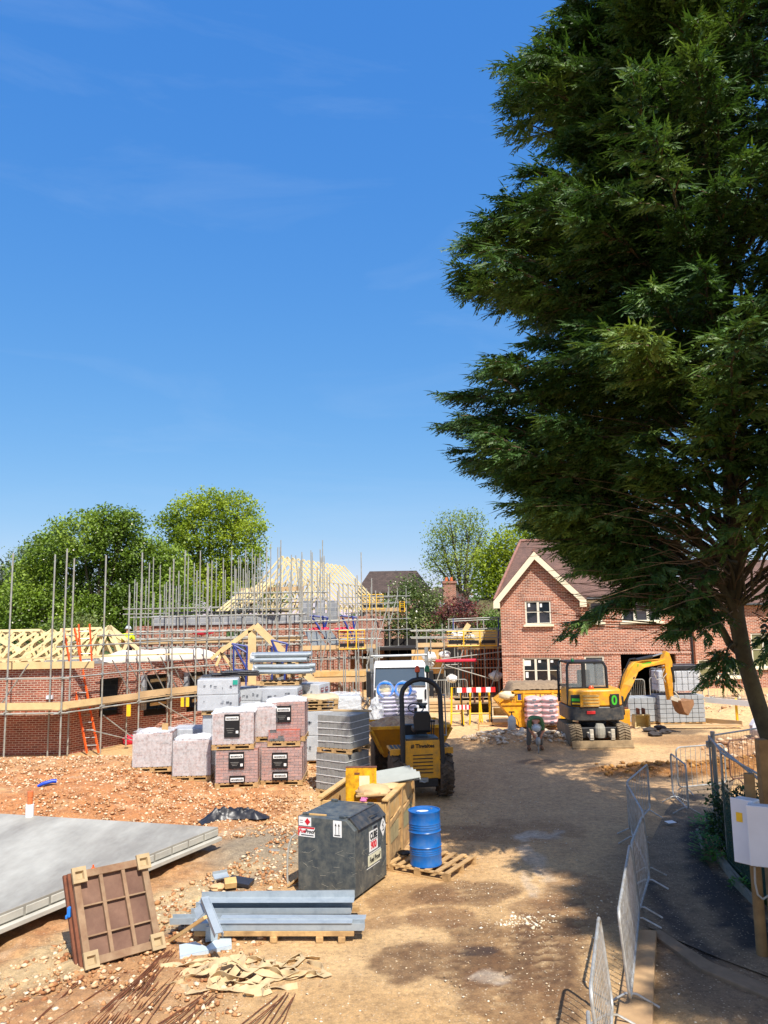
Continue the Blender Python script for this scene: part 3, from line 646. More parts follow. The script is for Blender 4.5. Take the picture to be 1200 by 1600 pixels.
def brick_house():
 Yf = 36.0; g0 = gz(8, 36) - 0.1
 X0 = P(784, 1010, Yf).x; RH = R_(-9.5); hd = Vector((math.cos(RH), math.sin(RH), 0)); hn = Vector((-hd.y, hd.x, 0))
 def PL(px, py, off=0):
  d = ray(px, py); o = Vector((X0, Yf, 0)) + hn * off; k = (o - CAM).dot(hn) / d.dot(hn); q = CAM + d * k
  return Vector((X0 + (q - o).dot(hd), Yf + off, q.z))
 X1 = PL(1085, 1010).x; XG = PL(907, 960).x; ze = PL(840, 936).z; apx = PL(834, 866)
 t = thing('brick_house', 'finished two storey red brick house with front gable and brown tiled roof', 'house', (X0, Yf, g0))
 def Z(py, px=850): return PL(px, py).z
 def U(px, py=1000): return PL(px, py).x - X0
 pr = 0.35  # projection of gable
 h1 = (U(820.5, 955), U(861, 955), Z(975.5), Z(938.5)); h2 = (U(817.5, 1048), U(877.5, 1048), Z(1070), Z(1027.5))
 LG = XG - X0
 wall_obj(t, 'gable_wall', (X0, Yf), (XG, Yf), g0, ze, .3, M['housebrick'], [h1, h2], gable=(apx.x - X0, apx.z))
 window(t, (X0, Yf), (1, 0), *h1, 2, notes=[(.16, .82, .1, .16), (.62, .8, .1, .16)])
 window(t, (X0, Yf), (1, 0), *h2, 3, notes=[(.12, .8, .3, .25), (.1, .36, .12, .26), (.44, .86, .12, .12), (.76, .86, .12, .12)], sill=False)
 Yb = Yf + pr
 def Ub(px, py=1000): return PL(px, py, pr).x - XG
 def Zb(py): return PL(985, py, pr).z
 h3 = (Ub(921, 955), Ub(941, 955), Zb(971.5), Zb(938.5)); h4 = (Ub(914.5, 1060), Ub(945.5, 1060), g0 + .2, Zb(1024.5))
 h5 = (Ub(971.5, 1060), Ub(1058, 1060), g0 + .02, Zb(1022)); h6 = (Ub(971, 955), Ub(1032.5, 955), Zb(971.5), Zb(938.5))
 wall_obj(t, 'front_wall', (XG, Yb), (X1, Yb), g0, ze, .3, M['housebrick'], [h3, h4, h5, h6])
 window(t, (XG, Yb), (1, 0), *h3, 1); window(t, (XG, Yb), (1, 0), *h6, 3)
 window(t, (XG, Yb), (1, 0), *h4, 1, bars=0, name='door_frame', sill=False, glass=glassmat('door_glass', (96, 104, 108), .1))
 wall_obj(t, 'side_wall', (X0 + .001, Yf + 9.5), (X0 + .001, Yf + .3), g0, ze, .3, M['housebrick'])
 wall_obj(t, 'side_wall', (X1 - .001, Yb + .3), (X1 - .001, Yf + 9.5), g0, ze, .3, M['housebrick'])
 wall_obj(t, 'rear_wall', (X1 - .31, Yf + 9.5), (X0 + .31, Yf + 9.5), g0, ze, .3, M['housebrick'])
 MB().box((XG + .0 + (X1 - XG) / 2, Yf + 5.0, g0 + 1.3), (X1 - XG - .7, 8.5, 2.55)).build('garage_interior', M['interior'], t, world=True) if False else None
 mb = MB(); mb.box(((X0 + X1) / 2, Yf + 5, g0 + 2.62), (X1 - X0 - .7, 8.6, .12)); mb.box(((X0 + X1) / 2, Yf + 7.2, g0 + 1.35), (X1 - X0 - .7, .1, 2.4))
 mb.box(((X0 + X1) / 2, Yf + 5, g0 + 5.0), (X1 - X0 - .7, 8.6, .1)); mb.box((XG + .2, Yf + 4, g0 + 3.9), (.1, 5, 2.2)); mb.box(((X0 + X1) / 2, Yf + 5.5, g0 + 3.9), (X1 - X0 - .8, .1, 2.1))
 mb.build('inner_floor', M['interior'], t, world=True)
 mb = MB()
 for (u0, u1, zz) in [(h1[0] - .12, h1[1] + .12, h1[3] + .11), (h2[0] - .12, h2[1] + .12, h2[3] + .11)]:
  mb.box((X0 + (u0 + u1) / 2, Yf - .002, zz), (u1 - u0, .02, .215))
 mb.build('soldier_course', M['soldier'], t, world=True)
 mb = MB(); zs = Z(1022.5)
 mb.box((X0 + LG / 2, Yf - .012, zs), (LG, .05, .075)); mb.box((XG + (X1 - XG) / 2 + .02, Yb - .012, zs), (X1 - XG - .04, .05, .075))
 for k in range(int((X1 - XG) / .225)): mb.box((XG + .15 + k * .225, Yb - .008, zs + .16), (.11, .04, .07))
 mb.build('string_course', M['soldier'], t, world=True)
 hw = .28; zE = ze - .02
 RZ = PL(813, 846, 4.7).z; RX0 = PL(813, 846, 4.7).x; RX1 = X1 - 1.9
 mb = MB(); yf = Yf - .25; yb = Yf + 9.8; ym = Yf + 4.7
 roofplane(mb, [(X0 - hw, yf + pr, zE), (X1 + hw, yf + pr, zE), (RX1, ym, RZ), (RX0, ym, RZ)])
 roofplane(mb, [(X1 + hw, yb, zE), (X0 - hw, yb, zE), (RX0, ym, RZ), (RX1, ym, RZ)])
 roofplane(mb, [(X0 - hw, yb, zE), (X0 - hw, yf + pr, zE), (RX0, ym, RZ)]); roofplane(mb, [(X1 + hw, yf + pr, zE), (X1 + hw, yb, zE), (RX1, ym, RZ)])
 ax = apx.x; az = apx.z + .16; yg = Yf - .30; gx0 = X0 - hw - .02; gx1 = XG + hw - .02
 yi = Yf + 4.2
 roofplane(mb, [(gx0, yg, zE), (ax, yg, az), (ax, yi, az), (gx0, yi - 3.4, zE)][::-1][::-1] if False else [(gx0, yg, zE - .02), (ax, yg, az), (ax, yi, az), (gx0, yg + .8, zE - .02)])
 roofplane(mb, [(ax, yg, az), (gx1, yg, zE - .02), (gx1, yg + .8, zE - .02), (ax, yi, az)])
 rf = mb.build('roof', M['rooftile'], t, world=True)
 mb = MB(); mb.tube([(RX0, ym, RZ + .02), (RX1, ym, RZ + .02)], .09, 8); mb.tube([(ax, yg, az + .01), (ax, yi, az + .01)], .08, 8)
 mb.tube([(RX0, ym, RZ + .02), (X0 - hw, yf + pr, zE + .02)], .07, 8)
 mb.build('ridge_tiles', mat('ridge_tile', (140, 100, 88), .8, .2, 6), t, world=True, smooth=True)
 mb = MB(); mb.beam((ax + .15, yi - .2, az + .01), (gx1 + .05, yg + .75, zE + .06), .16, .03)
 mb.build('valley_lead', mat('lead_valley', (176, 150, 142), .6, .15, 6), t, world=True)
 for sx, gx in ((-1, gx0), (1, gx1)):
  mb = MB(); dx = ax - gx; dz = az - zE; L = math.hypot(dx, dz); nx, nz_ = dz / L * (-sx) * -1, -abs(dx) / L
  w = .24
  a0 = Vector((gx, yg - .02, zE - .06)); a1 = Vector((ax, yg - .02, az - .06))
  off = Vector((0, 0, -w * L / abs(dx)))
  mb.add([a0, a1, a1 + off, a0 + off] + [q + Vector((0, .03, 0)) for q in (a0, a1, a1 + off, a0 + off)],
    [(0, 1, 2, 3), (7, 6, 5, 4), (0, 4, 5, 1), (1, 5, 6, 2), (2, 6, 7, 3), (3, 7, 4, 0)])
  mb.box((gx - sx * -.0 + (-sx) * -.0 + sx * -.14, yg + .14, zE - .25), (.30, .34, .24))
  mb.build('barge_board', M['cream'], t, world=True)
 mb = MB(); mb.box(((gx1 + X1 + hw) / 2, yf + pr + .04, zE - .12), (X1 + hw - gx1 - .02, .03, .2)); mb.build('fascia', M['cream'], t, world=True)
 mb = MB(); mb.tube([(gx1 + .05, yf + pr - .05, zE - .02), (X1 + hw, yf + pr - .05, zE - .02)], .065, 8); mb.build('gutter', M['black'], t, world=True, smooth=True)
 mb = MB(); mb.tube([(X0 - .12, yf + .3, zE - .05), (X0 - .12, Yf + .2, zE - .32), (X0 - .06, Yf + .3, zE - .5)], .05, 8); mb.build('gutter_end', M['black'], t, world=True, smooth=True)
 mb = MB(); mb.tube([(X1 - .03, Yb - .06, zE - .1), (X1 - .03, Yb - .06, g0)], .04, 8); mb.build('downpipe', M['black'], t, world=True, smooth=True)
 t.rotation_euler = (0, 0, RH)
 return t, X0, X1, XG, Yf, g0
HOUSE, HX0, HX1, HXG, HY, HG = brick_house()
def second_house():
 Y = 41.0; g0 = gz(18, 36); a = (P(1089, 1050, Y).x, Y); X1 = a[0] + 12
 t = thing('brick_house', 'half hidden brick house with cream windows behind the conifer trunk', 'house', (a[0], Y, g0))
 def U(px): return P(px, 1045, Y).x - a[0]
 def Z(py): return P(1140, py, Y).z
 hs = [(U(1091), U(1123), Z(1058), Z(1030)), (U(1137), U(1158), Z(1058), Z(1031)), (U(1177), U(1215), Z(1044), Z(990))]
 wall_obj(t, 'front_wall', a, (X1, Y), g0, Z(945), .3, M['housebrick'], hs)
 window(t, a, (1, 0), *hs[0], 1, glass=glassmat('reflecting_glass', (120, 118, 84), .1)); window(t, a, (1, 0), *hs[1], 2, glass=glassmat('reflecting_glass', (120, 118, 84), .1)); window(t, a, (1, 0), *hs[2], 2, glass=glassmat('reflecting_glass', (120, 118, 84), .1))
 wall_obj(t, 'side_wall', (a[0], Y + 8), (a[0], Y + .3), g0, Z(945), .3, M['housebrick'])
 mb = MB(); ze = Z(945); zr = Z(868); ym = Y + 4.2
 roofplane(mb, [(a[0] - .3, Y - .3, ze), (X1, Y - .3, ze), (X1, ym, zr), (a[0] + 2.4, ym, zr)]); roofplane(mb, [(X1, Y + 8.6, ze), (a[0] - .3, Y + 8.6, ze), (a[0] + 2.4, ym, zr), (X1, ym, zr)])
 roofplane(mb, [(a[0] - .3, Y + 8.6, ze), (a[0] - .3, Y - .3, ze), (a[0] + 2.4, ym, zr)])
 mb.build('roof', M['rooftile'], t, world=True)
 mb = MB(); mb.tube([(a[0] - .3, Y - .36, ze), (X1, Y - .36, ze)], .06, 8); mb.build('gutter', M['black'], t, world=True)
 return t
second_house()
POLEM = M['steel']
def pole_obj(t, p, z0, z1, r=.029, lean=(0, 0), m=None, name='upright_pole'):
 mb = MB(); mb.tube([(p[0], p[1], z0), (p[0] + lean[0], p[1] + lean[1], z1)], r, 6); return mb.build(name, m or POLEM, t, world=True, smooth=True)
def tube_obj(t, a, b, name='ledger', r=.028, m=None):
 mb = MB(); mb.tube([a, b], r, 6)
 return mb.build(name, m or POLEM, t, world=True, smooth=True)
def couplers(t, pts):
 for p in pts[:60]: MB().box(p, (.075, .085, .09)).build('coupler', M['galv'], t, world=True)
def bungalow():
 g0 = 0.0
 W0 = (-18.0, 27.6); W1 = (-11.0, 27.4); W2 = (-9.6, 29.9); W3 = (-5.0, 33.6)
 zt = P(60, 1045, 27.5).z
 t = thing('bungalow', 'single storey red brick bungalow shell with bare openings, behind left scaffold', 'building', (-11, 27.4, g0))
 wall_obj(t, 'wall', W0, W1, g0, zt, .3, M['redbrick'], [])
 L2 = math.hypot(W2[0] - W1[0], W2[1] - W1[1]); L3 = math.hypot(W3[0] - W2[0], W3[1] - W2[1])
 wall_obj(t, 'wall', W1, W2, g0, zt, .3, M['redbrick'], [(1.2, 2.3, 1.1, 2.45)])
 wall_obj(t, 'wall', W2, W3, g0, zt, .3, M['redbrick'], [(.35, 1.35, .9, 2.45), (2.1, 3.1, .9, 2.45), (3.9, 4.9, 1.0, 2.45)])
 mb = MB(); d = Vector((W3[0] - W2[0], W3[1] - W2[1], 0)).normalized()
 for u in (.35, 1.35, 2.1, 3.1, 3.9, 4.9):
  p = Vector((W2[0], W2[1], 0)) + d * (u + (.06 if u in (1.35, 3.1, 4.9) else -.0)); MB().box((p.x, p.y - .02, 1.8), (.14, .3, 1.3)).build('cavity_closer', M['blockwork'], t, world=True)
 mb = MB()
 for u in (.5, 2.25, 4.05):
  p = Vector((W2[0], W2[1], 0)) + d * u; q = p + d * .7
  for zz in (1.3, 1.75, 2.2): mb.beam((p.x, p.y + .3, zz), (q.x, q.y + .3, zz + .02), .05, .12)
 mb.build('prop_frame', M['newwood'], t, world=True)
 wall_obj(t, 'rear_wall', (-5.0, 38), (-18, 36), g0, zt - .1, .3, M['blockwork'])
 mb = MB(); mb.add([(W0[0], W0[1] + .3, zt - .35), (W1[0] - .1, W1[1] + .3, zt - .35), (W2[0], W2[1] + .5, zt - .35), (W3[0], W3[1] + .4, zt - .35), (-5, 37.7, zt - .35), (-18, 35.7, zt - .35)], [(0, 1, 2, 3, 4, 5)])
 mb.build('ceiling_deck', M['brown'], t, world=True)
 mb = MB(); mb.beam((-18, 27.35, zt + .13), (-10.2, 27.25, zt + .13), .05, .24); mb.beam((-18, 27.55, zt + .28), (-7.6, 30.6, zt + .30), .22, .05)
 mb.build('wall_plate', M['newwood'], t, world=True)
 mb = MB(); mb.box((-11.75, 27.35, 1.95), (.22, .1, .12)); mb.build('bulkhead_lamp', M['whitepl'], t, world=True)
 return t, zt
BUNG, BZ = bungalow()
def truss_pts(mb, c, d, half, rise, w=.09, th=.045, ww=None):
 """fink truss centred at c, plane along unit d"""
 d = Vector(d).normalized(); c = Vector(c); n = Vector((-d.y, d.x, 0))
 a = c - d * half; b = c + d * half; ap = c + Vector((0, 0, rise))
 q1 = a.lerp(ap, .5); q2 = b.lerp(ap, .5); l1 = a.lerp(b, .33); l2 = a.lerp(b, .67)
 for p, q in ((a, b), (a + (a - ap) * .08, ap), (b + (b - ap) * .08, ap), (q1, l1), (q2, l2), (ap, l1), (ap, l2))[:3 if ww == 0 else 7]:
  dd = (q - p).normalized(); web = (p in (q1, q2)) or (p == ap); mb.beam(p, q, th, (ww if ww and web else w), up=n.cross(dd))
def bungalow_roof():
 t = thing('truss_row', 'row of pale timber roof trusses standing on the left bungalow', 'roof trusses', (-14, 32, BZ))
 for k in range(10):
  mb = MB(); c = (-16.1 + k * .46, 31.6 + k * .10, BZ + .15); r = P(90, 984, 32).z - BZ - .15
  truss_pts(mb, c, (.70, .71, 0), 1.75, r, .10, .05); mb.build('truss', M['palewood'], t, world=True)
 mb = MB(); r = P(90, 984, 32).z
 mb.beam((-16.2, 31.6, r), (-14.2, 31.9, r), .05, .1); mb.beam((-13.5, 32.2, r), (-11.9, 32.5, r + .03), .05, .1)
 mb.build('ridge_batten', M['palewood'], t, world=True)
 t = thing('end_truss', 'wide double pale timber truss at the left end of the truss row', 'roof truss', (-16.5, 31, BZ))
 mb = MB(); r = P(20, 985, 31).z - BZ; truss_pts(mb, (-16.0, 31.0, BZ + .1), (.95, .3, 0), 1.9, r - .1, .2, .1); mb.build('truss', M['palewood'], t, world=True)
 t = thing('end_truss', 'pale timber truss at the right end of the truss row near the hi vis worker', 'roof truss', (-11.6, 32, BZ))
 mb = MB(); truss_pts(mb, (-11.6, 32.6, BZ + .15), (.98, .2, 0), 1.5, P(158, 979, 32.6).z - BZ - .15, .14, .1); truss_pts(mb, (-11.9, 33.1, BZ + .15), (.98, .2, 0), 1.5, P(158, 980, 32.6).z - BZ - .2, .12, .05); mb.build('truss', M['palewood'], t, world=True)
bungalow_roof()
def left_scaffold():
 t = thing('scaffold', 'steel tube scaffold with timber walkway wrapped around the left brick bungalow', 'scaffold', (-10.5, 26, 0))
 outer = [(-16.5, 26.2), (-14.6, 26.1), (-12.6, 26.0), (-10.75, 25.95), (-9.95, 27.4), (-9.1, 28.8), (-8.3, 30.2), (-7.2, 31.2), (-6.2, 32.0), (-5.2, 32.7)]
 tops = [(0, 880), (12, 876), (34, 864), (113, 857), (137, 868), (173, 864), (229, 874), (276, 880), (300, 890), (323, 895)]
 for i, (x, y) in enumerate(outer):
  ztop = P(tops[i][0], tops[i][1], y).z
  pole_obj(t, (x, y), gz(x, y) - .1, ztop)
 inner = [(-15.6, 27.1), (-13.7, 27.05), (-11.6, 27.0), (-10.9, 26.95), (-9.6, 29.0), (-8.5, 30.4), (-7.6, 31.1), (-6.4, 32.1), (-5.6, 32.9)]
 itop = [6.3, 6.1, 6.9, 6.75, 5.6, 6.6, 6.5, 5.9, 6.4]
 for (x, y), zt in zip(inner, itop): pole_obj(t, (x, y), gz(x, y) - .1, zt)
 cp = []
 Z1 = P(105, 1114, 25.95).z; Z2 = P(105, 1059, 25.95).z
 def chain(zs, off=(0, -.05), ext=.25, idx=range(0, 9)):
  for zz in zs:
   for i in idx:
    a, b = outer[i], outer[i + 1]; d = Vector((b[0] - a[0], b[1] - a[1], 0)).normalized() * ext
    tube_obj(t, (a[0] + off[0] - d.x, a[1] + off[1] - d.y, zz), (b[0] + off[0] + d.x, b[1] + off[1] + d.y, zz + rnd.uniform(-.02, .02)))
   for i in idx: cp.append((outer[i][0], outer[i][1] - .03, zz))
 chain([Z1, Z2]); chain([P(105, 1015, 26).z + .1], idx=range(3, 9)); chain([P(105, 1000, 26).z + .1], idx=range(4, 9))
 couplers(t, cp)
 for i in range(10):
  a = outer[i]; j = min(i, 8); b = inner[j]
  tube_obj(t, (a[0], a[1] - .15, Z1 + .05), (b[0] * .4 + a[0] * .6 if i in (3, 4) else a[0] + .1, b[1] + .2, Z1 + .05), 'transom')
 for i in range(9):
  a, b = outer[i], outer[i + 1]; d = Vector((b[0] - a[0], b[1] - a[1], 0)); L = d.length; d.normalize(); n = Vector((-d.y, d.x, 0))
  for k in range(5):
   mb = MB(); o = n * (.16 + k * .235); p = Vector((a[0], a[1], Z1 + .10)) + o - d * .12; q = Vector((b[0], b[1], Z1 + .10)) + o + d * .12
   mb.beam(p, q, .225, .038); mb.build('walkway_board', M['board'], t, world=True)
  mb = MB(); p = Vector((a[0], a[1], Z1 + .23 + (.04 if i > 4 else 0))) + n * .045 - d * .02; q = Vector((b[0], b[1], Z1 + .23 + (.04 if i > 4 else 0))) + n * .045 + d * .02
  mb.beam(p, q, .036, .225 if i < 4 else .215); mb.build('toe_board', M['board'] if i > 3 else M['newwood'], t, world=True)
 for i in range(4, 9):
  a, b = Vector((*outer[i], 0)), Vector((*outer[i + 1], 0))
  for f in (.15, .55, .8):
   p = a.lerp(b, f); q = a.lerp(b, f + .35) + Vector((.25, .55, 0))
   tube_obj(t, (p.x, p.y + .35, Z2 + .45), (q.x, q.y, Z1 + .2), 'raking_tube', .022, M['galv'])
 tube_obj(t, (-13.0, 26.4, Z1 + .2), (-12.1, 26.4, Z2 + .45), 'raking_tube', .022)
 tube_obj(t, (-10.0, 27.7, Z1 - .3), (-9.1, 29.0, .1), 'raking_tube', .022)
 tube_obj(t, (-8.6, 29.6, Z1 - .1), (-7.6, 31.0, .5), 'raking_tube', .022)
 tube_obj(t, (-10.2, 27.0, Z1 - .7), (-9.2, 28.6, .25), 'raking_tube', .022)
 mb = MB();
 for px in (285, 293):
  p = P(px, 1097, 29.9); mb.box(p, (.12, .03, .34))
 p = P(201, 1110, 27.6); mb.box(p, (.14, .03, .4)); mb.build('safety_tag', M['gateyellow'], t, world=True)
 l = thing('ladder', 'long orange ladder leaning on the left scaffold', 'ladder', (-10.2, 26, 0))
 f0 = G(136, 1176, .1); f1 = G(153, 1170, .1); top0 = P(99, 985, f0.y + 1.35); top1 = P(124, 977, f0.y + 1.5)
 a0 = Vector((f0.x, f0.y, 0.08)); a1 = Vector((f0.x + .38, f0.y + .05, 0.08)); w = a1 - a0
 T0 = P(99, 982, f0.y + 1.0);
 for off in (Vector((0, 0, 0)), w):
  mb = MB(); mb.beam(a0 + off, T0 + off, .035, .08); mb.build('stile', M['orange'], l, world=True)
 nr = 17
 for k in range(1, nr):
  p = a0.lerp(T0, k / nr); mb = MB(); mb.tube([p, p + w], .015, 6); mb.build('rung', M['galv'], l, world=True)
 l2 = thing('ladder', 'short orange ladder top standing behind the long ladder', 'ladder', (-10, 27.5, 2))
 A = P(127, 1045, 28.2); B = P(123, 975, 28.2); w = Vector((.36, .1, 0))
 for off in (Vector((0, 0, 0)), w):
  mb = MB(); mb.beam(A + off, B + off, .035, .08); mb.build('stile', M['orange'], l2, world=True)
 for k in range(1, 6):
  p = A.lerp(B, k / 6); MB().tube([p, p + w], .015, 6).build('rung', M['galv'], l2, world=True)
 return Z1, Z2
LZ1, LZ2 = left_scaffold()
def draped(name, label, cat, c, size, m, rz=0, seed=1, crum=.05, group=None, top=None):
 t = thing(name, label, cat, c, rz, group); r = np.random.RandomState(seed)
 nx, ny = 26, 10; mb = MB(); vs = []; fs = []
 for j in range(ny + 1):
  for i in range(nx + 1):
   u = i / nx; v = j / ny; h = size[2] * min(1, 5 * min(u, 1 - u) + .1) ** .5 * min(1, 5 * min(v, 1 - v) + .05) ** .5
   vs.append(((u - .5) * size[0], (v - .5) * size[1], h + crum * float(fbm(u * size[0] * 3 + seed, v * size[1] * 3, seed)) * 1.6))
 for j in range(ny):
  for i in range(nx): a = j * (nx + 1) + i; fs.append((a, a + 1, a + nx + 2, a + nx + 1))
 k = len(vs); vs += [(v[0], v[1], min(v[2], 0) - .01) for v in vs]
 fs += [tuple(reversed([q + k for q in f])) for f in fs]
 for i in range(nx): fs.append((i, i + k, i + 1 + k, i + 1)); a = ny * (nx + 1) + i; fs.append((a, a + 1, a + 1 + k, a + k))
 for j in range(ny): a = j * (nx + 1); fs.append((a, a + nx + 1, a + nx + 1 + k, a + k)); a += nx; fs.append((a, a + k, a + nx + 1 + k, a + nx + 1))
 mb.add(vs, fs).build('sheeting', m, t, smooth=True)
 return t
wsheet = mat('pale_sheeting', (216, 206, 190), .5, .12, 4, 0, .3)
p = P(250, 1030, 31.5)
draped('covered_stack', 'long stack under wrinkled pale sheeting on the bungalow wall head', 'covered stack', (p.x, p.y, BZ + .02), (4.6, .9, .42), wsheet, .55, 3, .08)
def middle():
 g0 = 0.3
 zb = P(300, 977, 38).z; zt = P(300, 961, 38).z
 a = (P(210, 990, 38).x, 38.0); b = (P(488, 990, 39.4).x, 39.4)
 t = thing('block_building', 'unfinished middle house of red brick topped by grey blockwork', 'building', (a[0], a[1], g0))
 wall_obj(t, 'brick_wall', a, b, g0, zb, .3, M['redbrick'], [(4.4, 5.3, 3.0, 3.9), (9.6, 10.6, 2.6, 3.6)])
 d = Vector((b[0] - a[0], b[1] - a[1], 0)).normalized()
 wall_obj(t, 'block_wall', (a[0] + .9, a[1] + .05), (b[0] + 1.2, b[1] + .05 + .1), zb + .002, zt, .25, M['blockwork'])
 wall_obj(t, 'side_wall', (b[0], b[1]), (b[0] + 2.5, b[1] + 5), g0, zb, .3, M['redbrick'], [(1, 2.2, 3.0, 4.0)])
 wall_obj(t, 'brick_wall', (b[0] + 1.0, 41.0), (P(600, 990, 44).x, 44), g0, zb + .3, .3, M['redbrick'], [(.25, 1.9, g0 + .1, 2.5), (2.1, 3.6, g0 + .1, 2.5)])
 mb = MB(); mb.box((b[0] + 3.2, 45.5, 1.6), (6, .1, 3.2)); mb.box((b[0] + 3.4, 44.0, 2.75), (6.5, 4.0, .12)); mb.box((b[0] + .9, 43.3, 1.5), (.1, 4, 2.6)); mb.box((P(600, 990, 45).x + .2, 45.2, 1.5), (.1, 3, 2.6)); mb.build('inner_wall', M['interior'], t, world=True)  # unseen ceiling and near-black walls added to keep the openings dark
 mb = MB();
 for px in (480, 500, 520): p = P(px, 955, 40.6); mb.box((p.x, p.y, p.z - .1), (.5, .4, 1.3))
 mb.build('block_pier', M['blockwork'], t, world=True)
 mb = MB(); mb.box(((a[0] + b[0]) / 2, 40.5, zt + .12), (b[0] - a[0] - 3, 3.5, .1)); mb.build('shade_band', M['sheet'], t, world=True)  # black slab stands in for the shaded band above the block wall
 return t, zt
MID, MZT = middle()
def big_roof():
 A = P(440, 869, 42);
 Bz = A.z; B = P(537, 886, 51.5); B.z = Bz
 ez = P(487, 950, 41.5).z
 d = (B - A); d.z = 0; L = d.length; d.normalize(); n = Vector((d.y, -d.x, 0)); hw = 2.65
 t = thing('timber_roof', 'large bare roof of pale timber trusses on the middle house', 'timber roof', (A.x, A.y, ez))
 N = 14; rise = Bz - ez
 for k in range(N):
  c = A + d * (L * k / (N - 1)); c.z = ez; mb = MB(); truss_pts(mb, c, n, hw, rise, .09, .04, .05 if k < 3 else 0); mb.build('truss', M['palewood'], t, world=True)
 for s in (-1, 1):
  for f in (.5, .97):
   mb = MB(); o = n * (s * hw * f); zz = Bz - rise * f + .07
   p = A + o; q = B + o; p.z = q.z = zz; mb.beam(p, q, .05, .03); mb.build('batten', M['palewood'], t, world=True)
 mb = MB()
 for f in (-.9, -.6, -.3, 0, .3, .6, .9):
  p = A + n * (hw * f) - d * .1; mb.beam((p.x, p.y, ez), (p.x + .15, p.y, Bz - rise * abs(f)), .05, .09)
 mb.build('gable_stud', M['palewood'], t, world=True)
 mb = MB(); p = A - n * 2.4 - d * .25; q = A + n * 1.4 - d * .25; mb.beam((p.x, p.y, ez + 1.05), (q.x, q.y, ez + 1.05), .04, .22); mb.build('gable_board', M['board'], t, world=True)
 mb = MB()
 for k in range(7):
  p = A - n * (hw - .3 * k) - d * .7; mb.beam((p.x - .9, p.y - .4, ez - .25), (p.x + .6, p.y, ez + 1.0 + .1 * k), .05, .1)
 mb.build('jack_rafter', M['palewood'], t, world=True)
 return ez
BRZ = big_roof()
def scaffold_line(name, label, A, B, n, zs, ztops, boards, depth=1.3, seed=1, braces=2, g0=.2, toe=True):
 t = thing(name, label, 'scaffold', (A[0], A[1], g0)); r = random.Random(seed)
 A = Vector((*A, 0)); B = Vector((*B, 0)); d = (B - A); L = d.length; d.normalize(); nn = Vector((-d.y, d.x, 0))
 pts = [A + d * (L * i / (n - 1)) for i in range(n)]
 for i, p in enumerate(pts):
  pole_obj(t, (p.x, p.y), g0 - .3, r.uniform(*ztops)); q = p + nn * depth
  pole_obj(t, (q.x + r.uniform(-.1, .1), q.y), g0 - .3, r.uniform(*ztops))
 cp = []
 for z in zs:
  for o in (0, depth):
   p = A + nn * o - d * .3; q = B + nn * o + d * .3
   tube_obj(t, (p.x, p.y - .04, z), (q.x, q.y - .04, z + r.uniform(-.05, .05)))
  for p in pts: cp.append((p.x, p.y - .03, z))
 couplers(t, cp)
 for z in boards:
  for p in pts[::1]:
   q = p + nn * depth; tube_obj(t, (p.x, p.y - .15, z - .06), (q.x, q.y + .1, z - .06), 'transom')
  for k in range(4):
   p = A + nn * (.18 + k * .26); q = B + nn * (.18 + k * .26)
   mb = MB(); mb.beam((p.x, p.y, z), (q.x, q.y, z), .235, .04); mb.build('walkway_board', M['board'], t, world=True)
  if toe:
   mb = MB(); p = A + nn * .04; q = B + nn * .04; mb.beam((p.x, p.y, z + .13), (q.x, q.y, z + .13), .036, .2); mb.build('toe_board', M['board'], t, world=True)
 for k in range(braces):
  i = r.randrange(0, n - 1); p = pts[i]; q = pts[i + 1]; z = r.choice(zs)
  tube_obj(t, (p.x, p.y - .08, z - 1.6), (q.x, q.y - .08, z + .1), 'brace')
 return t
def gate(t, a, b, z0, z1, plates=3):
 a = Vector(a); b = Vector(b); d = (b - a); L = d.length; d.normalize(); mb = MB(); r = .03
 P0 = [(a.x, a.y, z0), (b.x, b.y, z0), (b.x, b.y, z1), (a.x, a.y, z1)]; mb.tube(P0, r, 6, closed=True)
 for k in range(1, plates): p = a + d * (L * k / plates); mb.tube([(p.x, p.y, z0), (p.x, p.y, z1)], r, 6)
 for zz in (.45, .62, .8): mb.tube([(a.x, a.y, z0 + (z1 - z0) * zz), (b.x, b.y, z0 + (z1 - z0) * zz)], .012, 5)
 o = mb.build('gate_frame', M['gateyellow'], t, world=True)
 mb = MB()
 for k in range(plates): p = a + d * (L * (k + .5) / plates); mb.beam((p.x - d.x * L / plates * .42, p.y - d.y * L / plates * .42 - .035, z0 + .18), (p.x + d.x * L / plates * .42, p.y + d.y * L / plates * .42 - .035, z0 + .18), .01, .16)
 mb.build('sign_plate', M['label'], t, world=True)
scaffold_line('scaffold', 'tall forest of scaffold poles in front of the grey block wall', (P(212, 1000, 36).x, 36.0), (P(470, 1000, 37).x, 37.0), 15, [P(300, 986, 36).z, P(300, 998, 36).z, P(300, 965, 36).z + .05, P(300, 1012, 36).z], (5.7, 8.2), [P(300, 1006, 36).z], 1.3, 3, 4)
scaffold_line('scaffold', 'distant scaffold poles rising behind the grey block wall on the left', (P(200, 1000, 43).x, 43.0), (P(400, 1000, 43).x, 43.5), 12, [P(300, 950, 43).z, P(300, 958, 43).z], (6.0, 8.2), [], 1.5, 4, 1)
t = scaffold_line('scaffold', 'scaffold tower around the right corner of the bare timber roof', (P(566, 1000, 43).x, 43.0), (P(636, 1000, 45).x, 45.0), 6, [P(600, 942, 44).z, P(600, 932, 44).z, P(600, 985, 44).z, P(600, 1010, 44).z, P(600, 968, 44).z], (5.4, 6.4), [P(600, 956, 43.5).z], 1.6, 6, 5)
gate(t, P(567, 955, 42.8), P(599, 955, 43.0), P(580, 952, 42.9).z, P(580, 929, 42.9).z, 3)
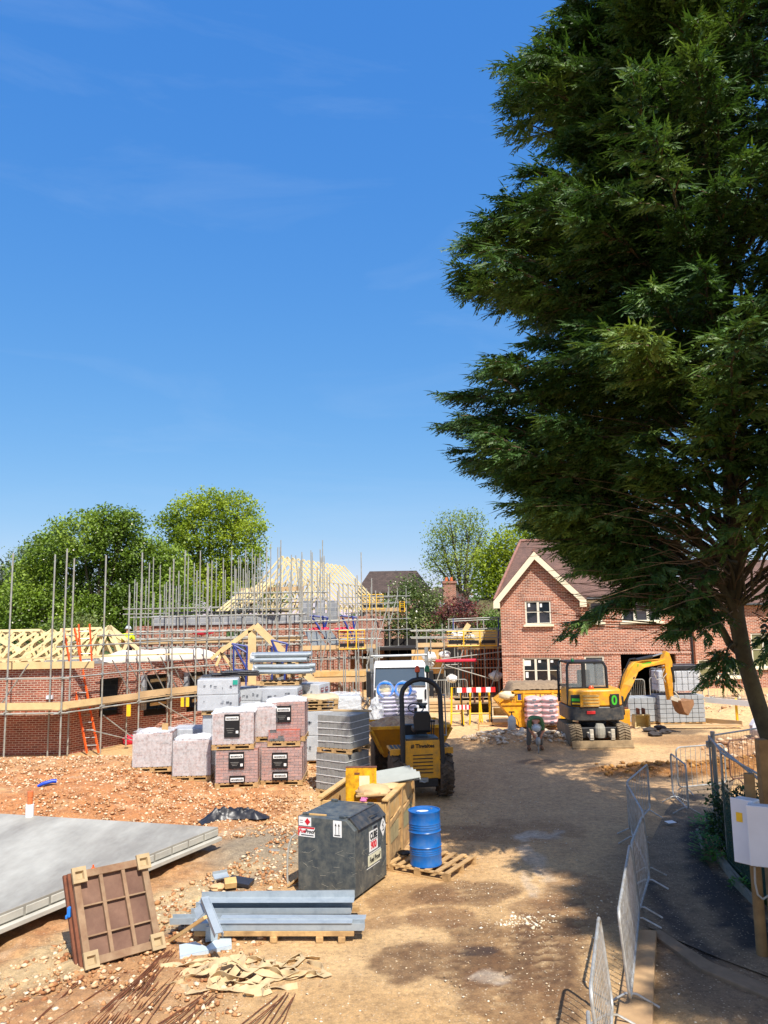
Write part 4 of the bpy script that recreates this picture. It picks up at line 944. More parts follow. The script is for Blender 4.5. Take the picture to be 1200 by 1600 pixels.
gate(t, P(625, 955, 44.6), P(632, 955, 44.8), P(628, 956, 44.7).z, P(628, 940, 44.7).z, 1)
t = scaffold_line('scaffold', 'scaffold with two timber decks in front of the brick corner under the big roof', (P(472, 1000, 36.0).x, 36.0), (P(588, 1000, 36.5).x, 36.5), 9, [P(530, 1000, 36).z, P(530, 985, 36).z, P(530, 970, 36).z, P(530, 1030, 36).z, P(530, 1060, 36).z], (5.6, 7.7), [P(530, 1016, 36).z, P(530, 1055, 36).z], 1.6, 8, 9)
gate(t, P(530, 1015, 35.8), P(570, 1015, 36.0), P(550, 1014, 35.9).z, P(550, 985, 35.9).z, 3)
t2 = scaffold_line('scaffold', 'scaffold around the truss gable on the middle house', (P(372, 1000, 40.2).x, 40.2), (P(505, 1000, 40.6).x, 40.6), 9, [P(440, 950, 40).z, P(440, 935, 40).z, P(440, 925, 40).z], (6.6, 8.6), [P(440, 941, 40).z], 1.2, 10, 3, toe=False)
tube_obj(t2, P(497, 930, 40), P(503, 870, 40), 'ladder_stile'); tube_obj(t2, P(468, 930, 40), P(462, 868, 40), 'ladder_stile')
t = scaffold_line('scaffold', 'low scaffold and timber deck beside the finished brick house', (P(652, 1000, 38.0).x, 38.0), (P(787, 1000, 38.0).x - .3, 38.0), 7, [P(720, 985, 38).z, P(720, 996, 38).z, P(720, 1032, 38).z, P(720, 1043, 38).z], (3.4, 4.4), [P(720, 1011, 38).z], 1.9, 12, 3)
gate(t, P(699, 1010, 37.8), P(776, 1008, 37.8), P(740, 1009, 37.8).z, P(740, 986, 37.8).z, 3)
for a, b in (((699, 968), (785, 964)), ((704, 971), (785, 967))): tube_obj(t, P(a[0], a[1], 38.5), P(b[0], b[1], 38.5), 'guard_rail')
for px in (701, 708, 779): tube_obj(t, P(px, 1010, 38.5), P(px, 966, 38.5), 'guard_post', .03, M['propblue'] if px != 701 else None)
tube_obj(t, P(690, 1030, 37.6), P(785, 1018, 37.6), 'brace'); tube_obj(t, P(697, 1040, 37.6), P(775, 1063, 37.6), 'brace')
def frame3(origin, x, y, z):
 return Matrix(((x[0], y[0], z[0], origin[0]), (x[1], y[1], z[1], origin[1]), (x[2], y[2], z[2], origin[2]), (0, 0, 0, 1)))
def form_panel():
 BL = G(131, 1514, 0.02); BR = G(251, 1480, 0.02); TL = P(108, 1366, BL.y + .42)
 u = (BR - BL); Wd = u.length; u.normalize(); v = (TL - BL); v = (v - u * v.dot(u) * .35); Hh = v.length; v.normalize()
 n = u.cross(v).normalized()      # towards the viewer
 t = thing('formwork_panel', 'rusty ribbed steel formwork panel propped upright against the slab edge', 'formwork panel', BL)
 def m(o): return frame3(o, u, v, n)
 def bx(mb, cu, cv, su, sv, cn, sn):
  mb.add([(x, y, z) for z in (cn - sn / 2, cn + sn / 2) for x, y in ((cu - su / 2, cv - sv / 2), (cu + su / 2, cv - sv / 2), (cu + su / 2, cv + sv / 2), (cu - su / 2, cv + sv / 2))],
    [(0, 3, 2, 1), (4, 5, 6, 7), (0, 1, 5, 4), (1, 2, 6, 5), (2, 3, 7, 6), (3, 0, 4, 7)], frame3(Vector((0, 0, 0)), u, v, n))
 mb = MB(); bx(mb, Wd / 2, Hh / 2, Wd - .01, Hh - .01, -.012, .02); mb.build('face_sheet', M['rustface'], t)
 for (cu, cv, su, sv) in ((.045, Hh / 2, .09, Hh), (Wd - .045, Hh / 2, .09, Hh), (Wd / 2, .05, Wd - .18, .1), (Wd / 2, Hh - .05, Wd - .18, .1)):
  mb = MB(); bx(mb, cu, cv, su, sv, .035, .07); mb.build('frame_rail', M['rust'], t, bevel=.005)
 for f in (.36, .66):
  mb = MB(); bx(mb, Wd * f, Hh / 2, .05, Hh - .2, .032, .066); mb.build('rib', M['rust'], t, bevel=.004)
 for f in (.30, .62):
  for a, b in ((.09, Wd * .36 - .025), (Wd * .36 + .025, Wd * .66 - .025), (Wd * .66 + .025, Wd - .09)):
   mb = MB(); bx(mb, (a + b) / 2, Hh * f, b - a, .02, .026, .052); mb.build('cross_rib', M['rust'], t)
 for cu, cv in ((.08, .07), (Wd - .06, .07), (.08, Hh - .06), (Wd - .06, Hh - .06)):
  mb = MB(); s = .095; o = u * cu + v * cv + n * .072
  q = [(-s, -s * 1.1, 0), (s, -s * 1.1, 0), (s, s * 1.1, 0), (-s, s * 1.1, 0), (-s, -s * 1.1, .05), (s, -s * 1.1, .05), (s, s * 1.1, .05), (-s, s * 1.1, .05), (-s * .6, -s * .7, .05), (s * .6, -s * .7, .05), (s * .6, s * .5, .05), (-s * .6, s * .5, .05), (-s * .45, -s * .5, .004), (s * .45, -s * .5, .004), (s * .45, s * .3, .004), (-s * .45, s * .3, .004)]
  mb.add(q, [(0, 1, 5, 4), (1, 2, 6, 5), (2, 3, 7, 6), (3, 0, 4, 7), (4, 5, 9, 8), (5, 6, 10, 9), (6, 7, 11, 10), (7, 4, 8, 11), (8, 9, 13, 12), (9, 10, 14, 13), (10, 11, 15, 14), (11, 8, 12, 15), (12, 13, 14, 15)], frame3(o, u, v, n))
  mb.build('corner_socket', mat('socket_steel', (168, 146, 110), .8, .15, 8, 0, .15), t)
 for k, (dn, du, dv) in enumerate(((-.09, -.035, .015), (-.2, -.06, .03))):
  t2 = thing('formwork_panel', ('rusty panel directly behind the leaning front formwork panel', 'rearmost dark rusty panel of the leaning formwork stack')[k], 'formwork panel', BL + n * dn + u * du + v * dv)
  mb = MB(); bx(mb, Wd / 2, Hh / 2, Wd, Hh, 0, .018); mb.build('face_sheet', M['rustdark'], t2)
  mb = MB()
  for (cu, cv, su, sv) in ((.03, Hh / 2, .06, Hh), (Wd - .03, Hh / 2, .06, Hh), (Wd / 2, .03, Wd - .12, .06), (Wd / 2, Hh - .03, Wd - .12, .06)): bx(mb, cu, cv, su, sv, .032, .045)
  mb.build('frame_rail', M['rustdark'], t2)
 c = thing('clamp', 'small bright blue clamp on the left edge of the formwork stack', 'clamp', BL + v * Hh * .62 - n * .12 - u * .05)
 MB().box((0, 0, 0), (.05, .07, .13)).box((-.02, -.04, -.05), (.03, .05, .05)).build('clamp_body', M['bluepl'], c, bevel=.01)
 c = thing('spray_mark_cap', 'small orange cap lying on top of the formwork panel', 'cap', BL + u * Wd * .3 + v * (Hh + .005) - n * .03)
 MB().lathe([(.03, 0), (.03, .02), (.012, .03), (.012, .06)], 10).build('cap', M['orange'], c)
form_panel()
def lintels():
 o = G(300, 1473, 0); e = G(556, 1473, 0); L = (e - o).length; d = (e - o).normalized(); n = Vector((-d.y, d.x, 0)); rz = math.atan2(d.y, d.x)
 t = thing('timber_pallet', 'low timber bearer pallet under the blue grey steel lintels', 'pallet', (o.x, o.y, 0), rz)
 for k, yy in enumerate((.04, .5, .95)):
  MB().box((L / 2 + (.0 if k else 0), yy, .12), (L - .05, .09, .07)).build('bearer', M['pallet'], t, bevel=.006)
 for xx in (.35, L * .5, L * .78, L - .2):
  MB().box((xx, .5, .045), (.1, 1.05, .08)).build('foot_block', M['pallet'], t, bevel=.006)
 z0 = .158
 def lint(name, label, x0, x1, y0, prof, z=z0, rzz=0, cat='steel lintel', web=True):
  q = thing(name, label, cat, (o.x + d.x * x0 + n.x * y0, o.y + d.y * x0 + n.y * y0, z), rz + rzz, 'steel lintels on the timber pallet')
  mb = MB(); mb.prism(prof, x1 - x0, Matrix.Rotation(-math.pi / 2, 4, 'Z') @ Matrix.Scale(1, 4)); mb.build('channel', M['bluesteel'], q, bevel=.003)
  return q
 def cav(w, h, th=.006):   # top-hat lintel section
  return [(0, 0), (w, 0), (w, th), (w * .62, th), (w * .62, h), (w * .38, h), (w * .38, h - th), (w * .60, h - th), (w * .60, th + .0), (0, th)]
 def ang(w, h, th=.007): return [(0, 0), (w, 0), (w, h), (w - .05, h), (w - .05, h - th), (w - th, h - th), (w - th, th), (0, th)]
 def chan(w, h, th=.007): return [(0, 0), (w, 0), (w, h), (w - th, h), (w - th, th), (th, th), (th, h), (0, h)]
 def place(label, x0, x1, y0, z, prof, rzz=0, mt='bluesteel'):
  q = thing('steel_lintel', label, 'steel lintel', (o.x + d.x * x0 + n.x * y0, o.y + d.y * x0 + n.y * y0, z), rz + rzz, 'steel lintels on the timber pallet')
  mb = MB(); mb.prism([(a, b) for a, b in prof], x1 - x0, Matrix(((0, 1, 0, 0), (1, 0, 0, 0), (0, 0, 1, 0), (0, 0, 0, 1)))); mb.build('channel', M[mt], q, bevel=.002)
  mb = MB(); k = .3
  while k < x1 - x0 - .1: mb.lathe([(.012, 0), (.012, .001)], 8, Matrix.Translation((k, prof[2][0] * .5 if False else .055, .0085)) ); k += .33
  return q
 C = lambda w, h: [(0, 0), (0, h), (.006, h), (.006, .006), (w - .006, .006), (w - .006, h), (w, h), (w, 0)]
 A = lambda w, h: [(0, 0), (0, .006), (w - .006, .006), (w - .006, h), (w, h), (w, 0)]
 place('front long blue grey lintel with stepped folds nearest the webbing heap', -.02, L + .12, .0, z0, C(.16, .10))
 place('narrow lintel nested inside the front lintel', .1, L + .05, .03, z0 + .02, C(.11, .05))
 place('thin folded lintel along the front edge of the pile', .0, L - .05, -.02, z0 + .105, A(.15, .02))
 place('flat wide lintel lying behind the front lintel, its end cut square', .35, L + .13, .17, z0 + .09, [(0, 0), (0, .007), (.16, .007), (.16, .0)])
 place('low lintel lying in the dark gap of the pile', -.35, L - .2, .42, z0 - .0, C(.12, .03), -.01)
 place('short lintel wedged in the middle of the pile, at left', -.4, .75, .22, z0 + .0, C(.16, .09), .03)
 place('rear upper lintel with a tall back flange below the tank', -.1, L - .08, .62, z0 + .16, A(.22, .09), .0)
 place('rear lintel under the upper one', -.2, L - .12, .62, z0, C(.26, .085), .0)
 place('rearmost lintel with a dark grooved end', .5, L - .1, .90, z0 + .06, C(.17, .12), .02)
 q = thing('steel_lintel', 'short blue grey channel laid across the left end of the lintel pile', 'steel lintel', (0, 0, 0), 0, 'steel lintels on the timber pallet')
 a = P(320, 1405, 11.55); b = P(340, 1458, 10.95); q.location = a
 mb = MB(); mb.beam(Vector((0, 0, .03)), (b - a) + Vector((.02, 0, .0)), .11, .012); mb.beam(Vector((-.055, 0, .0)), (b - a) + Vector((-.035, 0, -.03)), .01, .07); mb.beam(Vector((.055, 0, .0)), (b - a) + Vector((.075, 0, -.03)), .01, .07); mb.build('channel', M['bluesteel'], q)
 q = thing('steel_lintel', 'square blue grey plate standing behind the crossed channel', 'steel lintel', (0, 0, 0), 0, 'steel lintels on the timber pallet')
 a = P(306, 1424, 11.5); b = P(322, 1420, 11.5); q.location = a; mb = MB(); mb.beam((0, 0, -.05), (.16, .02, .1), .2, .012, up=(0, -.4, 1)); mb.build('channel', M['bluesteel'], q)
 pc = mat('bright_zinc_plate', (196, 212, 222), .4, .06, 4, .2, .02)
 q = thing('zinc_plate', 'pale bent zinc plate lying in front of the lintels at left', 'metal plate', G(284, 1492, .0))
 o_ = G(284, 1492, 0)
 pts = [G(281, 1494, .05), G(362, 1477, .05), G(361, 1460, .05), G(344, 1462, .05), G(322, 1479, .05), G(305, 1471, .05), G(280, 1476, .05)]
 mb = MB(); k = len(pts); vs = [tuple(p - o_) for p in pts]; vs2 = [(v[0], v[1], v[2] - .012) for v in vs]
 mb.add(vs + vs2, [tuple(range(k)), tuple(reversed(range(k, 2 * k)))] + [(i, i + k, (i + 1) % k + k, (i + 1) % k) for i in range(k)])
 mb.beam((pts[0] - o_) + Vector((0, 0, -.025)), (pts[1] - o_) + Vector((0, 0, -.025)), .01, .05); mb.build('plate', pc, q)
 q = thing('steel_offcut', 'folded blue grey channel offcut standing between plate and bearer', 'metal offcut', G(330, 1475, 0))
 mb = MB(); mb.box((0, 0, .14), (.16, .02, .2), .3); mb.box((.06, .08, .14), (.02, .14, .2), .3); mb.box((-.02, .05, .045), (.16, .14, .01), .3); mb.build('channel', M['bluesteel'], q)
 a = G(266, 1470, .03); b = G(322, 1431, .10)
 q = thing('timber_offcut', 'loose timber length leaning on the left end of the bearer pallet', 'timber', a); b = P(321, 1433, 11.2)
 mb = MB(); mb.beam((0, 0, 0), b - a, .06, .045); mb.build('plank', M['orangewood'], q, bevel=.004)
lintels()
def straps():
 r = random.Random(5); c = G(372, 1525, 0)
 t = thing('webbing_straps', 'tangled heap of sandy lifting straps in front of the steel lintels', 'straps', c)
 def ribbon(pts, w, tw):
  mb = MB(); vs = []; n = len(pts)
  for i, p in enumerate(pts):
   dd = (pts[min(i + 1, n - 1)] - pts[max(i - 1, 0)]).normalized(); a = tw[0] + tw[1] * math.sin(i * tw[2])
   sd = dd.cross(Vector((0, 0, 1))); sd = sd.normalized() if sd.length > 1e-3 else Vector((1, 0, 0)); up = sd.cross(dd)
   s = sd * math.cos(a) + up * math.sin(a); nn = dd.cross(s) * .003
   for q in (p - s * w / 2 + nn, p + s * w / 2 + nn, p + s * w / 2 - nn, p - s * w / 2 - nn): vs.append(q)
  fs = []
  for i in range(n - 1):
   for j in range(4): fs.append((i * 4 + j, (i + 1) * 4 + j, (i + 1) * 4 + (j + 1) % 4, i * 4 + (j + 1) % 4))
  mb.add(vs, fs); return mb
 for k in range(15):
  pts = []; x = r.gauss(-.05, .26); y = r.gauss(0, .15); a = r.uniform(0, 6.28); h = r.uniform(.04, .22)
  for i in range(26):
   a += r.uniform(-.6, .75); x += math.cos(a) * .085; y += math.sin(a) * .06; x *= .97; y *= .93
   rr = math.hypot(x / .6, y / .35); hh = max(.02, (h + .05 * math.sin(i * .9 + k)) * max(.1, 1.15 - rr)); pts.append(Vector((x, y, hh)))
  sm = []
  for i in range(len(pts) - 1):
   for q in (0, .33, .66): sm.append(pts[i].lerp(pts[i + 1], q))
  ribbon(sm, r.uniform(.08, .11), (r.uniform(-.7, .7), r.uniform(.5, 1.3), r.uniform(.1, .25))).build('strap', M['strap'], t, smooth=True)
 L = [(436, 1512), (452, 1500), (470, 1490), (474, 1496), (462, 1508), (440, 1518), (420, 1524)]
 pts = [G(a, b, .03) - c for a, b in L]; sm = []
 for i in range(len(pts) - 1):
  for q in (0, .25, .5, .75): sm.append(pts[i].lerp(pts[i + 1], q))
 ribbon(sm, .07, (.4, .6, .3)).build('strap', M['strap'], t, smooth=True)
 L = [(424, 1548), (412, 1552), (408, 1545), (420, 1534), (430, 1528)]; pts = [G(a, b, .03) - c for a, b in L]; sm = []
 for i in range(len(pts) - 1):
  for q in (0, .25, .5, .75): sm.append(pts[i].lerp(pts[i + 1], q))
 ribbon(sm, .06, (.4, .6, .3)).build('strap', M['strap'], t, smooth=True)
straps()
def rebars():
 r = random.Random(9); sets = [
  ('bundle of long rusty steel bars running from the panel foot to the lower edge', [(268, 1487, 165, 1606, 4, 10), (262, 1490, 128, 1606, 3, 5)]),
  ('loose group of rusty bars just left of the webbing straps', [(285, 1515, 200, 1606, 9, 5), (328, 1555, 262, 1606, 7, 7)]),
  ('thin pair of crossed rusty bars below the formwork panel', [(130, 1525, 40, 1606, 3, 2), (187, 1533, 60, 1606, 3, 2)]),
  ('group of parallel rusty bars at the lower edge right of the straps', [(450, 1556, 405, 1606, 8, 7)])]
 for lab, gs in sets:
  o = G(gs[0][0], gs[0][1]); t = thing('steel_bars', lab, 'steel bars', (o.x, o.y, 0), 0, 'rusty reinforcing bars on the ground')
  for (x0, y0, x1, y1, sp, n) in gs:
   for k in range(n):
    a = G(x0 + (k - n / 2) * sp * .55, y0 + r.uniform(-3, 9)); b = G(x1 + (k - n / 2) * sp * 1.5, y1 + 10)
    pts = [a.lerp(b, f) for f in (0, .2, .4, .6, .8, 1)]
    pts = [Vector((p.x + r.uniform(-.008, .008), p.y, .022 + .008 * (k % 3) + max(0, gz(p.x, p.y)))) for p in pts]
    mb = MB(); mb.tube(pts, .0065, 5); mb.build('bar', M['rebar'], t, world=True, smooth=True)
 o = G(62, 1590)
rebars()
def debris():
 c = G(360, 1392, 0); t = thing('block_offcut', 'square pale timber offcut on the debris behind the lintels', 'offcut', (c.x, c.y, .08), .3)
 MB().box((0, 0, .05), (.2, .17, .1), mtx=Matrix.Rotation(.3, 3, 'X')).build('offcut', M['orangewood'], t, bevel=.006)
 c = G(375, 1385, 0); t = thing('roof_sheet_offcut', 'flat black sheet offcut beside the square timber offcut', 'sheet offcut', (c.x, c.y, .05), -.15)
 MB().box((0, 0, .03), (.42, .32, .06), mtx=Matrix.Rotation(.12, 3, 'Y')).build('sheet', M['sheet'], t, bevel=.008)
 c = G(345, 1382, 0); t = thing('steel_offcut', 'small blue grey steel offcut on top of the debris heap', 'metal offcut', (c.x, c.y, .12), .5)
 MB().box((0, 0, .02), (.26, .14, .02), mtx=Matrix.Rotation(.3, 3, 'X')).box((0, .07, .05), (.26, .015, .08)).build('channel', M['bluesteel'], t)
 c = G(340, 1393, 0); t = thing('torn_bag', 'torn cream paper bag half buried under the offcuts', 'bag', (c.x, c.y, .02), .2)
 MB().ball((0, 0, .05), .12, 12, 8, (1.2, .8, .5), .18, rnd).build('bag', M['kraft'], t, smooth=True)
 c = G(428, 1338, .0); t = thing('concrete_block', 'grey concrete block lying alone left of the fuel tank', 'block', (c.x, c.y, .0), .5)
 MB().box((0, 0, .06), (.22, .1, .12), mtx=Matrix.Rotation(.2, 3, 'Y')).build('block', M['kerb'], t, bevel=.01)
 c = GT(365, 1280); t = thing('plastic_sheeting', 'crumpled black plastic sheeting on the rubble beside the slab corner', 'sheeting', c, .45)
 r = np.random.RandomState(4); nx, ny = 40, 22; vs = []; fs = []
 for j in range(ny + 1):
  for i in range(nx + 1):
   u = i / nx; v = j / ny; x = (u - .5) * 1.5; y = (v - .5) * .42 + .18 * math.sin(u * 5)
   e = min(1, 4 * min(u, 1 - u)) * min(1, 3 * min(v, 1 - v))
   h = .02 + e * (.16 + 1.1 * .3 * abs(float(fbm(x * 5, y * 7, 3))) + .1 * float(fbm(x * 13, y * 13, 5)))
   vs.append((x + .07 * float(fbm(x * 8, y * 8, 9)), y + .09 * float(fbm(x * 7, y * 7, 12)), h))
 for j in range(ny):
  for i in range(nx): a = j * (nx + 1) + i; fs.append((a, a + 1, a + nx + 2, a + nx + 1))
 MB().add(vs, fs).build('sheeting', M['sheet'], t, smooth=True)
 for k, (a, b, c_) in enumerate((((452, 1245), (430, 1290), 'curved pale timber strip on the rubble beside the black sheeting'),)):
  p0 = GT(421, 1274); pts = [GT(x, y) - p0 + Vector((0, 0, .03)) for x, y in ((421, 1274), (417, 1285), (409, 1293), (399, 1298), (385, 1297))]
  t = thing('pipe_offcut', c_, 'pipe', p0); MB().tube(pts, .018, 8).build('pipe', M['pallet'], t, smooth=True)
 p0 = GT(74, 1230); t = thing('blue_pipe', 'short bright blue pipe offcut on the orange rubble bank', 'pipe', p0 + Vector((0, 0, .06)), .35)
 MB().tube([(-.22, 0, -.02), (-.1, 0, .03), (.1, .02, .07), (.2, .03, .06)], [.03, .045, .045, .05], 10).build('pipe', mat('royal_blue_pipe', (20, 70, 190), .4, .05, 5), t, smooth=True)
 p0 = GT(201, 1163); t = thing('red_bag', 'crumpled pink red plastic bag at the top of the rubble bank', 'bag', p0, 0)
 MB().ball((0, 0, .15), .2, 16, 10, (1.1, .8, .9), .2, rnd).build('bag', M['pinkred'], t)
debris()
def hose():
 p0 = G(455, 1388); t = thing('hose', 'grey hose looped against the left side of the fuel tank', 'hose', p0)
 Y = p0.y + .25
 pts = [P(x, y, Y) for x, y in ((463, 1303), (456, 1308), (451, 1322), (449, 1345), (449, 1370), (450, 1384), (455, 1387), (462, 1380), (469, 1368))]
 sm = []
 for i in range(len(pts) - 1):
  for q in (0, .5): sm.append(pts[i].lerp(pts[i + 1], q) - p0)
 MB().tube(sm, .016, 8).build('hose', M['rope'], t, smooth=True)
 t2 = thing('timber_offcut', 'thin timber offcuts heaped at the foot of the looped hose', 'timber', p0 + Vector((.02, .1, 0)))
 for k in range(5):
  a = Vector((-.08 + .03 * k, -.1 + .05 * k, .03)); MB().beam(a, a + Vector((.2, .12, .14 - .02 * k)), .03, .02).build('stick', M['brown'] if k % 2 else M['pallet'], t2)
hose()
def tank():
 A = G(555.5, 1409); Bc = G(603, 1373); v = (Bc - A); v.z = 0; D = v.length; v.normalize(); u = Vector((v.y, -v.x, 0)) * -1   # u to the left
 if u.x > 0: u = -u
 Wd = 1.08; H = P(552.5, 1284, A.y).z; D = 1.22
 rz = math.atan2(-u.y, -u.x)
 t = thing('fuel_tank', 'dark grey steel cube fuel tank with hazard stickers', 'fuel tank', (A.x, A.y, 0), rz)
 mb = MB(); ch = .17
 prof = [(0, .06), (D, .06), (D, H), (.0, H)]
 vs = [(-Wd, 0, .05), (0, 0, .05), (0, D, .05), (-Wd, D, .05), (-Wd, 0, H), (-ch, 0, H), (0, 0, H - ch * .9), (-Wd, D, H), (-ch, D, H), (0, D, H - ch * .9)]
 mb.add(vs, [(0, 3, 2, 1), (0, 1, 6, 5, 4), (1, 2, 9, 6), (3, 7, 8, 9, 2), (0, 4, 7, 3), (4, 5, 8, 7), (5, 6, 9, 8)])
 mb.build('tank_body', M['grey'], t, bevel=.012)
 MB().box((-Wd / 2, D / 2, .025), (Wd - .1, D - .08, .05)).build('skid_base', M['black'], t)
 mb = MB(); q = .012
 mb.beam((-ch + .01, .08, H + .012 - .0), (-ch + .01, D - .08, H + .012), .03, .03); mb.build('hinge_bar', M['darkgrey'], t)
 s = math.sqrt(2) / 2
 mb = MB(); mb.add([(-ch + .02, .10, H - .005), (.012, .10, H - ch * .9 - .02), (.012, D - .06, H - ch * .9 - .02), (-ch + .02, D - .06, H - .005), (-ch + .04, .10, H + .02), (.035, .10, H - ch * .9 + .0), (.035, D - .06, H - ch * .9 + .0), (-ch + .04, D - .06, H + .02)],
      [(0, 3, 2, 1), (4, 5, 6, 7), (0, 1, 5, 4), (1, 2, 6, 5), (2, 3, 7, 6), (3, 0, 4, 7)]); lid = mb.build('lid', M['darkgrey'], t, bevel=.006)
 mb = MB(); mb.tube([(-.03, D * .5, H - .07), (.03, D * .5, H - .04), (.03, D * .7, H - .04), (-.03, D * .7, H - .07)], .012, 6); mb.build('lid_handle', M['darkgrey'], lid)
 mb = MB(); mb.box((.004, D * .62, H - .26), (.008, .2, .07)); mb.build('lock_slot', M['galv'], t); MB().box((.009, D * .62, H - .265), (.004, .13, .04)).build('slot_hole', M['textblack'], t)
 for x, y in ((-Wd + .1, .1), (-.28, .12), (-Wd + .1, D - .1), (-.25, D - .1)):
  MB().box((x, y, H + .02), (.12, .05, .04)).build('lifting_lug', M['grey'], t, bevel=.01)
 MB().ball((-.25, .25, H + .01), .06, 12, 6, (1.3, 1, .35)).build('vent_cap', M['grey'], t, smooth=True)
 fr = (math.pi / 2, 0, 0); e = -.003
 def plate(name, x, z, w, h, m=M['paper'], face='front', yy=0, off=.003):
  mb = MB()
  if face == 'front': mb.box((x, -off, z), (w, .004, h))
  else: mb.box((off, yy, z), (.004, w, h))
  return mb.build(name, m, t)
 plate('sticker', -Wd + .14, H - .08, .24, .14);
 mb = MB(); mb.add([(-Wd + .19, -.007, H - .08 - .06), (-Wd + .245, -.007, H - .08), (-Wd + .19, -.007, H - .08 + .06), (-Wd + .135, -.007, H - .08)], [(0, 1, 2, 3)]); mb.build('diamond', M['textred'], t)
 for k in range(2): MB().box((-Wd + .07, -.006, H - .065 - .035 * k), (.06, .002, .008)).build('small_print', M['textpurple'], t)
 plate('sticker', -Wd + .17, H - .245, .32, .16, off=.004); MB().box((-Wd + .17, -.008, H - .178), (.31, .002, .025)).build('red_stripe', M['textred'], t)
 MB().box((-Wd + .02, -.008, H - .245), (.02, .002, .14)).build('red_stripe', M['textred'], t)
 text('Fuel', .085, M['textred'], t, (-Wd + .095, -.009, H - .235), fr, sx=.95, shear=.2, bold=.002); text('Proof', .085, M['textblack'], t, (-Wd + .232, -.009, H - .235), fr, sx=.95, shear=.2, bold=.002)
 MB().box((-Wd + .19, -.009, H - .295), (.24, .002, .012)).build('small_print', M['textblack'], t)
 plate('sticker', -.32, H - .145, .16, .26)
 for dx in (-.03, .03):
  mb = MB(); mb.box((-.32 + dx, -.007, H - .155), (.008, .002, .15)); mb.add([(-.32 + dx - .018, -.007, H - .10), (-.32 + dx + .018, -.007, H - .10), (-.32 + dx, -.007, H - .055)], [(0, 1, 2)]); mb.build('arrow_print', M['textblack'], t)
 MB().box((-.32, -.007, H - .245), (.11, .002, .014)).build('bar_print', M['textblack'], t)
 rr = (math.pi / 2, 0, math.pi / 2)
 plate('sticker', 0, H - .46, .33, .33, face='right', yy=D * .57)
 text('CUBE', .155, M['textblack'], t, (.008, D * .57, H - .385), rr, sx=.72, bold=.005); text('900', .165, M['textred'], t, (.008, D * .57, H - .54), rr, sx=.9, bold=.005)
 MB().box((.007, D * .57, H - .46), (.002, .30, .006)).build('rule_print', M['textblack'], t)
 plate('sticker', 0, H - .76, .52, .17, mat('faded_cream_paper', (206, 204, 176), .5, .05, 8), 'right', D * .60)
 text('Fuel Proof', .125, M['textblack'], t, (.008, D * .60, H - .765), rr, sx=.78, shear=.2, bold=.002)
 MB().box((.006, D * .60, H - .655), (.002, .46, .014)).box((.006, D * .55, H - .87), (.002, .5, .012)).build('small_print', M['paper'], t)
 mb = MB(); c = (D * .88, H - .33); s = .17
 mb.add([(.006, c[0] - s * .72, c[1]), (.006, c[0], c[1] - s), (.006, c[0] + s * .72, c[1]), (.006, c[0], c[1] + s)], [(0, 1, 2, 3)]); mb.build('hazard_diamond', M['paper'], t)
 mb = MB(); mb.box((.009, c[0] - .0, c[1] + .03), (.002, .012, .13)); mb.box((.009, c[0], c[1] + .05), (.002, .09, .01), mtx=Matrix.Rotation(.5, 3, 'X')); mb.box((.009, c[0], c[1] + .01), (.002, .08, .01), mtx=Matrix.Rotation(-.5, 3, 'X'))
 mb.add([(.009, c[0] - .06, c[1] - .065), (.009, c[0] + .02, c[1] - .05), (.009, c[0] + .07, c[1] - .02), (.009, c[0] + .03, c[1] - .075)], [(0, 1, 2, 3)]); mb.build('fish_tree_print', M['textblack'], t)
 mb = MB(); r = random.Random(3)
 for k in range(26):
  x = r.uniform(-Wd + .05, -.05); z = r.uniform(.1, .75); a = r.uniform(-.6, .6); L = r.uniform(.03, .16)
  mb.beam((x, -.0025, z), (x + L * math.cos(a), -.0025, z + L * math.sin(a)), .0015, r.uniform(.002, .006), up=(0, 0, 1))
 for k in range(26):
  y = r.uniform(.05, D - .1); z = r.uniform(.1, .8); a = r.uniform(-1.2, 1.2); L = r.uniform(.04, .2)
  mb.beam((.0025, y, z), (.0025, y + L * math.cos(a), z + L * math.sin(a)), .0015, r.uniform(.002, .006), up=(0, 0, 1))
 mb.build('scratches', mat('scratch_grey', (150, 148, 134), .6, .1, 8), t)
 k = thing('timber_strip', 'short thin timber strip lying on top of the fuel tank', 'timber', (t.matrix_basis @ Vector((-Wd + .28, .18, H)) if False else Matrix.Translation((A.x, A.y, 0)) @ Matrix.Rotation(rz, 4, 'Z') @ Vector((-Wd + .3, .14, H + .012))), rz + .1)
 MB().box((0, 0, 0), (.33, .035, .02)).build('strip', M['orangewood'], k)
 k = thing('pink_glove', 'crumpled pink glove on the rear edge of the fuel tank', 'glove', Matrix.Translation((A.x, A.y, 0)) @ Matrix.Rotation(rz, 4, 'Z') @ Vector((-.42, D - .05, H + .03)), rz)
 mb = MB(); mb.ball((0, 0, .02), .055, 10, 6, (1.2, .9, .6), .1, rnd)
 for q in range(4): mb.tube([(-.04 + q * .028, 0, .03), (-.045 + q * .032, .03, .06), (-.05 + q * .036, .05, .04)], .012, 6)
 mb.build('glove', mat('pink_fabric', (206, 110, 150), .8, .15, 10), k, smooth=True)
 return t, A, u, v, D, H, rz
TANK, TA, Tu, Tv, TD, TH, Trz = tank()
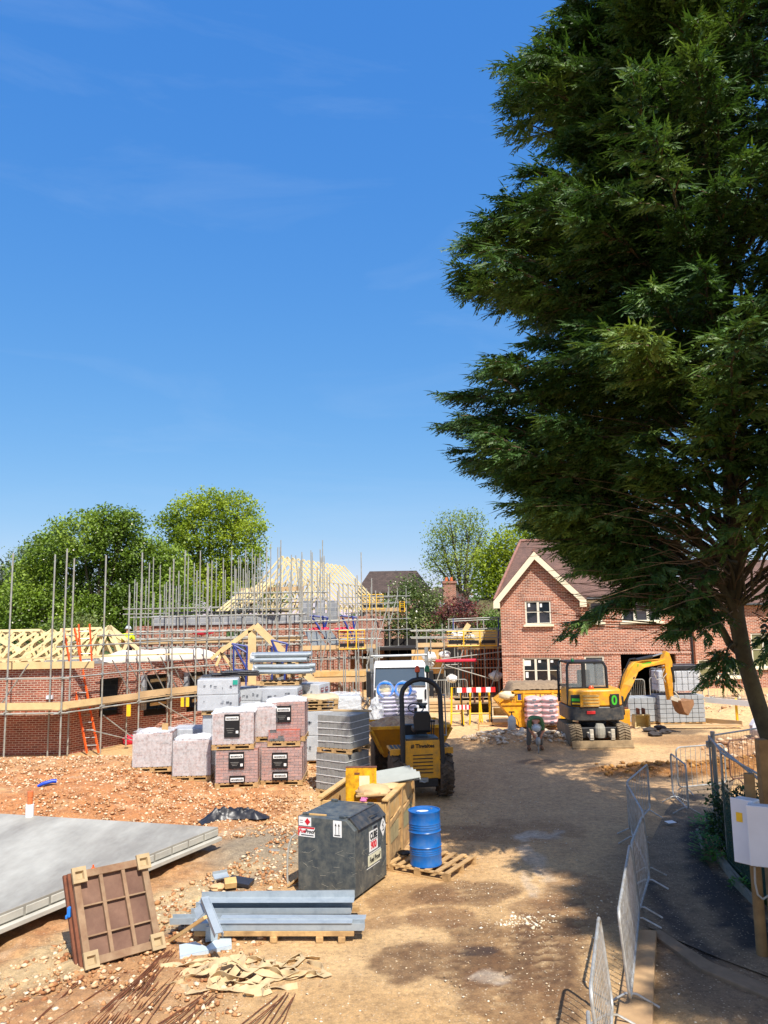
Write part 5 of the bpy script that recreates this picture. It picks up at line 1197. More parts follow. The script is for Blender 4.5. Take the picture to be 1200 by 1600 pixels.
def crate():
 a = G(604, 1362); b = G(646, 1307); v = (b - a); L = v.length; v.normalize(); rz = math.atan2(v.y, v.x) - math.pi / 2
 H = P(601, 1252, a.y).z; Wd = 1.25
 t = thing('timber_crate', 'large open yellow brown timber crate full of offcuts behind the fuel tank', 'crate', (a.x, a.y, 0), rz)
 for k in range(3):
  h = (H - .12) / 3; z = .1 + h * (k + .5)
  mb = MB(); mb.box((0, L / 2, z), (.03, L, h - .03)); mb.build('side_board', M['orangewood'] if k != 0 else M['pallet'], t, bevel=.004)
  mb = MB(); mb.box((-Wd, L / 2, z), (.03, L, h - .03)); mb.build('side_board', M['orangewood'], t, bevel=.004)
  mb = MB(); mb.box((-Wd / 2, 0.02, z), (Wd - .04, .03, h - .03)); mb.build('end_board', M['orangewood'], t, bevel=.004)
  mb = MB(); mb.box((-Wd / 2, L - .02, z), (Wd - .04, .03, h - .03)); mb.build('end_board', M['orangewood'], t, bevel=.004)
 for y in (.08, L * .5, L - .06):
  mb = MB(); mb.box((.035, y, H / 2 + .04 + (.06 if y > L - .1 else 0)), (.04, .1, H - .02)); mb.build('post', M['pallet'], t, bevel=.004)
 for y0, y1, z0, z1 in ((.14, L * .5 - .06, .12, H - .2), (L * .5 + .06, L - .12, .12, H - .2)):
  mb = MB(); mb.beam((.03, y0, H * .62), (.03, y1, H * .70), .025, .09); mb.build('rail', M['pallet'], t)
 mb = MB(); mb.box((-.0, L / 2, H + .02), (.12, L + .06, .04)); mb.build('top_rail', M['orangewood'], t, bevel=.006)
 mb = MB(); mb.box((-Wd, L / 2, H + .02), (.12, L + .06, .04)); mb.build('top_rail', M['orangewood'], t, bevel=.006)
 mb = MB(); mb.box((.02, L * .74, H * .48), (.012, L * .36, .36)); mb.build('faded_poster', mat('faded_grey_sheet', (146, 140, 104), .8, .2, 6), t)
 mb = MB(); mb.box((.02, L * .24, H * .46), (.012, L * .28, .3)); mb.build('faded_poster', mat('faded_grey_sheet2', (166, 150, 108), .8, .2, 6), t)
 mb = MB(); mb.box((-Wd / 2, L / 2, .06), (Wd, L, .08)); mb.build('floor', M['pallet'], t)
 W = Matrix.Translation((a.x, a.y, 0)) @ Matrix.Rotation(rz, 4, 'Z')
 def cont(name, label, cat, x, y, z, r, fn, m, **kw):
  q = thing(name, label, cat, W @ Vector((x, y, z)), rz + r); mb = MB(); fn(mb); mb.build(name + '_body', m, q, **kw); return q
 cont('paper_sack', 'brown kraft paper sack flopped over the right side of the crate', 'sack', -.42, L * .30, H - .02, .2, lambda mb: mb.ball((0, 0, .04), .3, 18, 10, (1.1, 1.2, .42), .12, rnd), M['kraft'], smooth=True)
 cont('paper_sack', 'second kraft paper sack deeper inside the crate', 'sack', -.35, L * .58, H - .04, -.3, lambda mb: mb.ball((0, 0, .03), .28, 18, 10, (1.1, 1.2, .35), .14, rnd), M['kraft'], smooth=True)
 gm = mat('folded_grey_sheet', (146, 150, 144), .5, .1, 4, .1, .05)
 def folds(n, L_, w):
  def f(mb):
   zz = [(k * w * .5, .09 * (k % 2)) for k in range(2 * n + 1)]; mb.prism(zz + [(a, b - .012) for a, b in reversed(zz)], L_, Matrix.Rotation(-math.pi / 2, 4, 'Z') @ Matrix.Rotation(.1, 4, 'X'))
  return f
 cont('metal_flashing', 'folded pale grey metal flashings stacked at the rear of the crate', 'flashing', -.95, L * .80, H + .04, .5, folds(4, 1.0, .22), gm)
 cont('metal_flashing', 'pale grey metal flashing sheet sticking out over the crate corner', 'flashing', -.45, L * .80, H + .02, .25, folds(2, .7, .22), gm)
 for k in range(7):
  cont('timber_offcut', ['timber batten offcut across the crate, nearest the tank', 'timber batten offcut across the crate middle', 'pale timber batten offcut beside the kraft sack', 'timber offcut jammed against the crate rear', 'thin timber batten under the flashings', 'timber batten poking over the left crate side', 'short timber batten on the crate sacks'][k], 'timber', -.3 - .1 * k, L * (.15 + .1 * k), H + .02 + .01 * k, .4 + .5 * k, lambda mb: mb.box((0, 0, 0), (.7, .06, .025)), M['pallet'])
 Y = a.y + .85; p0 = P(541, 1256, Y); p1 = P(589, 1256, Y); hh = P(565, 1199, Y).z - p0.z
 q = thing('yellow_steel_box', 'rusty yellow steel box lid standing upright behind the fuel tank', 'steel box', ((p0.x + p1.x) / 2, Y, p0.z - .25), -.02)
 wd = (p1 - p0).length; mb = MB(); mb.box((0, 0, (hh + .25) / 2), (wd, .03, hh + .25)); mb.build('lid_panel', M['rustyellow'], q, bevel=.004)
 mb = MB(); mb.box((-wd / 2 - .0, .10, (hh + .2) / 2), (.018, .2, hh + .16)); mb.build('side_flange', M['rustyellow'], q)
 mb = MB(); mb.box((0, .05, hh + .25 - .005), (wd + .01, .13, .015)); mb.build('top_flange', M['rustdark'], q)
 mb = MB(); mb.box((-.08, -.02, hh + .25 - .11), (.1, .015, .03)); mb.build('latch', M['rustdark'], q)
 mb = MB(); mb.box((.06, -.018, hh * .60 + .25), (.2, .004, .23)); mb.build('paper_label', mat('weathered_paper', (220, 206, 170), .7, .15, 12), q)
 body = thing('yellow_bin', 'rusty yellow steel bin hidden between fuel tank and crate', 'bin', ((p0.x + p1.x) / 2 - .05, Y + .1, 0), -.02)
 MB().box((0, .28, (p0.z - .25) / 2), (wd + .1, .55, p0.z - .27)).build('bin_body', M['rustyellow'], body, bevel=.01)
 return a, b, H
CA, CB, CH = crate()
def pallet_mb(w, d, nslat=7, h=.14):
 mb = MB();
 for k in range(nslat): mb.box((-w / 2 + .05 + (w - .1) * k / (nslat - 1), 0, h - .011), (.095, d, .022))
 for y in (-d / 2 + .05, 0, d / 2 - .05):
  mb.box((0, y, h - .033), (w, .095, .02)); mb.box((0, y, .011), (w, .095, .022))
  for x in (-w / 2 + .07, 0, w / 2 - .07): mb.box((x, y, .06), (.13, .09, .075))
 return mb
def pallet_thing(label, c, rz, w=1.2, d=1.0, name='pallet', group=None):
 t = thing(name, label, 'pallet', c, rz, group); h = .14
 for k in range(7): MB().box((-w / 2 + .05 + (w - .1) * k / 6, 0, h - .011), (.095, d, .022)).build('top_board', M['pallet'], t, bevel=.003)
 for y in (-d / 2 + .05, 0, d / 2 - .05):
  MB().box((0, y, h - .033), (w, .095, .02)).build('stringer', M['pallet'], t); MB().box((0, y, .011), (w, .095, .022)).build('bottom_board', M['pallet'], t)
  for x in (-w / 2 + .07, 0, w / 2 - .07): MB().box((x, y, .06), (.13, .09, .075)).build('block', M['pallet'], t, bevel=.003)
 return t
pa = G(607, 1362); pb = G(705, 1380); pc = G(738, 1349)
ux = (pb - pa).normalized(); cen = (pa + pc) / 2 + Vector((.02, .02, 0))
prz = math.atan2(ux.y, ux.x)
pallet_thing('worn open timber pallet carrying the blue drum', (cen.x, cen.y, gz(cen.x, cen.y)), prz, (pb - pa).length, (pc - pb).length)
def drum():
 c = G(668, 1352, .14); t = thing('drum', 'bright blue ribbed steel drum standing on a pallet', 'drum', (c.x - .02, c.y + .12, gz(c.x, c.y) + .14)); t.rotation_euler = (0, R_(-.9), 0)
 H = .93; R0 = .285; prof = [(R0 - .02, .0), (R0 + .004, .0), (R0 + .006, .02), (R0, .03)]
 def rib(z, a=.008, w=.012): return [(R0, z - w), (R0 + a, z), (R0, z + w)]
 for z in (.20, .235, .27): prof += rib(z, .005)
 prof += rib(.33, .012, .016)
 prof += rib(.58, .012, .016)
 for z in (.64, .68, .72): prof += rib(z, .005)
 prof += [(R0, H - .03), (R0 + .006, H - .02), (R0 + .006, H), (R0 - .008, H), (R0 - .012, H - .02), (.02, H - .02)]
 MB().lathe(prof, 48).build('drum_shell', M['blue'], t, smooth=True)
 MB().lathe([(.035, H - .02), (.035, H - .005), (.02, H - .004)], 16, Matrix.Translation((-.12, -.12, 0))).build('bung', M['blue'], t)
 MB().lathe([(.02, H - .02), (.02, H - .006), (.01, H - .005)], 16, Matrix.Translation((.14, .12, 0))).build('bung', M['galv'], t)
 mb = MB(); mb.ball((-.03, -.02, H - .017), .11, 18, 4, (1, .55, .012)); mb.build('paint_spill', M['paper'], t)
drum()
q = G(632, 1335, .14); t = thing('lump', 'dark lump on the pallet left of the blue drum', 'lump', (q.x, q.y, .15)); MB().ball((0, 0, .02), .1, 12, 6, (1.3, .8, .45), .2, rnd).build('lump', M['sheet'], t)  # dark lump set on the pallet beside the drum
wrapA = M['plastic']; wrapB = M['plasticw']
packbrick = brickmat('packed_brick', (190, 134, 116), (150, 104, 94), (98, 64, 56), .225, .075, .007)
packbrick2 = brickmat('dusty_packed_brick', (184, 150, 140), (154, 120, 112), (108, 76, 72), .225, .075, .007)
def wrap_mb(w, d, h, z0, amp, seed, top=True):
 """wrinkled film skin around a box, open at the bottom"""
 mb = MB(); N = 14; r = 0
 def push(fn, nu, nv):
  vs = []; fs = []
  for j in range(nv + 1):
   for i in range(nu + 1): vs.append(fn(i / nu, j / nv))
  for j in range(nv):
   for i in range(nu): a = j * (nu + 1) + i; fs.append((a, a + 1, a + nu + 2, a + nu + 1))
  mb.add(vs, fs)
 def nz(a, b, s): return .012 + amp * (abs(float(fbm(a * 5 + seed * 3.1, b * 4, seed + s))) * 1.8)
 x, y = w / 2, d / 2
 push(lambda u, v: (-x + w * u, -y - nz(u, v, 1) * (1 if 0 < u < 1 else .3), z0 + h * v), N, N)
 push(lambda u, v: (x + nz(u, v, 2), -y + d * u, z0 + h * v), N, N)
 push(lambda u, v: (-x - nz(u, v, 3), y - d * u, z0 + h * v), N, N)
 if top: push(lambda u, v: (-x + w * u, -y + d * v, z0 + h + nz(u, v, 4) * 2.2), N, N)
 return mb
def brick_pack(label, c, rz, w=1.08, d=.86, h=.87, wrap='A', labels=(), pal=True, seed=1, bm=None, top=True, groupn='brick packs on pallets', tilt=0):
 t = thing('brick_pack', label, 'brick pack', c, rz, groupn)
 if tilt: t.rotation_euler = (0, tilt, rz)
 z0 = 0
 if pal: pallet_mb(w + .02, d + .02, 8, .13).build('pallet', M['pallet'], t); z0 = .132
 mb = MB(); r = random.Random(seed)
 nb = int(round(w / .225)); nr = max(1, int(round(h / .0755)))
 mb.box((0, 0, z0 + h / 2), (w - .03, d - .03, h))
 for k in range(10):
  mb.box((r.uniform(-w / 2 + .1, w / 2 - .1), -d / 2 + .015, z0 + (.5 + r.randrange(nr)) * .075), (.215, .02, .066))
 mb.build('bricks', bm or packbrick, t)
 if wrap:
  wrap_mb(w, d, h, z0 + .01, .02 if wrap == 'A' else .03, seed, top).build('wrap', wrapA if wrap == 'A' else wrapB, t, smooth=True)
 for (lx, lz, lw, lh, full) in labels:
  p = MB(); p.box((lx, -d / 2 - .045, z0 + lz), (lw, .006, lh)); lb = p.build('printed_label', M['label'], t)
  p = MB(); bz = z0 + lz + (lh * .5 - .105 if full else lh * .5 - .1)
  p.box((lx, -d / 2 - .050, bz), (lw * .84, .004, .095)); p.build('label_band', M['paper'], lb)
  text('ecostock', .082, M['textblack'], lb, (lx, -d / 2 - .054, bz), (math.pi / 2, 0, 0), sx=1.0, bold=.002)
  if full:
   p = MB(); p.box((lx + lw * .33, -d / 2 - .050, z0 + lz - lh * .28), (lw * .16, .004, lw * .17)); p.build('label_mark', M['paper'], lb)
   for q in range(3):
    p = MB(); p.box((lx - lw * .12, -d / 2 - .050, z0 + lz - lh * (.12 + .09 * q)), (lw * (.55 - .12 * q), .003, .008)); p.build('small_print', M['kerb'], lb)
 return t
def on(px, py, dz=0):
 p = GT(px, py); return p
def front(px, py, d, rz=0):
 p = GT(px, py); n = Vector((-math.sin(rz), math.cos(rz), 0)); return Vector((p.x + n.x * d / 2, p.y + n.y * d / 2, min(p.z, gz(p.x + n.x * d, p.y + n.y * d)) + .01))
LW = .40
pA = brick_pack('cloudy shrink wrapped pink brick pack at the left end with a timber block on top', front(238, 1207, .9, .12), .10, 1.06, .9, .88, 'B', pal=True, seed=2, bm=packbrick2)
k = pA.location; t = thing('timber_block', 'small square timber block on top of the leftmost wrapped brick pack', 'timber block', (k.x + .28, k.y - .1, k.z + 1.04), .2); MB().box((0, 0, .1), (.17, .1, .2)).build('block', M['pallet'], t, bevel=.006)
pB = brick_pack('cloudy shrink wrapped pink brick pack standing second from the left', front(299, 1221, .9, .05), .05, 1.02, .9, .92, 'B', pal=True, seed=3, bm=packbrick2)
pC = brick_pack('lower brick pack with torn label under the silvery wrapped pack', front(370, 1232, .9, .1), .08, 1.10, .9, .81, 'A', [(0.0, .57, LW, .42, True), (.02, .10, LW, .17, False)], True, 4)
c = pC.location
pD = brick_pack('upper brick pack heavily wrapped in silvery film with black label', (c.x - .10, c.y - .02, c.z + .97), .08, 1.08, .9, .79, 'B', [(-.02, .48, LW, .58, True)], True, 5)
pE = brick_pack('lower brick pack with two black labels under the open red brick layer', front(440, 1228, .9, 0), 0.0, 1.10, .9, .82, 'A', [(-.04, .52, LW + .02, .40, True), (-.03, .12, LW + .02, .22, False)], True, 6)
c = pE.location
pF = brick_pack('half height open topped red brick pack on the two label pack', (c.x + .05, c.y + .05, c.z + .99), 0.0, .86, .85, .28, 'A', [], True, 7, brickmat('bright_brick', (182, 84, 56), (160, 70, 50), (120, 60, 46), .225, .075, .006), False)
gb = G(444, 1166, 1.0)
pG0 = brick_pack('lower brick pack hidden behind the open topped red bricks', (P(445, 1200, 21.6).x, 21.9, gz(-3, 21.6)), 0.0, 1.08, .9, .90, 'A', [], True, 12)
c = pG0.location
pG = brick_pack('upper brick pack with black label behind the open topped red bricks', (c.x + .02, c.y, c.z + 1.05), 0.0, 1.10, .9, .90, 'A', [(-.03, .60, LW + .02, .44, True)], True, 8)
pH0 = brick_pack('brick pack behind the silvery wrapped pack, lower one', (P(402, 1200, 21.4).x, 21.7, gz(-4, 21.6)), 0.05, 1.0, .9, .88, 'A', [], True, 13)
c = pH0.location
pH = brick_pack('upper wrapped brick pack squeezed between the silvery pack and the labelled rear pack', (c.x, c.y, c.z + 1.03), 0.05, 1.0, .9, .76, 'B', [], True, 14)
filmm = wrapmat('white_loose_film', .8, (.88, .89, .9))
for k, (q_, zz, sx_) in enumerate(((pD, .94, 1.15), (pH, .91, 1.0), (pG, 1.05, 1.1), (pB, 1.06, 1.0), (pA, 1.02, .9))):
 c = q_.location; draped('plastic_film', 'loose white film bunched on top of the ' + ['silvery upper pack with a tall black label', 'pack squeezed between the upper labelled packs', 'rear labelled pack', 'second wrapped pack from the left', 'leftmost wrapped pack beside its timber block'][k], 'film', (c.x, c.y, c.z + zz), (sx_, .85, .07), filmm, .1, 20 + k, .10)
def block_pack(label, c, rz, w=1.3, d=.95, h=1.0, rows=2, pal=True, marks=True, seed=1, tape=False):
 t = thing('block_pack', label, 'block pack', c, rz, 'grey block packs'); z0 = 0; r = random.Random(seed)
 if pal: pallet_mb(w * .8, d * .9, 7, .12).build('pallet', M['pallet'], t); z0 = .122
 for k in range(rows):
  mb = MB(); mb.box((r.uniform(-.01, .01), 0, z0 + h * (k + .5) / rows), (w, d, h / rows - .012)); mb.build('block_layer', M['blocklight'], t, bevel=.02)
 wrap_mb(w + .01, d + .01, h, z0, .012, seed).build('wrap', wrapmat('thin_film', .22, (.86, .88, .9)), t, smooth=True)
 for k in range(rows):
  zz = z0 + h * (k + .5) / rows
  if marks:
   for q in (-.25, .12):
    mb = MB(); mb.box((w / 2 + .035, q, zz + .02), (.004, .22, .13)); mk = mb.build('printed_mark', M['textpurple'], t)
    mb = MB(); mb.box((w / 2 + .038, q, zz + .03), (.004, .15, .035)); mb.build('mark_text', M['blocklight'], mk)
  mb = MB()
  for q in range(6): mb.box((r.uniform(-w * .35, w * .35), -d / 2 - .034, zz + r.uniform(-.05, .05)), (r.uniform(.02, .09), .003, r.uniform(.01, .05)))
  mb.build('stencil_print', mat('stencil_grey', (84, 88, 96), .7, .1, 8), t)
 if tape: MB().box((w / 2 - .08, -d / 2 - .035, z0 + h - .1), (.14, .006, .13)).build('tape', mat('teal_tape', (30, 150, 130), .5, .05, 8), t)
 return t
Yb = 22.6
def bp(label, px, Y, z, w, d, h, rz=0, **kw):
 p = P(px, 1100, Y); return block_pack(label, (p.x, Y + d / 2, z), rz, w, d, h, **kw)
zb = gz(-5, 22.8)
g1 = P(300, 1147, 23.4)
bI = bp('lower left grey block pack standing on the ground beside the walkway', 312, 23.4, gz(-5.8, 23.4), 1.7, .95, .92, .02, seed=21)
bH = bp('upper left grey block pack with teal tape on one corner', 337, 22.6, g1.z + .66 - .02, 1.15, .95, .88, .12, seed=22, tape=True)
z_top = 0
bH0 = bp('grey block pack hidden under the upper left one with teal tape', 345, 22.75, gz(-4.8, 22.8), 1.1, .8, bH.location.z - gz(-4.8, 22.8) - .122, .12, seed=32, marks=False)
bJ0 = bp('grey block pack on the ground behind the silvery wrapped bricks', 395, 23.6, gz(-4.0, 23.6), 1.1, .9, 1.2, 0, seed=33, marks=False)
bJ = bp('upper grey block pack second from the left, behind the wrapped bricks', 393, 23.6, bJ0.location.z + 1.33, 1.0, .95, .74, 0, seed=23)
bK0 = bp('grey block pack on the ground behind the labelled brick packs', 440, 23.2, gz(-3.2, 23.2), 1.1, .9, 1.2, .0, seed=34, marks=False)
bK = bp('upper grey block pack third from the left with maroon printed end', 438, 23.2, bK0.location.z + 1.33, 1.05, .95, .80, -.05, seed=24)
bL0 = bp('grey block pack on the ground at the right rear of the group', 486, 24.2, gz(-2.3, 24.4), .9, .9, 1.2, 0, seed=35, marks=False)
bL = bp('upper grey block pack at the right rear with maroon printed labels', 485, 24.2, bL0.location.z + 1.33, .85, .9, .82, -.3, seed=25)
c = bH.location; t = thing('sheet_stack', 'black roofing sheets lying on top of the left block packs', 'sheet stack', (c.x + .35, c.y + .5, c.z + 1.01), .1)
for k in range(3): MB().box((-.1 + .12 * k, 0, .03 + .05 * k), (1.7 - .3 * k, .6, .035), rot=.1 * k).build('sheet', M['sheet'], t, bevel=.01)
def bundle(label, px, py, Y, L, seed):
 p = P(px, py, Y); t = thing('lintel_bundle', label, 'lintel bundle', p, -.08, 'wrapped steel lintel bundles'); r = random.Random(seed)
 for k in range(3): MB().box((-L * .1 + k * .35, .1, -.06), (.1, .7, .09)).build('bearer', M['pallet'], t)
 for k in range(9):
  y = -.22 + (k % 5) * .13 + (.06 if k > 4 else 0); z = .07 + (k // 5) * .15; dx = r.uniform(-.08, .08)
  mb = MB(); n = 8; mb.tube([(-L / 2 + dx, y, z), (L / 2 + dx, y, z)], .072, 8); mb.build('tube_section', mat('bright_galvanised', (176, 184, 186), .35, .12, 4, .6, .05), t)
 mb = MB(); mb.ball((-L / 2, 0, .12), .24, 14, 8, (.5, 1.3, .7), .22, r); mb.build('end_film', wrapB, t)
 return t
ztop = bK.location.z + .93
bundle('lower bundle of wrapped galvanised lintels on the block packs', 445, 1052, 24.0, 1.75, 3)
bundle('upper bundle of wrapped galvanised lintels on the pile', 440, 1034, 24.1, 1.75, 4)
for k, (px, py) in enumerate(((438, 1060), )):
 p = P(px, py, 24.0); t = thing('pallet', 'small timber pallet under the lower lintel bundle', 'pallet', (p.x, 24.2, bK.location.z + .94)); pallet_mb(1.2, .8, 7, .12).build('deck', M['pallet'], t)
def kerb_pack(label, c, rz, w, d, h, seed, lift=0):
 t = thing('kerb_pack', label, 'kerb pack', c, rz, 'strapped dark grey concrete packs'); r = random.Random(seed)
 pallet_mb(w + .04, d + .04, 8, .12).build('pallet', M['pallet'], t); z0 = .122; n = 5
 for k in range(n):
  hh = h / n; mb = MB(); m = 8
  for i in range(m):
   x = -w / 2 + w * (i + .5) / m; mb.box((x, r.uniform(-.008, .008), z0 + hh * (k + .5)), (w / m - .006, d, hh - .008))
  mb.build('kerb_layer', M['kerb'], t, bevel=.004)
  if k:
   zz = z0 + hh * k
   mb = MB(); P_ = [(-w / 2 - .012, -d / 2 - .014), (w / 2 + .008, -d / 2 - .014), (w / 2 + .008, d / 2 + .014), (-w / 2 - .012, d / 2 + .014)]
   for i in range(4):
    a = P_[i]; b = P_[(i + 1) % 4]; mb.beam((a[0], a[1], zz), (b[0], b[1], zz), .004, .016)
   mb.build('white_strap', M['paper'], t)
 return t
cN = GT(541, 1247); rzk = -.62
def corner_to_centre(p, w, d, rz):
 return Matrix.Translation(p) @ Matrix.Rotation(rz, 4, 'Z') @ Vector((-w / 2, d / 2, 0))
wK, dK = .98, .98
pN = corner_to_centre(cN, wK, dK, rzk)
kN = kerb_pack('lower strapped grey concrete kerb pack beside the yellow steel lid', pN, rzk, wK, dK, .92, 1)
kM = kerb_pack('upper strapped grey concrete kerb pack with a timber batten on top', (pN.x + .03, pN.y + .03, pN.z + 1.045), rzk + .12, wK, dK, .82, 2)
t = thing('timber_batten', 'pale timber batten along the top of the upper kerb pack', 'timber', (pN.x + .2, pN.y + .38, pN.z + 1.045 + .945 + .02), -.28); MB().box((0, 0, 0), (1.15, .1, .045)).build('batten', M['board'], t, bevel=.004)
p = P(500, 1110, 24.0)
t = pallet_thing('upper empty pallet with sand coloured film behind the kerb packs', (p.x, 24.0, p.z + .22), .1, 1.1, .9); t2 = pallet_thing('lower empty pallet in the pallet pile behind the kerb packs', (p.x, 24.0, p.z + .04), .05, 1.1, .9)
gs = block_pack('dark wrapped pack carrying the two empty pallets', (p.x, 24.0, gz(p.x, 24)), 0, 1.1, .9, p.z + .04 - gz(p.x, 24) - .125, 2, True, False, 41)
draped('plastic_film', 'sandy crumpled film draped over the empty pallets', 'film', (p.x, 24.0, p.z + .37), (1.15, .9, .12), mat('sandy_film', (196, 176, 142), .5, .15, 6, 0, .3), .1, 5, .06)
p = P(538, 1095, 26.5)
t = thing('wrapped_pack', 'white film wrapped pack on a lower pack near the truck', 'wrapped pack', (p.x, 26.9, gz(p.x, 26.9) + .95), .05)
pallet_mb(1.1, .9, 7, .12).build('pallet', M['pallet'], t); MB().box((0, 0, .40), (1.06, .86, .52)).build('load', mat('white_film_load', (206, 210, 212), .35, .08, 5, 0, .2), t, bevel=.05); wrap_mb(1.08, .9, .56, .12, .05, 6).build('wrap', wrapB, t)
t = thing('wrapped_pack', 'grey lower pack under the white film wrapped pack', 'wrapped pack', (p.x - .05, 26.9, gz(p.x, 26.9)), .02)
pallet_mb(1.1, .9, 7, .12).build('pallet', M['pallet'], t); MB().box((0, 0, .53), (1.02, .82, .80)).build('load', M['kerb'], t, bevel=.03); wrap_mb(1.04, .85, .80, .12, .04, 7).build('wrap', wrapA, t)
def dormer():
 Y = 29.0; t = thing('roof_truss', 'large yellow timber truss with a central post standing behind the block packs', 'roof truss', (P(400, 1050, Y).x, Y, gz(-5, 29)))
 A = P(398, 977, Y); mb = MB()
 def bm(a, b, w, nm='rafter', y0=Y, m=None):
  MB().beam(P(a[0], a[1], y0), P(b[0], b[1], y0), .06, w, up=(0, 0, 1)).build(nm, m or M['newwood'], t, world=True)
 bm((399, 977), (516, 1090), .26); bm((399, 978), (345, 1018), .16, y0=Y + .1);
 MB().beam(P(394, 985, Y + .1), P(394, 1070, Y + .1), .30, .06).build('post', M['newwood'], t, world=True)
 bm((424, 1012), (412, 1040), .10, 'strut', Y + .15); bm((424, 1012), (436, 1036), .10, 'strut', Y + .15)
 bm((345, 1018), (375, 1060), .10, 'strut', Y + .2); bm((350, 1012), (338, 1040), .10, 'strut', Y + .2); bm((330, 1030), (352, 1010), .12, 'strut', Y + .3)
 bm((340, 1052), (440, 1052), .12, 'tie', Y + .2)
 for px in (350, 394, 470, 515):
  p = P(px, 1060, Y + .15); MB().beam((p.x, Y + .2, gz(p.x, Y)), (p.x, Y + .2, 1.6 if px != 394 else 2.4), .1, .05).build('leg', M['newwood'], t, world=True)
 for k, (a, b, c_, d_) in enumerate((((364, 1006), (386, 1010), (386, 1020), (362, 1006)), ((424, 1000), (449, 1006), (446, 1024), (432, 1022)))):
  q = thing('steel_prop', ('blue steel support frame left of the truss post', 'blue steel support frame right of the truss post')[k], 'steel prop', P(a[0], 1060, Y - .3))
  mb = MB(); pts = [P(x, y, Y - .3) for x, y in (a, b, c_, d_)]
  for i in range(4): mb.tube([pts[i], pts[(i + 1) % 4]], .04, 6)
  x0 = P((a[0] + b[0]) / 2, 1030, Y - .3); mb.tube([pts[0], P(a[0] + 24, 1050, Y - .3)], .04, 6); mb.tube([pts[2], P(c_[0] - 2, 1075, Y - .3)], .035, 6); mb.tube([P(a[0] + 2, 1046, Y - .3), P(b[0] + 4, 1049, Y - .3)], .035, 6)
  mb.tube([P(a[0] + 1, 1010, Y - .3), P(a[0] + 1, 1085, Y - .3)], .03, 6)
  mb.build('frame', M['propblue'], q, world=True)
 for k, (x0, x1) in enumerate(((488, 520), (535, 560))):
  q = thing('steel_prop', ('blue diagonal prop behind the lower yellow gate, left one', 'blue diagonal props behind the lower yellow gate, right one')[k], 'steel prop', P(x0, 1010, 37.2))
  mb = MB(); mb.tube([P(x0, 965, 37.2), P(x1, 1012, 37.2)], .05, 6); mb.tube([P(x0 + 16, 962, 37.3), P(x0 + 20, 1000, 37.3)], .05, 6); mb.tube([P(x0 - 4, 962, 37.3), P(x0 + 24, 965, 37.3)], .05, 6); mb.tube([P(x0 + 24, 965, 37.3), P(x0 + 18, 985, 37.3)], .05, 6); mb.build('frame', M['propblue'], q, world=True)
dormer()
for k, (px, py, Y) in enumerate(((316, 988, 37.4), (500, 984, 37.3), (539, 984, 37.3))):
 p = P(px, py, Y); t = thing('lintel_cover', ('red plastic lintel bag on the left brick wall', 'red plastic lintel bag left of the lower yellow gate', 'red plastic lintel bag just behind the lower yellow gate')[k], 'plastic bag', p)
 MB().ball((0, 0, 0), .1, 12, 6, (5.5, 1, 1.3), .08, rnd).build('bag', M['pinkred'], t, smooth=True)
for k in range(7):
 a = P(478 + k * 5 + (6 if k > 3 else 0), 985 + (k % 2) * 2, 36.9); b = P(492 + k * 6 + (6 if k > 3 else 0), 1013, 36.6)
 t = thing('aluminium_stage', ['leftmost', 'second', 'third', 'fourth', 'fifth', 'sixth', 'rightmost'][k] + ' of the silver staging boards leaning on the middle deck', 'staging board', b)
 MB().beam(b, a, .16, .05, up=(0, 1, 0)).build('board', M['galv'], t, world=True)
for k, (z, col) in enumerate(((1053, 'orange brown timber bundle, upper, on the lower deck'), (1062, 'pale timber bundle, lower, on the lower deck'))):
 p = P(530, z, 35.8); t = thing('timber_bundle', col, 'timber bundle', p); mb = MB()
 for i in range(5): mb.box((i * .02, i * .09, 0), (2.3, .08, .22))
 mb.build('timbers', M['orangewood'] if k == 0 else M['board'], t)
t = thing('tube_rack', 'rack of loose scaffold tubes and fittings beside the white truck', 'tube rack', (P(565, 1090, 32).x, 32, .3))
r = random.Random(8)
for k in range(34):
 x = r.uniform(-.9, .8); y = r.uniform(-.5, .8); MB().tube([(x, y, r.uniform(.0, .5)), (x + r.uniform(-.9, .9), y + r.uniform(-.5, .5), r.uniform(.2, 1.6))], .024, 5).build('tube', M['steel'], t)
for k in range(18):
 x = r.uniform(-.9, .8); MB().tube([(x, .3, -.05), (x, .35, r.uniform(1.5, 3.6))], .024, 5).build('tube', M['steel'], t)
def wheel(parent, c, R0, w, axis='x', rim=True, name='wheel', tm=None, lugs=18):
 """tyre with chevron lugs > rim"""
 mb = MB(); mx = Matrix.Translation(c) @ (Matrix.Rotation(math.pi / 2, 4, 'Y') if axis == 'x' else Matrix.Rotation(math.pi / 2, 4, 'X'))
 mb.lathe([(R0 * .55, -w / 2), (R0 * .85, -w / 2), (R0 * .95, -w * .42), (R0 * .95, w * .42), (R0 * .85, w / 2), (R0 * .55, w / 2)], 28, mx)
 for k in range(lugs):
  for s in (-1, 1):
   a = 2 * math.pi * (k + (.5 if s > 0 else 0)) / lugs; da = .17
   p = Vector((math.cos(a) * R0 * .97, math.sin(a) * R0 * .97, s * .02)); q = Vector((math.cos(a + da) * R0 * .96, math.sin(a + da) * R0 * .96, s * w * .48))
   mb.beam(mx @ p, mx @ q, .05, .05, up=(mx.to_3x3() @ Vector((math.cos(a), math.sin(a), 0))))
 o = mb.build(name, tm or M['rubber'], parent)
 if rim:
  mb = MB(); mb.lathe([(R0 * .2, -w * .3), (R0 * .55, -w * .44), (R0 * .56, w * .44), (R0 * .2, w * .3)], 20, mx); mb.build('rim', M['skipyellow'], o)
 return o
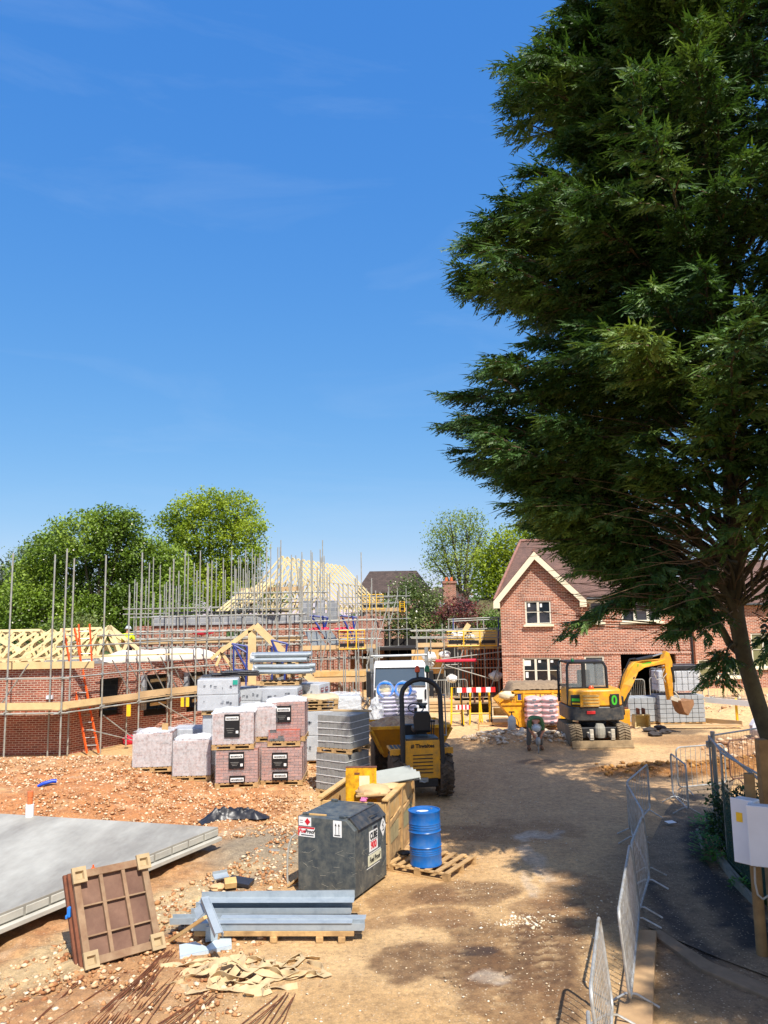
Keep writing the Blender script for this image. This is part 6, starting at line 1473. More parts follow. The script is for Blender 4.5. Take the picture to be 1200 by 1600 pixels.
def dumper():
 c = GT(660, 1250); rz = .13
 t = thing('site_dumper', 'yellow site dumper seen from behind with black roll bar and loaded skip', 'dumper', (c.x - .02, c.y + .35, gz(c.x, c.y)), rz)
 w = .92
 mb = MB(); mb.prism([(-w / 2 - .03, .50), (w / 2 + .03, .50), (w / 2 - .02, 1.44), (-w / 2 + .02, 1.44)], .55, Matrix.Translation((0, -.42, 0))); mb.build('engine_cover', M['yellow'], t, bevel=.03)
 for k in range(6):
  MB().box((-.0, -.428, .66 + k * .085), (.50, .012, .022)).build('louvre', M['black'], t)
 text('# Thwaites', .13, M['textblack'], t, (0, -.428, 1.30), (math.pi / 2, 0, 0), sx=1.0, bold=.004)
 MB().box((0, -.3, .42), (.75, .3, .2)).box((0, .5, .55), (.6, 1.6, .3)).build('chassis', M['black'], t, bevel=.02)
 MB().box((-.0, -.47, .50), (.22, .08, .1)).tube([(-.08, -.5, .48), (0, -.56, .46), (.08, -.5, .48)], .02, 6).build('tow_hitch', M['galv'], t, bevel=.01)
 MB().box((0, -.1, 1.46), (w - .1, .6, .05)).build('deck_plate', M['darkgrey'], t, bevel=.01)
 for s in (-1, 1): wheel(t, (s * .60, .0, .58), .58, .34)
 for s in (-1, 1): wheel(t, (s * .74, 2.5, .60), .60, .38)
 for s in (-1, 1):
  mb = MB(); mb.box((s * .62, .05, 1.20), (.36, .66, .05)); mb.box((s * .62, -.27, 1.14), (.36, .03, .14)); o = mb.build('mudguard', M['yellow'], t, bevel=.01)
  mb = MB()
  for k in range(3): mb.box((s * .62 - .1 + k * .1, .05, 1.232), (.06, .5, .012))
  mb.build('grip_tread', M['label'], o)
 hw = .49; z1 = 2.92; pts = [(-hw - .02, -.42, .5), (-hw, -.40, 1.5), (-hw, -.34, 2.35)]
 for k in range(9): a = math.pi - math.pi * k / 8; pts.append((hw * math.cos(a), -.30, z1 - hw * .85 + hw * .85 * math.sin(a) - 0))
 pts += [(hw, -.34, 2.35), (hw, -.40, 1.5), (hw + .02, -.42, .5)]
 MB().tube(pts, .062, 12).build('roll_bar', M['black'], t, smooth=True)
 for x, m_ in ((-.07, 'amber'), (.18, 'green')):
  MB().lathe([(.03, 0), (.03, .12), (.05, .13), (.05, .15)], 12, Matrix.Translation((x, -.3, z1 + .03))).build('beacon_stem', M['black'], t)
  MB().lathe([(.065, 0), (.068, .06), (.05, .13), (.02, .155)], 14, Matrix.Translation((x, -.3, z1 + .18))).build('beacon', M[m_], t, smooth=True)
 MB().box((.06, .12, 1.64), (.46, .44, .14)).build('seat', M['black'], t, bevel=.05, seg=3)
 MB().prism([(-.2, 0), (.2, 0), (.23, .35), (.17, .5), (-.17, .5), (-.23, .35)], .1, Matrix.Translation((.06, -.12, 1.60))).build('backrest', M['black'], t, bevel=.04, seg=3)
 c0 = Vector((.02, .62, 2.10)); pts = [c0 + Vector((.2 * math.cos(a), .17 * math.sin(a), .1 * math.sin(a))) for a in [2 * math.pi * k / 18 for k in range(18)]]
 MB().tube(pts, .018, 6, closed=True).beam(pts[0], pts[9], .03, .012).build('steering_wheel', M['black'], t, smooth=True)
 MB().tube([c0, (.02, .85, 1.3)], .04, 8).build('steering_column', M['black'], t)
 MB().box((0, .95, 1.4), (.7, .2, .5)).build('dash', M['black'], t, bevel=.03)
 for x in (.34, .4): MB().tube([(x, .2, 1.45), (x + .03, .25, 1.78)], .015, 6).ball((x + .03, .25, 1.8), .035, 8, 6).build('lever', M['black'], t)
 MB().tube([(hw + .16, -.2, 1.5), (hw + .14, -.2, 2.5)], .018, 6).tube([(hw, -.3, 1.55), (hw + .16, -.2, 1.5)], .015, 6).tube([(hw, -.3, 2.5), (hw + .14, -.2, 2.5)], .015, 6).build('grab_rail', M['galv'], t)
 sk = MB(); z0 = .72; z1_ = 1.52; y0 = 1.55; y1 = 3.5; hw0 = .72; hw1 = 1.08
 o8 = [(-hw0, y0, z0), (hw0, y0, z0), (hw0, y1 - .5, z0 - .1), (-hw0, y1 - .5, z0 - .1), (-hw1, y0 - .25, z1_), (hw1, y0 - .25, z1_), (hw1, y1, z1_ - .1), (-hw1, y1, z1_ - .1)]
 i8 = [(x * .95, y0 + (y - y0) * .96 + .04, z + (.05 if k < 4 else 0)) for k, (x, y, z) in enumerate(o8)]
 sk.add(o8 + i8, [(0, 3, 2, 1), (0, 1, 5, 4), (1, 2, 6, 5), (2, 3, 7, 6), (3, 0, 4, 7), (8, 9, 10, 11), (8, 12, 13, 9), (9, 13, 14, 10), (10, 14, 15, 11), (11, 15, 12, 8), (4, 5, 13, 12), (5, 6, 14, 13), (6, 7, 15, 14), (7, 4, 12, 15)])
 S_ = sk.build('skip', mat('dumper_skip_yellow', (206, 136, 18), .5, .15, 4, 0, .08, (130, 84, 40), .3, 4), t)
 mb = MB(); rim = [o8[4], o8[5], o8[6], o8[7]]
 for i in range(4): mb.beam(rim[i], rim[(i + 1) % 4], .05, .09)
 mb.build('rim_bar', M['skipyellow'], S_, bevel=.01)
 MB().beam((-hw0 - .05, y0 - .02, z0 + .1), (-hw1 - .02, y0 - .27, z1_ - .05), .1, .06).build('corner_rib', M['skipyellow'], S_); MB().beam((hw0 + .05, y0 - .02, z0 + .1), (hw1 + .02, y0 - .27, z1_ - .05), .1, .06).build('corner_rib', M['skipyellow'], S_)
 MB().tube([(0, .9, .8), (0, 1.75, 1.05)], .06, 8).build('tipping_ram', M['galv'], t)
 W = Matrix.Translation(t.location) @ Matrix.Rotation(rz, 4, 'Z'); l = thing('rubble_load', 'mixed rubble and wrapped bricks heaped in the dumper skip', 'rubble', W @ Vector((-.02, 2.35, 1.14)), rz)
 r = np.random.RandomState(6); nx = 18; vs = []; fs = []
 for j in range(nx + 1):
  for i in range(nx + 1):
   u = i / nx * 2 - 1; v = j / nx * 2 - 1; e = max(0, 1 - (u * u + v * v) * .55)
   vs.append((u * 1.0, v * .95, .12 + .32 * e + .13 * r.rand()))
 for j in range(nx):
  for i in range(nx): a = j * (nx + 1) + i; fs.append((a, a + 1, a + nx + 2, a + nx + 1))
 MB().add(vs, fs).build('rubble', mat('mixed_rubble', (190, 160, 120), .9, .3, 12, 0, .4, (140, 90, 70), .3, 5), l)
 return t
dumper()
def bag_pallet(label, c, rz, w, d, h, n, m, seed=1, wrap=False, mark=True, pal=True):
 t = thing('bag_pallet', label, 'pallet of bags', c, rz); r = random.Random(seed)
 z0 = 0
 if pal: pallet_mb(w, d, 7, .12).build('pallet', M['pallet'], t); z0 = .12
 hh = h / n
 for k in range(n):
  for i in range(2):
   mb = MB(); mb.ball(((-.25 + .5 * i) * w, r.uniform(-.02, .02), z0 + hh * (k + .5)), 1, 16, 8, (w * .29, d * .54, hh * .60), .03, r)
   mb.v = [(max(-w * .51, min(w * .51, x)), max(-d * .5, min(d * .5, y)), z) for x, y, z in mb.v]
   b = mb.build('bag', m, t, smooth=True)
   if mark: MB().box(((-.25 + .5 * i) * w + r.uniform(-.05, .05), -d * .5 - .012, z0 + hh * (k + .5)), (w * .12, .006, hh * .4)).build('bag_print', mat('bag_grey_print', (104, 104, 116), .7, .1, 8), b)
 if wrap: wrap_mb(w, d, h, z0, .03, seed).build('wrap', M['plasticw'] if wrap == 2 else M['plastic'], t, smooth=True)
 return t
Yt = 25.2; p = P(622, 1120, Yt); zb = P(622, 1131, Yt).z
bag_pallet('lower wrapped stack of white and lilac bags, hidden behind the dumper skip', (p.x, Yt + .5, gz(p.x, Yt)), 0, 1.25, 1.0, zb - gz(p.x, Yt) - .13, 7, M['lilacbag'], 5, 1, False)
u = bag_pallet('wrapped stack of white and lilac bags behind the dumper skip', (p.x, Yt + .5, zb), .02, 1.22, 1.0, P(622, 1081, Yt).z - zb - .12, 7, M['lilacbag'], 6, 1, False)
for k, (px, lab) in enumerate(((602, 'left wrapped coil of blue pipe on top of the bag stack'), (630, 'right wrapped coil of blue pipe on top of the bag stack'))):
 q = P(px, 1078, Yt + .1); t = thing('pipe_coil', lab, 'pipe coil', q)
 pts = [(.24 * math.cos(a), .04 * math.sin(3 * a), .22 * math.sin(a)) for a in [2 * math.pi * j / 28 for j in range(28)]]
 for dy in (-.04, .04, .12): MB().tube([(x, y + dy, z) for x, y, z in pts], .042, 8, closed=True).build('coil', M['bluepl'], t, smooth=True)
 MB().ball((0, .05, 0), .17, 14, 8, (1, .45, 1), .1, rnd).build('inner_coil', mat('pale_coil', (206, 190, 140), .6, .2, 10), t)
 MB().ball((0, .02, 0), .29, 16, 10, (1.05, .5, 1.0), .08, rnd).build('film', M['plastic'], t, smooth=True)
q = P(588, 1110, 25.0); t = thing('plastic_film', 'loose clear film hanging beside the bag stack', 'film', q); MB().ball((0, 0, -.1), .3, 14, 10, (.8, .5, 1.5), .25, rnd).build('film', M['plasticw'], t)
def truck():
 Y = 29.2; xl = P(583, 1080, Y).x; xr = P(668, 1080, Y).x; w = xr - xl; g = gz(1, 30); zt = P(625, 1036, Y).z
 t = thing('truck', 'white flatbed truck facing the camera behind the dumper', 'truck', ((xl + xr) / 2, Y, g)); H = zt - g
 zw1 = P(625, 1043, Y).z - g; zw0 = P(625, 1073, Y).z - g
 mb = MB(); hw = w / 2
 prof = [(0.02, .55), (0, 1.0), (.0, zw0), (.12, zw1), (.22, H - .02), (.5, H), (1.7, H), (1.7, .55)]
 n = len(prof); vs = [];
 for sx in (-1, 1):
  for (y, z) in prof:
   q = hw * (1 if z < zw0 + .1 else .95); vs.append((sx * q, y, z))
 mb.add(vs, [tuple(range(n)), tuple(reversed(range(n, 2 * n)))] + [(i, i + n, (i + 1) % n + n, (i + 1) % n) for i in range(n)])
 mb.build('cab', M['white'], t, bevel=.05, seg=3)
 mb = MB(); k = .93
 mb.add([(-hw * k, -.012, zw0 + .02), (hw * k, -.012, zw0 + .02), (hw * k * .96, .11, zw1 - .02), (-hw * k * .96, .11, zw1 - .02)], [(0, 1, 2, 3)]); mb.build('windscreen', glassmat('truck_glass', (70, 84, 98), .06), t)
 mb = MB(); P_ = [(-hw * k, -.02, zw0 + .02), (hw * k, -.02, zw0 + .02), (hw * k * .96, .10, zw1 - .02), (-hw * k * .96, .10, zw1 - .02)]; mb.tube(P_, .025, 6, closed=True); mb.build('screen_seal', M['black'], t)
 MB().beam((-.1, -.04, zw0 + .06), (-.7, -.02, zw0 + .18), .02, .02).beam((.5, -.04, zw0 + .06), (-.02, -.02, zw0 + .16), .02, .02).build('wiper', M['black'], t)
 MB().box((0, -.03, .75), (w, .12, .42)).build('bumper', M['whitepl'], t, bevel=.03)
 MB().box((0, -.05, 1.12), (w * .8, .05, .10)).build('grille', M['black'], t); MB().box((0, -.02, 1.02), (w * .98, .05, .04)).build('trim_strip', M['black'], t)
 for s in (-1, 1):
  MB().box((s * hw * .8, -.06, .92), (.3, .06, .2)).build('headlight', M['glass'], t, bevel=.02)
  MB().box((s * (hw * .93), -.03, 1.36), (.06, .05, .34)).build('air_vent', M['black'], t)
  MB().box((s * (hw + .16), .1, zw0 + .1), (.16, .14, .95)).box((s * (hw + .05), .2, zw0 + .5), (.2, .04, .04)).build('mirror', M['black'], t, bevel=.02)
  wheel(t, (s * hw * .84, .85, .45), .45, .28, rim=False); wheel(t, (s * hw * .84, 4.2, .45), .45, .3, rim=False)
 MB().box((0, 3.9, 1.0), (w + .12, 4.2, .16)).build('load_bed', M['galv'], t, bevel=.01)
 for s in (-1, 1): MB().box((s * (hw + .08), 1.75, (H + .2) / 2 + .35), (.14, .08, H + .1)).build('rack_post', M['galv'], t)
 MB().tube([(-hw - .1, 1.72, H + .18), (hw + .1, 1.72, H + .2)], .045, 8).build('rack_bar', M['galv'], t)
 q = bpy.data.objects
 s_ = thing('windscreen_sign', 'dark round sticker behind the truck windscreen', 'sticker', ((xl + xr) / 2 + .55, Y - .0, g + (zw0 + zw1) / 2)) if False else None
truck()
def excavator():
 Y = 26.0; cx = P(930, 1120, Y).x; g = gz(7, 25.6); t = thing('mini_excavator', 'yellow and black tracked mini excavator with boom swung to the right', 'excavator', (cx, Y, g), 0)
 for s in (-1, 1):
  mb = MB(); n = 26; w = .40; pts = []
  for k in range(n):
   a = 2 * math.pi * k / n; pts.append((math.cos(a) * .33 + (1 if math.cos(a) > 0 else -1) * .62, .33 + math.sin(a) * .33))
  mb.prism([(q[0], q[1]) for q in pts], w, Matrix.Translation((s * .78 + w / 2, 0.4, 0)) @ Matrix.Rotation(math.pi / 2, 4, 'Z'))
  for k in range(n):
   a = pts[k]; b = pts[(k + 1) % n]; m = ((a[0] + b[0]) / 2, (a[1] + b[1]) / 2); d = Vector((0, m[0] - (.62 if m[0] > 0 else -.62), m[1] - .33)).normalized()
   c = Vector((s * .78, .4 + m[0], m[1])) + d * .02
   for e in (-1, 1): mb.beam(c + Vector((e * .19, d.z * -.04, d.y * .04)), c + Vector((.01 * e, d.z * .04, -d.y * .04)), .05, .05, up=d)
  mb.build('track', M['mudrubber'] , t)
 MB().box((0, .4, .42), (1.2, 1.5, .35)).build('undercarriage', M['black'], t, bevel=.03)
 MB().lathe([(.45, .55), (.45, .72)], 20, Matrix.Translation((0, .4, 0))).build('slew_ring', M['black'], t)
 mb = MB(); mb.prism([(-.98, 0), (.98, 0), (.98, .22), (-.98, .22)], .05, Matrix.Translation((0, -.78, .02)) @ Matrix.Rotation(-.12, 4, 'X')); mb.box((0, -.80, .02), (1.96, .08, .06))
 B = mb.build('dozer_blade', mat('muddy_blade', (150, 128, 96), .8, .25, 5, .2, .15), t, bevel=.01)
 for s in (-.34, .34): MB().box((s, -.45, .38), (.12, .7, .14)).box((s, -.74, .42), (.13, .08, .34)).build('blade_arm', mat('dusty_steel', (176, 168, 150), .8, .2, 6, 0, .1), t, bevel=.02)
 MB().lathe([(.15, 0), (.17, .1), (.17, .3), (.12, .42)], 14, Matrix.Translation((.0, -.5, .30))).build('blade_ram_cover', mat('dusty_cover', (150, 146, 132), .85, .2, 6, 0, .2), t)
 z0 = .80
 def shell(z_a, z_b, w, yr, yf, sq=.55, n=18, shr=1.0):
  vs = []; prof = []
  for k in range(n + 1):
   a = math.pi * k / n; prof.append((-w / 2 * math.copysign(abs(math.cos(a)) ** sq, math.cos(a)), yr - (abs(math.sin(a)) ** .7) * .42 * 1.0))
  prof += [(w / 2, yf), (-w / 2, yf)]; return prof
 def solid_(prof, z_a, z_b, name, m, top=1.0, bev=.03):
  n = len(prof); mb = MB(); mb.add([(x, y, z_a) for x, y in prof] + [(x * top, y * (1 if y > 0 else top) , z_b) for x, y in prof], [tuple(reversed(range(n))), tuple(range(n, 2 * n))] + [(i, (i + 1) % n, (i + 1) % n + n, i + n) for i in range(n)])
  return mb.build(name, m, t, bevel=bev, smooth=True)
 pr = shell(0, 0, 1.84, .0, 1.2)
 solid_(pr, z0, z0 + .44, 'counterweight', M['darkgrey'])
 pr2 = shell(0, 0, 1.78, .02, 1.1); hb = P(930, 1077, Y - .3).z - g
 body = solid_(pr2, z0 + .442, hb, 'bonnet', M['yellow'], .95, .06)
 mb = MB(); mb.prism([(-.9, z0 + .34), (-.3, z0 + .34), (-.15, z0 + .46), (-.15, z0 + .50), (-.9, z0 + .5)], .02, Matrix.Translation((0, -.42, 0)))
 MB().box((-.28, -.43, hb - .35), (.60, .03, .40)).build('bonnet_door', M['yellow'], t, bevel=.03)
 for k in range(4): MB().box((-.22, -.452, hb - .50 + k * .1), (.52 - .0, .02, .055)).build('grille_slat', mat('grille_tan', (180, 150, 90), .7, .1, 8), t)
 MB().box((-.68, -.355, hb - .34), (.36, .03, .36), rot=-.32).build('side_grille', M['black'], t, bevel=.02)
 MB().box((-.68, -.378, hb - .32), (.3, .012, .09), rot=-.32).build('side_sticker', M['limegreen'], t); MB().box((-.68, -.378, hb - .44), (.28, .012, .05), rot=-.32).build('side_sticker', M['gateyellow'], t)
 MB().box((.56, -.39, hb - .36), (.34, .03, .42), rot=.26).build('light_panel', M['black'], t, bevel=.02)
 text('0', .42, M['limegreen'], t, (.54, -.415, hb - .36), (math.pi / 2, 0, .26), 'green_loop', depth=.004, bold=.012)
 MB().box((-.24, -.435, z0 + .27), (.28, .02, .1)).build('rear_badge', M['red'], t, bevel=.01)
 MB().box((.05, -.43, z0 + .16), (.0, .0, .0))
 cx0 = P(886, 1060, Y).x - cx; cx1 = P(949, 1060, Y).x - cx; zc0 = hb - .02; zc1 = P(917, 1036, Y).z - g; yc0 = .02; yc1 = 1.35
 fr = MB(); r = .045
 c4 = [(cx0, yc0), (cx1, yc0), (cx1, yc1), (cx0, yc1)]
 for sgn, (x, y) in enumerate(c4): fr.tube([(x, y, z0 + .45), (x + (.01 if x < 0 else -.03), y, zc1 - .15), (x + (.07 if x == cx0 else -.10), y + (.05 if y == yc0 else -.05), zc1)], r, 8)
 fr.box(((cx0 + cx1) / 2, (yc0 + yc1) / 2, zc1 + .01), (cx1 - cx0 - .14, yc1 - yc0 - .1, .07)); fr.beam((cx0, yc0, zc0 + .03), (cx1, yc0, zc0 + .03), .05, .08)
 xm = cx0 + (cx1 - cx0) * .42; fr.beam((xm, yc0, zc0), (xm, yc0 + .02, zc1), .12, .06, up=(0, 1, 0))
 fr.box((xm, yc0 + .0, (zc0 + zc1) / 2), (.10, .05, zc1 - zc0)); fr.beam((cx0, yc1, zc0 + .03), (cx1, yc1, zc0 + .03), .05, .08)
 cab = fr.build('cab_frame', M['black'], t, bevel=.0, smooth=True)
 gm = wrapmat('cab_glass', .0); gb = NB('cab_glass_clear'); gb.set(Roughness=.04, Alpha=.28, **{'Base Color': (.25, .3, .32, 1)}); gb.b.inputs['Specular IOR Level'].default_value = .9
 for (x0_, x1_) in ((cx0 + .05, xm - .05), (xm + .06, cx1 - .05)):
  mb = MB(); mb.box(((x0_ + x1_) / 2, yc0 + .02, (zc0 + zc1) / 2), (x1_ - x0_, .012, zc1 - zc0 - .1)); mb.build('rear_window', gb.m, cab)
 mb = MB(); mb.box((cx0 + .01, (yc0 + yc1) / 2, (zc0 + zc1) / 2), (.012, yc1 - yc0 - .1, zc1 - zc0 - .1)); mb.build('side_window', gb.m, cab); mb = MB(); mb.box((cx1 - .02, (yc0 + yc1) / 2, (zc0 + zc1) / 2), (.012, yc1 - yc0 - .1, zc1 - zc0 - .1)); mb.build('side_window', gb.m, cab)
 MB().box((xm + .12, .55, zc0 + .28), (.42, .14, .62)).box((xm + .12, .8, zc0 - .0), (.44, .5, .14)).build('seat', M['black'], cab, bevel=.04)
 MB().lathe([(.05, 0), (.055, .06), (.03, .12)], 10, Matrix.Translation((cx0 + .25, .2, zc1 + .03))).build('beacon', M['green'], t)
 MB().lathe([(.09, 0), (.085, .05), (.05, .10)], 12, Matrix.Translation((xm + .18, -.15, hb + .0))).build('beacon', M['amber'], t, smooth=True)
 o = Vector((cx, Y, g)); A = lambda px, py, yy: P(px, py, yy) - o
 def plate(pts, wy, name, m, parent=t, bev=.02):
  n = len(pts); mb = MB(); dv = Vector((-.35, .94, 0)) * wy
  vs = [p - dv / 2 for p in pts] + [p + dv / 2 for p in pts]
  mb.add(vs, [tuple(range(n)), tuple(reversed(range(n, 2 * n)))] + [(i, i + n, (i + 1) % n + n, (i + 1) % n) for i in range(n)]); return mb.build(name, m, parent, bevel=bev)
 yb = 26.9
 MB().box(A(966, 1100, 26.6), (.3, .35, .55)).box(A(967, 1112, 26.6), (.34, .3, .2)).build('swing_post', M['black'], t, bevel=.03)
 boom = plate([A(962, 1094, yb), A(972, 1096, yb), A(984, 1072, yb), A(994, 1050, yb + .1), A(1004, 1043, yb + .2), A(1036, 1037, yb + .9), A(1036, 1029, yb + .9), A(1004, 1032, yb + .2), A(988, 1034, yb + .1), A(978, 1046, yb), A(970, 1068, yb)], .24, 'boom', M['yellow'])
 MB().beam(A(996, 1041, yb + .0), A(1018, 1037, yb + .35), .02, .13).build('green_sticker', M['limegreen'], boom)
 MB().tube([A(975, 1104, yb - .1), A(986, 1070, yb - .05)], .06, 10).tube([A(986, 1070, yb - .05), A(991, 1058, yb - .05)], .03, 8).build('boom_ram', M['black'], t, smooth=True)
 MB().tube([A(991, 1032, yb + .15), A(1018, 1026, yb + .55)], .065, 10).build('arm_ram', M['black'], t, smooth=True)
 MB().tube([A(1018, 1026, yb + .55), A(1034, 1021, yb + .85)], .03, 8).build('ram_rod', M['galv'], t, smooth=True)
 MB().tube([A(978, 1044, yb), A(984, 1030, yb), A(992, 1029, yb + .1), A(1000, 1034, yb + .2)], .03, 6).tube([A(966, 1085, yb - .1), A(972, 1055, yb - .1), A(983, 1033, yb - .1)], .02, 6).build('hydraulic_hose', M['black'], t, smooth=True)
 ya = yb + .95
 arm = plate([A(1033, 1030, ya), A(1038, 1017, ya), A(1043, 1020, ya), A(1048, 1034, ya), A(1048, 1056, ya), A(1050, 1090, ya + .1), A(1044, 1094, ya + .1), A(1039, 1062, ya), A(1036, 1038, ya)], .2, 'arm', M['yellow'])
 MB().tube([A(1050, 1042, ya - .1), A(1053, 1066, ya - .05)], .05, 10).tube([A(1053, 1066, ya - .05), A(1053, 1080, ya - .05)], .025, 8).build('bucket_ram', M['black'], t, smooth=True)
 MB().tube([A(1038, 1040, ya - .15), A(1028, 1042, ya - .2), A(1022, 1052, ya - .2), A(1026, 1062, ya - .2), A(1036, 1060, ya - .15), A(1042, 1052, ya - .15)], .016, 6).tube([A(1038, 1045, ya - .15), A(1034, 1055, ya - .2), A(1040, 1066, ya - .15)], .016, 6).build('hydraulic_hose', M['rope'], t, smooth=True)
 MB().beam(A(1047, 1090, ya), A(1062, 1095, ya), .2, .14).tube([A(1053, 1080, ya - .05), A(1060, 1088, ya - .05), A(1062, 1098, ya)], .03, 6).build('quick_hitch', mat('dusty_steel', (176, 168, 150), .8, .2, 6), t, bevel=.01)
 pts = [A(1056, 1094, ya), A(1076, 1092, ya), A(1077, 1100, ya), A(1068, 1117, ya), A(1062, 1112, ya), A(1058, 1102, ya)]
 plate(pts, .5, 'bucket', mat('worn_bucket', (150, 110, 76), .7, .3, 5, .2, .15), t, .015)
 return t
excavator()
def skip_bin():
 Y = 29.5; x0 = P(778, 1085, Y).x; x1 = P(890, 1085, Y).x + .4; g = gz(6, 30); zt = P(830, 1081, Y).z - g; t = thing('skip', 'yellow rubbish skip heaped with rubble in front of the brick house', 'skip', ((x0 + x1) / 2, Y, g))
 w = (x1 - x0) / 2; D = 1.75; zb = .05; zm = zt - .42
 mb = MB(); prof = [(-w + .75, zb), (w - .75, zb), (w - .02, zm + .02), (w - .55, zt), (-w + .55, zt), (-w + .02, zm + .02)]
 mb.prism(prof, D); o = mb.build('skip_body', M['skipyellow'], t, bevel=.02)
 mb = MB(); mb.beam((-w + .5, -.03, zt), (w - .5, -.03, zt), .08, .1); mb.beam((-w + .02, -.03, zm + .06), (-w + .58, -.03, zt - .0), .08, .07); mb.beam((w - .02, -.03, zm + .06), (w - .58, -.03, zt - .0), .08, .07); mb.beam((-w + .1, -.02, zm - .02), (w - .1, -.02, zm - .02), .05, .07); mb.build('rim', M['yellow'], t)
 for x in (-w + .95, w - 1.05): MB().box((x, -.06, zt - .24), (.10, .1, .5)).build('lifting_post', M['skipyellow'], t, bevel=.01)
 e = (math.pi / 2, 0, 0)
 MB().box((0.2, -.035, zt - .2), (2.1, .01, .26)).build('name_panel', M['gateyellow'], t)
 text('AURUS', .25, M['textblack'], t, (.32, -.045, zt - .20), e, sx=1.45, bold=.006)
 MB().box((-.75, -.045, zt - .18), (.13, .006, .22)).build('logo_blue', M['propblue'], t); MB().box((-.62, -.045, zt - .18), (.07, .006, .22), mtx=Matrix.Rotation(.2, 3, 'Y')).build('logo_red', M['red'], t)
 text('6T', .2, M['brown'], t, (-w + .55, -.05, zt - .26), e)
 text('0125', .32, M['brown'], t, (-.35, -.01, zm - .25), e, sx=.9); text('99256', .2, M['brown'], t, (-.3, -.01, zm - .55), e)
 l = thing('rubble_load', 'brown soil and rubble heaped level inside the yellow skip', 'rubble', ((x0 + x1) / 2, Y, g + zt)); r = np.random.RandomState(3); nx, ny = 30, 10; vs = []; fs = []
 for j in range(ny + 1):
  for i in range(nx + 1):
   u = i / nx * 2 - 1; v = j / ny; e_ = min(1, 6 * (1 - abs(u))) * min(1, .4 + 3 * v, 6 * (1 - v) + .01)
   vs.append((u * (w - .5) * 1.08, .05 + v * (D - .1), -.08 + .36 * e_ + .05 * r.rand()))
 for j in range(ny):
  for i in range(nx): a = j * (nx + 1) + i; fs.append((a, a + 1, a + nx + 2, a + nx + 1))
 MB().add(vs, fs).build('soil', mat('grey_brown_soil', (136, 116, 92), .95, .25, 10, 0, .4), l, smooth=True)
 q = thing('rubble_sack', 'pale rubble bag hanging over the left end of the skip', 'bag', (x0 + .35, Y - .05, g + zt - .12)); MB().ball((0, .1, 0), .26, 14, 9, (1.2, .8, .6), .12, rnd).build('bag', mat('pale_sack', (214, 196, 160), .8, .15, 6, 0, .2), q, smooth=True)
skip_bin()
p = GT(852, 1143); bag_pallet('square pallet stack of pink cement bags beside the excavator', (p.x, p.y + .6, gz(p.x, p.y + .6) + .1), -.02, 1.2, 1.0, .98, 5, M['pinkbag'], 9, 1)
def bucket(label, c, rz, w, h, d, m, tilt=0):
 t = thing('digger_bucket', label, 'excavator bucket', c, rz); t.rotation_euler = (tilt, 0, rz); mb = MB(); th = .03
 prof = [(-d * .1, h), (0, h * .15), (d * .3, 0), (d * .8, .02), (d, h * .3), (d, h)]
 pts = [(0.0, h), (d * .75, h * .98), (d, h * .7), (d, h * .3), (d * .75, .04), (0, 0)]
 for i in range(len(pts) - 1):
  a, b = pts[i], pts[i + 1]; mb.beam((0, a[0], a[1]), (0, b[0], b[1]), w, th, up=(0, -(b[1] - a[1]), (b[0] - a[0])))
 for s in (-1, 1):
  mb.add([(s * w / 2, q[0], q[1]) for q in pts] + [(s * (w / 2 - .035), q[0], q[1]) for q in pts], [tuple(range(6)), tuple(reversed(range(6, 12)))] + [(i, i + 6, (i + 1) % 6 + 6, (i + 1) % 6) for i in range(6)])
 mb.build('bucket_shell', m, t)
 MB().box((0, -.01, .03), (w + .04, .1, .06)).build('cutting_edge', M['palewood'] if False else mat('worn_edge_steel', (206, 190, 160), .6, .15, 6, .2), t)
 MB().box((-w * .18, d * .45, h + .1), (.05, .3, .24)).box((w * .18, d * .45, h + .1), (.05, .3, .24)).build('hanger', M['rustdark'], t); return t
bm_ = mat('worn_bucket_paint', (196, 176, 140), .75, .2, 5, .1, .15); bi = mat('bucket_steel', (96, 80, 60), .8, .25, 5, .2, .15)
p = GT(750, 1119); bucket('wide dark ditching bucket standing left of the rubble heap', (p.x, p.y, p.z), .02, .95, .52, .5, bi)
p = GT(792, 1121); bucket('pale twin bay grading bucket tipped beside the dark bucket', (p.x, p.y, p.z), -.12, 1.15, .42, .5, bm_, -.35)
MB_ = None
p = GT(1005, 1139); bucket('cream painted digger bucket on the ground below the boom', (p.x, p.y, p.z), .0, .56, .50, .4, mat('cream_bucket', (206, 184, 128), .7, .15, 5, 0, .1))
p = GT(977, 1134); t = thing('yellow_bucket', 'narrow yellow bucket half hidden beside the excavator track', 'excavator bucket', (p.x, p.y, p.z)); MB().prism([(-.2, 0), (.2, 0), (.22, .6), (-.22, .6)], .4).build('bucket_shell', M['yellow'], t, bevel=.03); MB().box((0, .2, .62), (.3, .3, .08)).build('hanger', M['rustdark'], t)
def paver(label, px, py, w, h, n, seed, d=.9, lift=0, top=False):
 p = GT(px, py); t = thing('block_pack', label, 'block pack', (p.x, p.y + d / 2, p.z + lift), 0, 'grey block packs'); r = random.Random(seed); pallet_mb(w, d, 7, .1).build('pallet', M['pallet'], t)
 for k in range(n):
  mb = MB(); m = int(w / .22)
  for i in range(m): mb.box((-w / 2 + w * (i + .5) / m, r.uniform(-.01, .01), .1 + h * (k + .5) / n), (w / m - .012, d, h / n - .014))
  mb.build('block_layer', mat('paver_grey', (150, 154, 156), .85, .14, 5, 0, .15), t, bevel=.01)
 return t
p1 = paver('wide grey block pack below the boom, left of the tall stack', 1014, 1132, 1.5, .9, 4, 1)
p2 = paver('lower grey block pack of the tall stack by the garage pier', 1068, 1133, 1.7, 1.0, 6, 2)
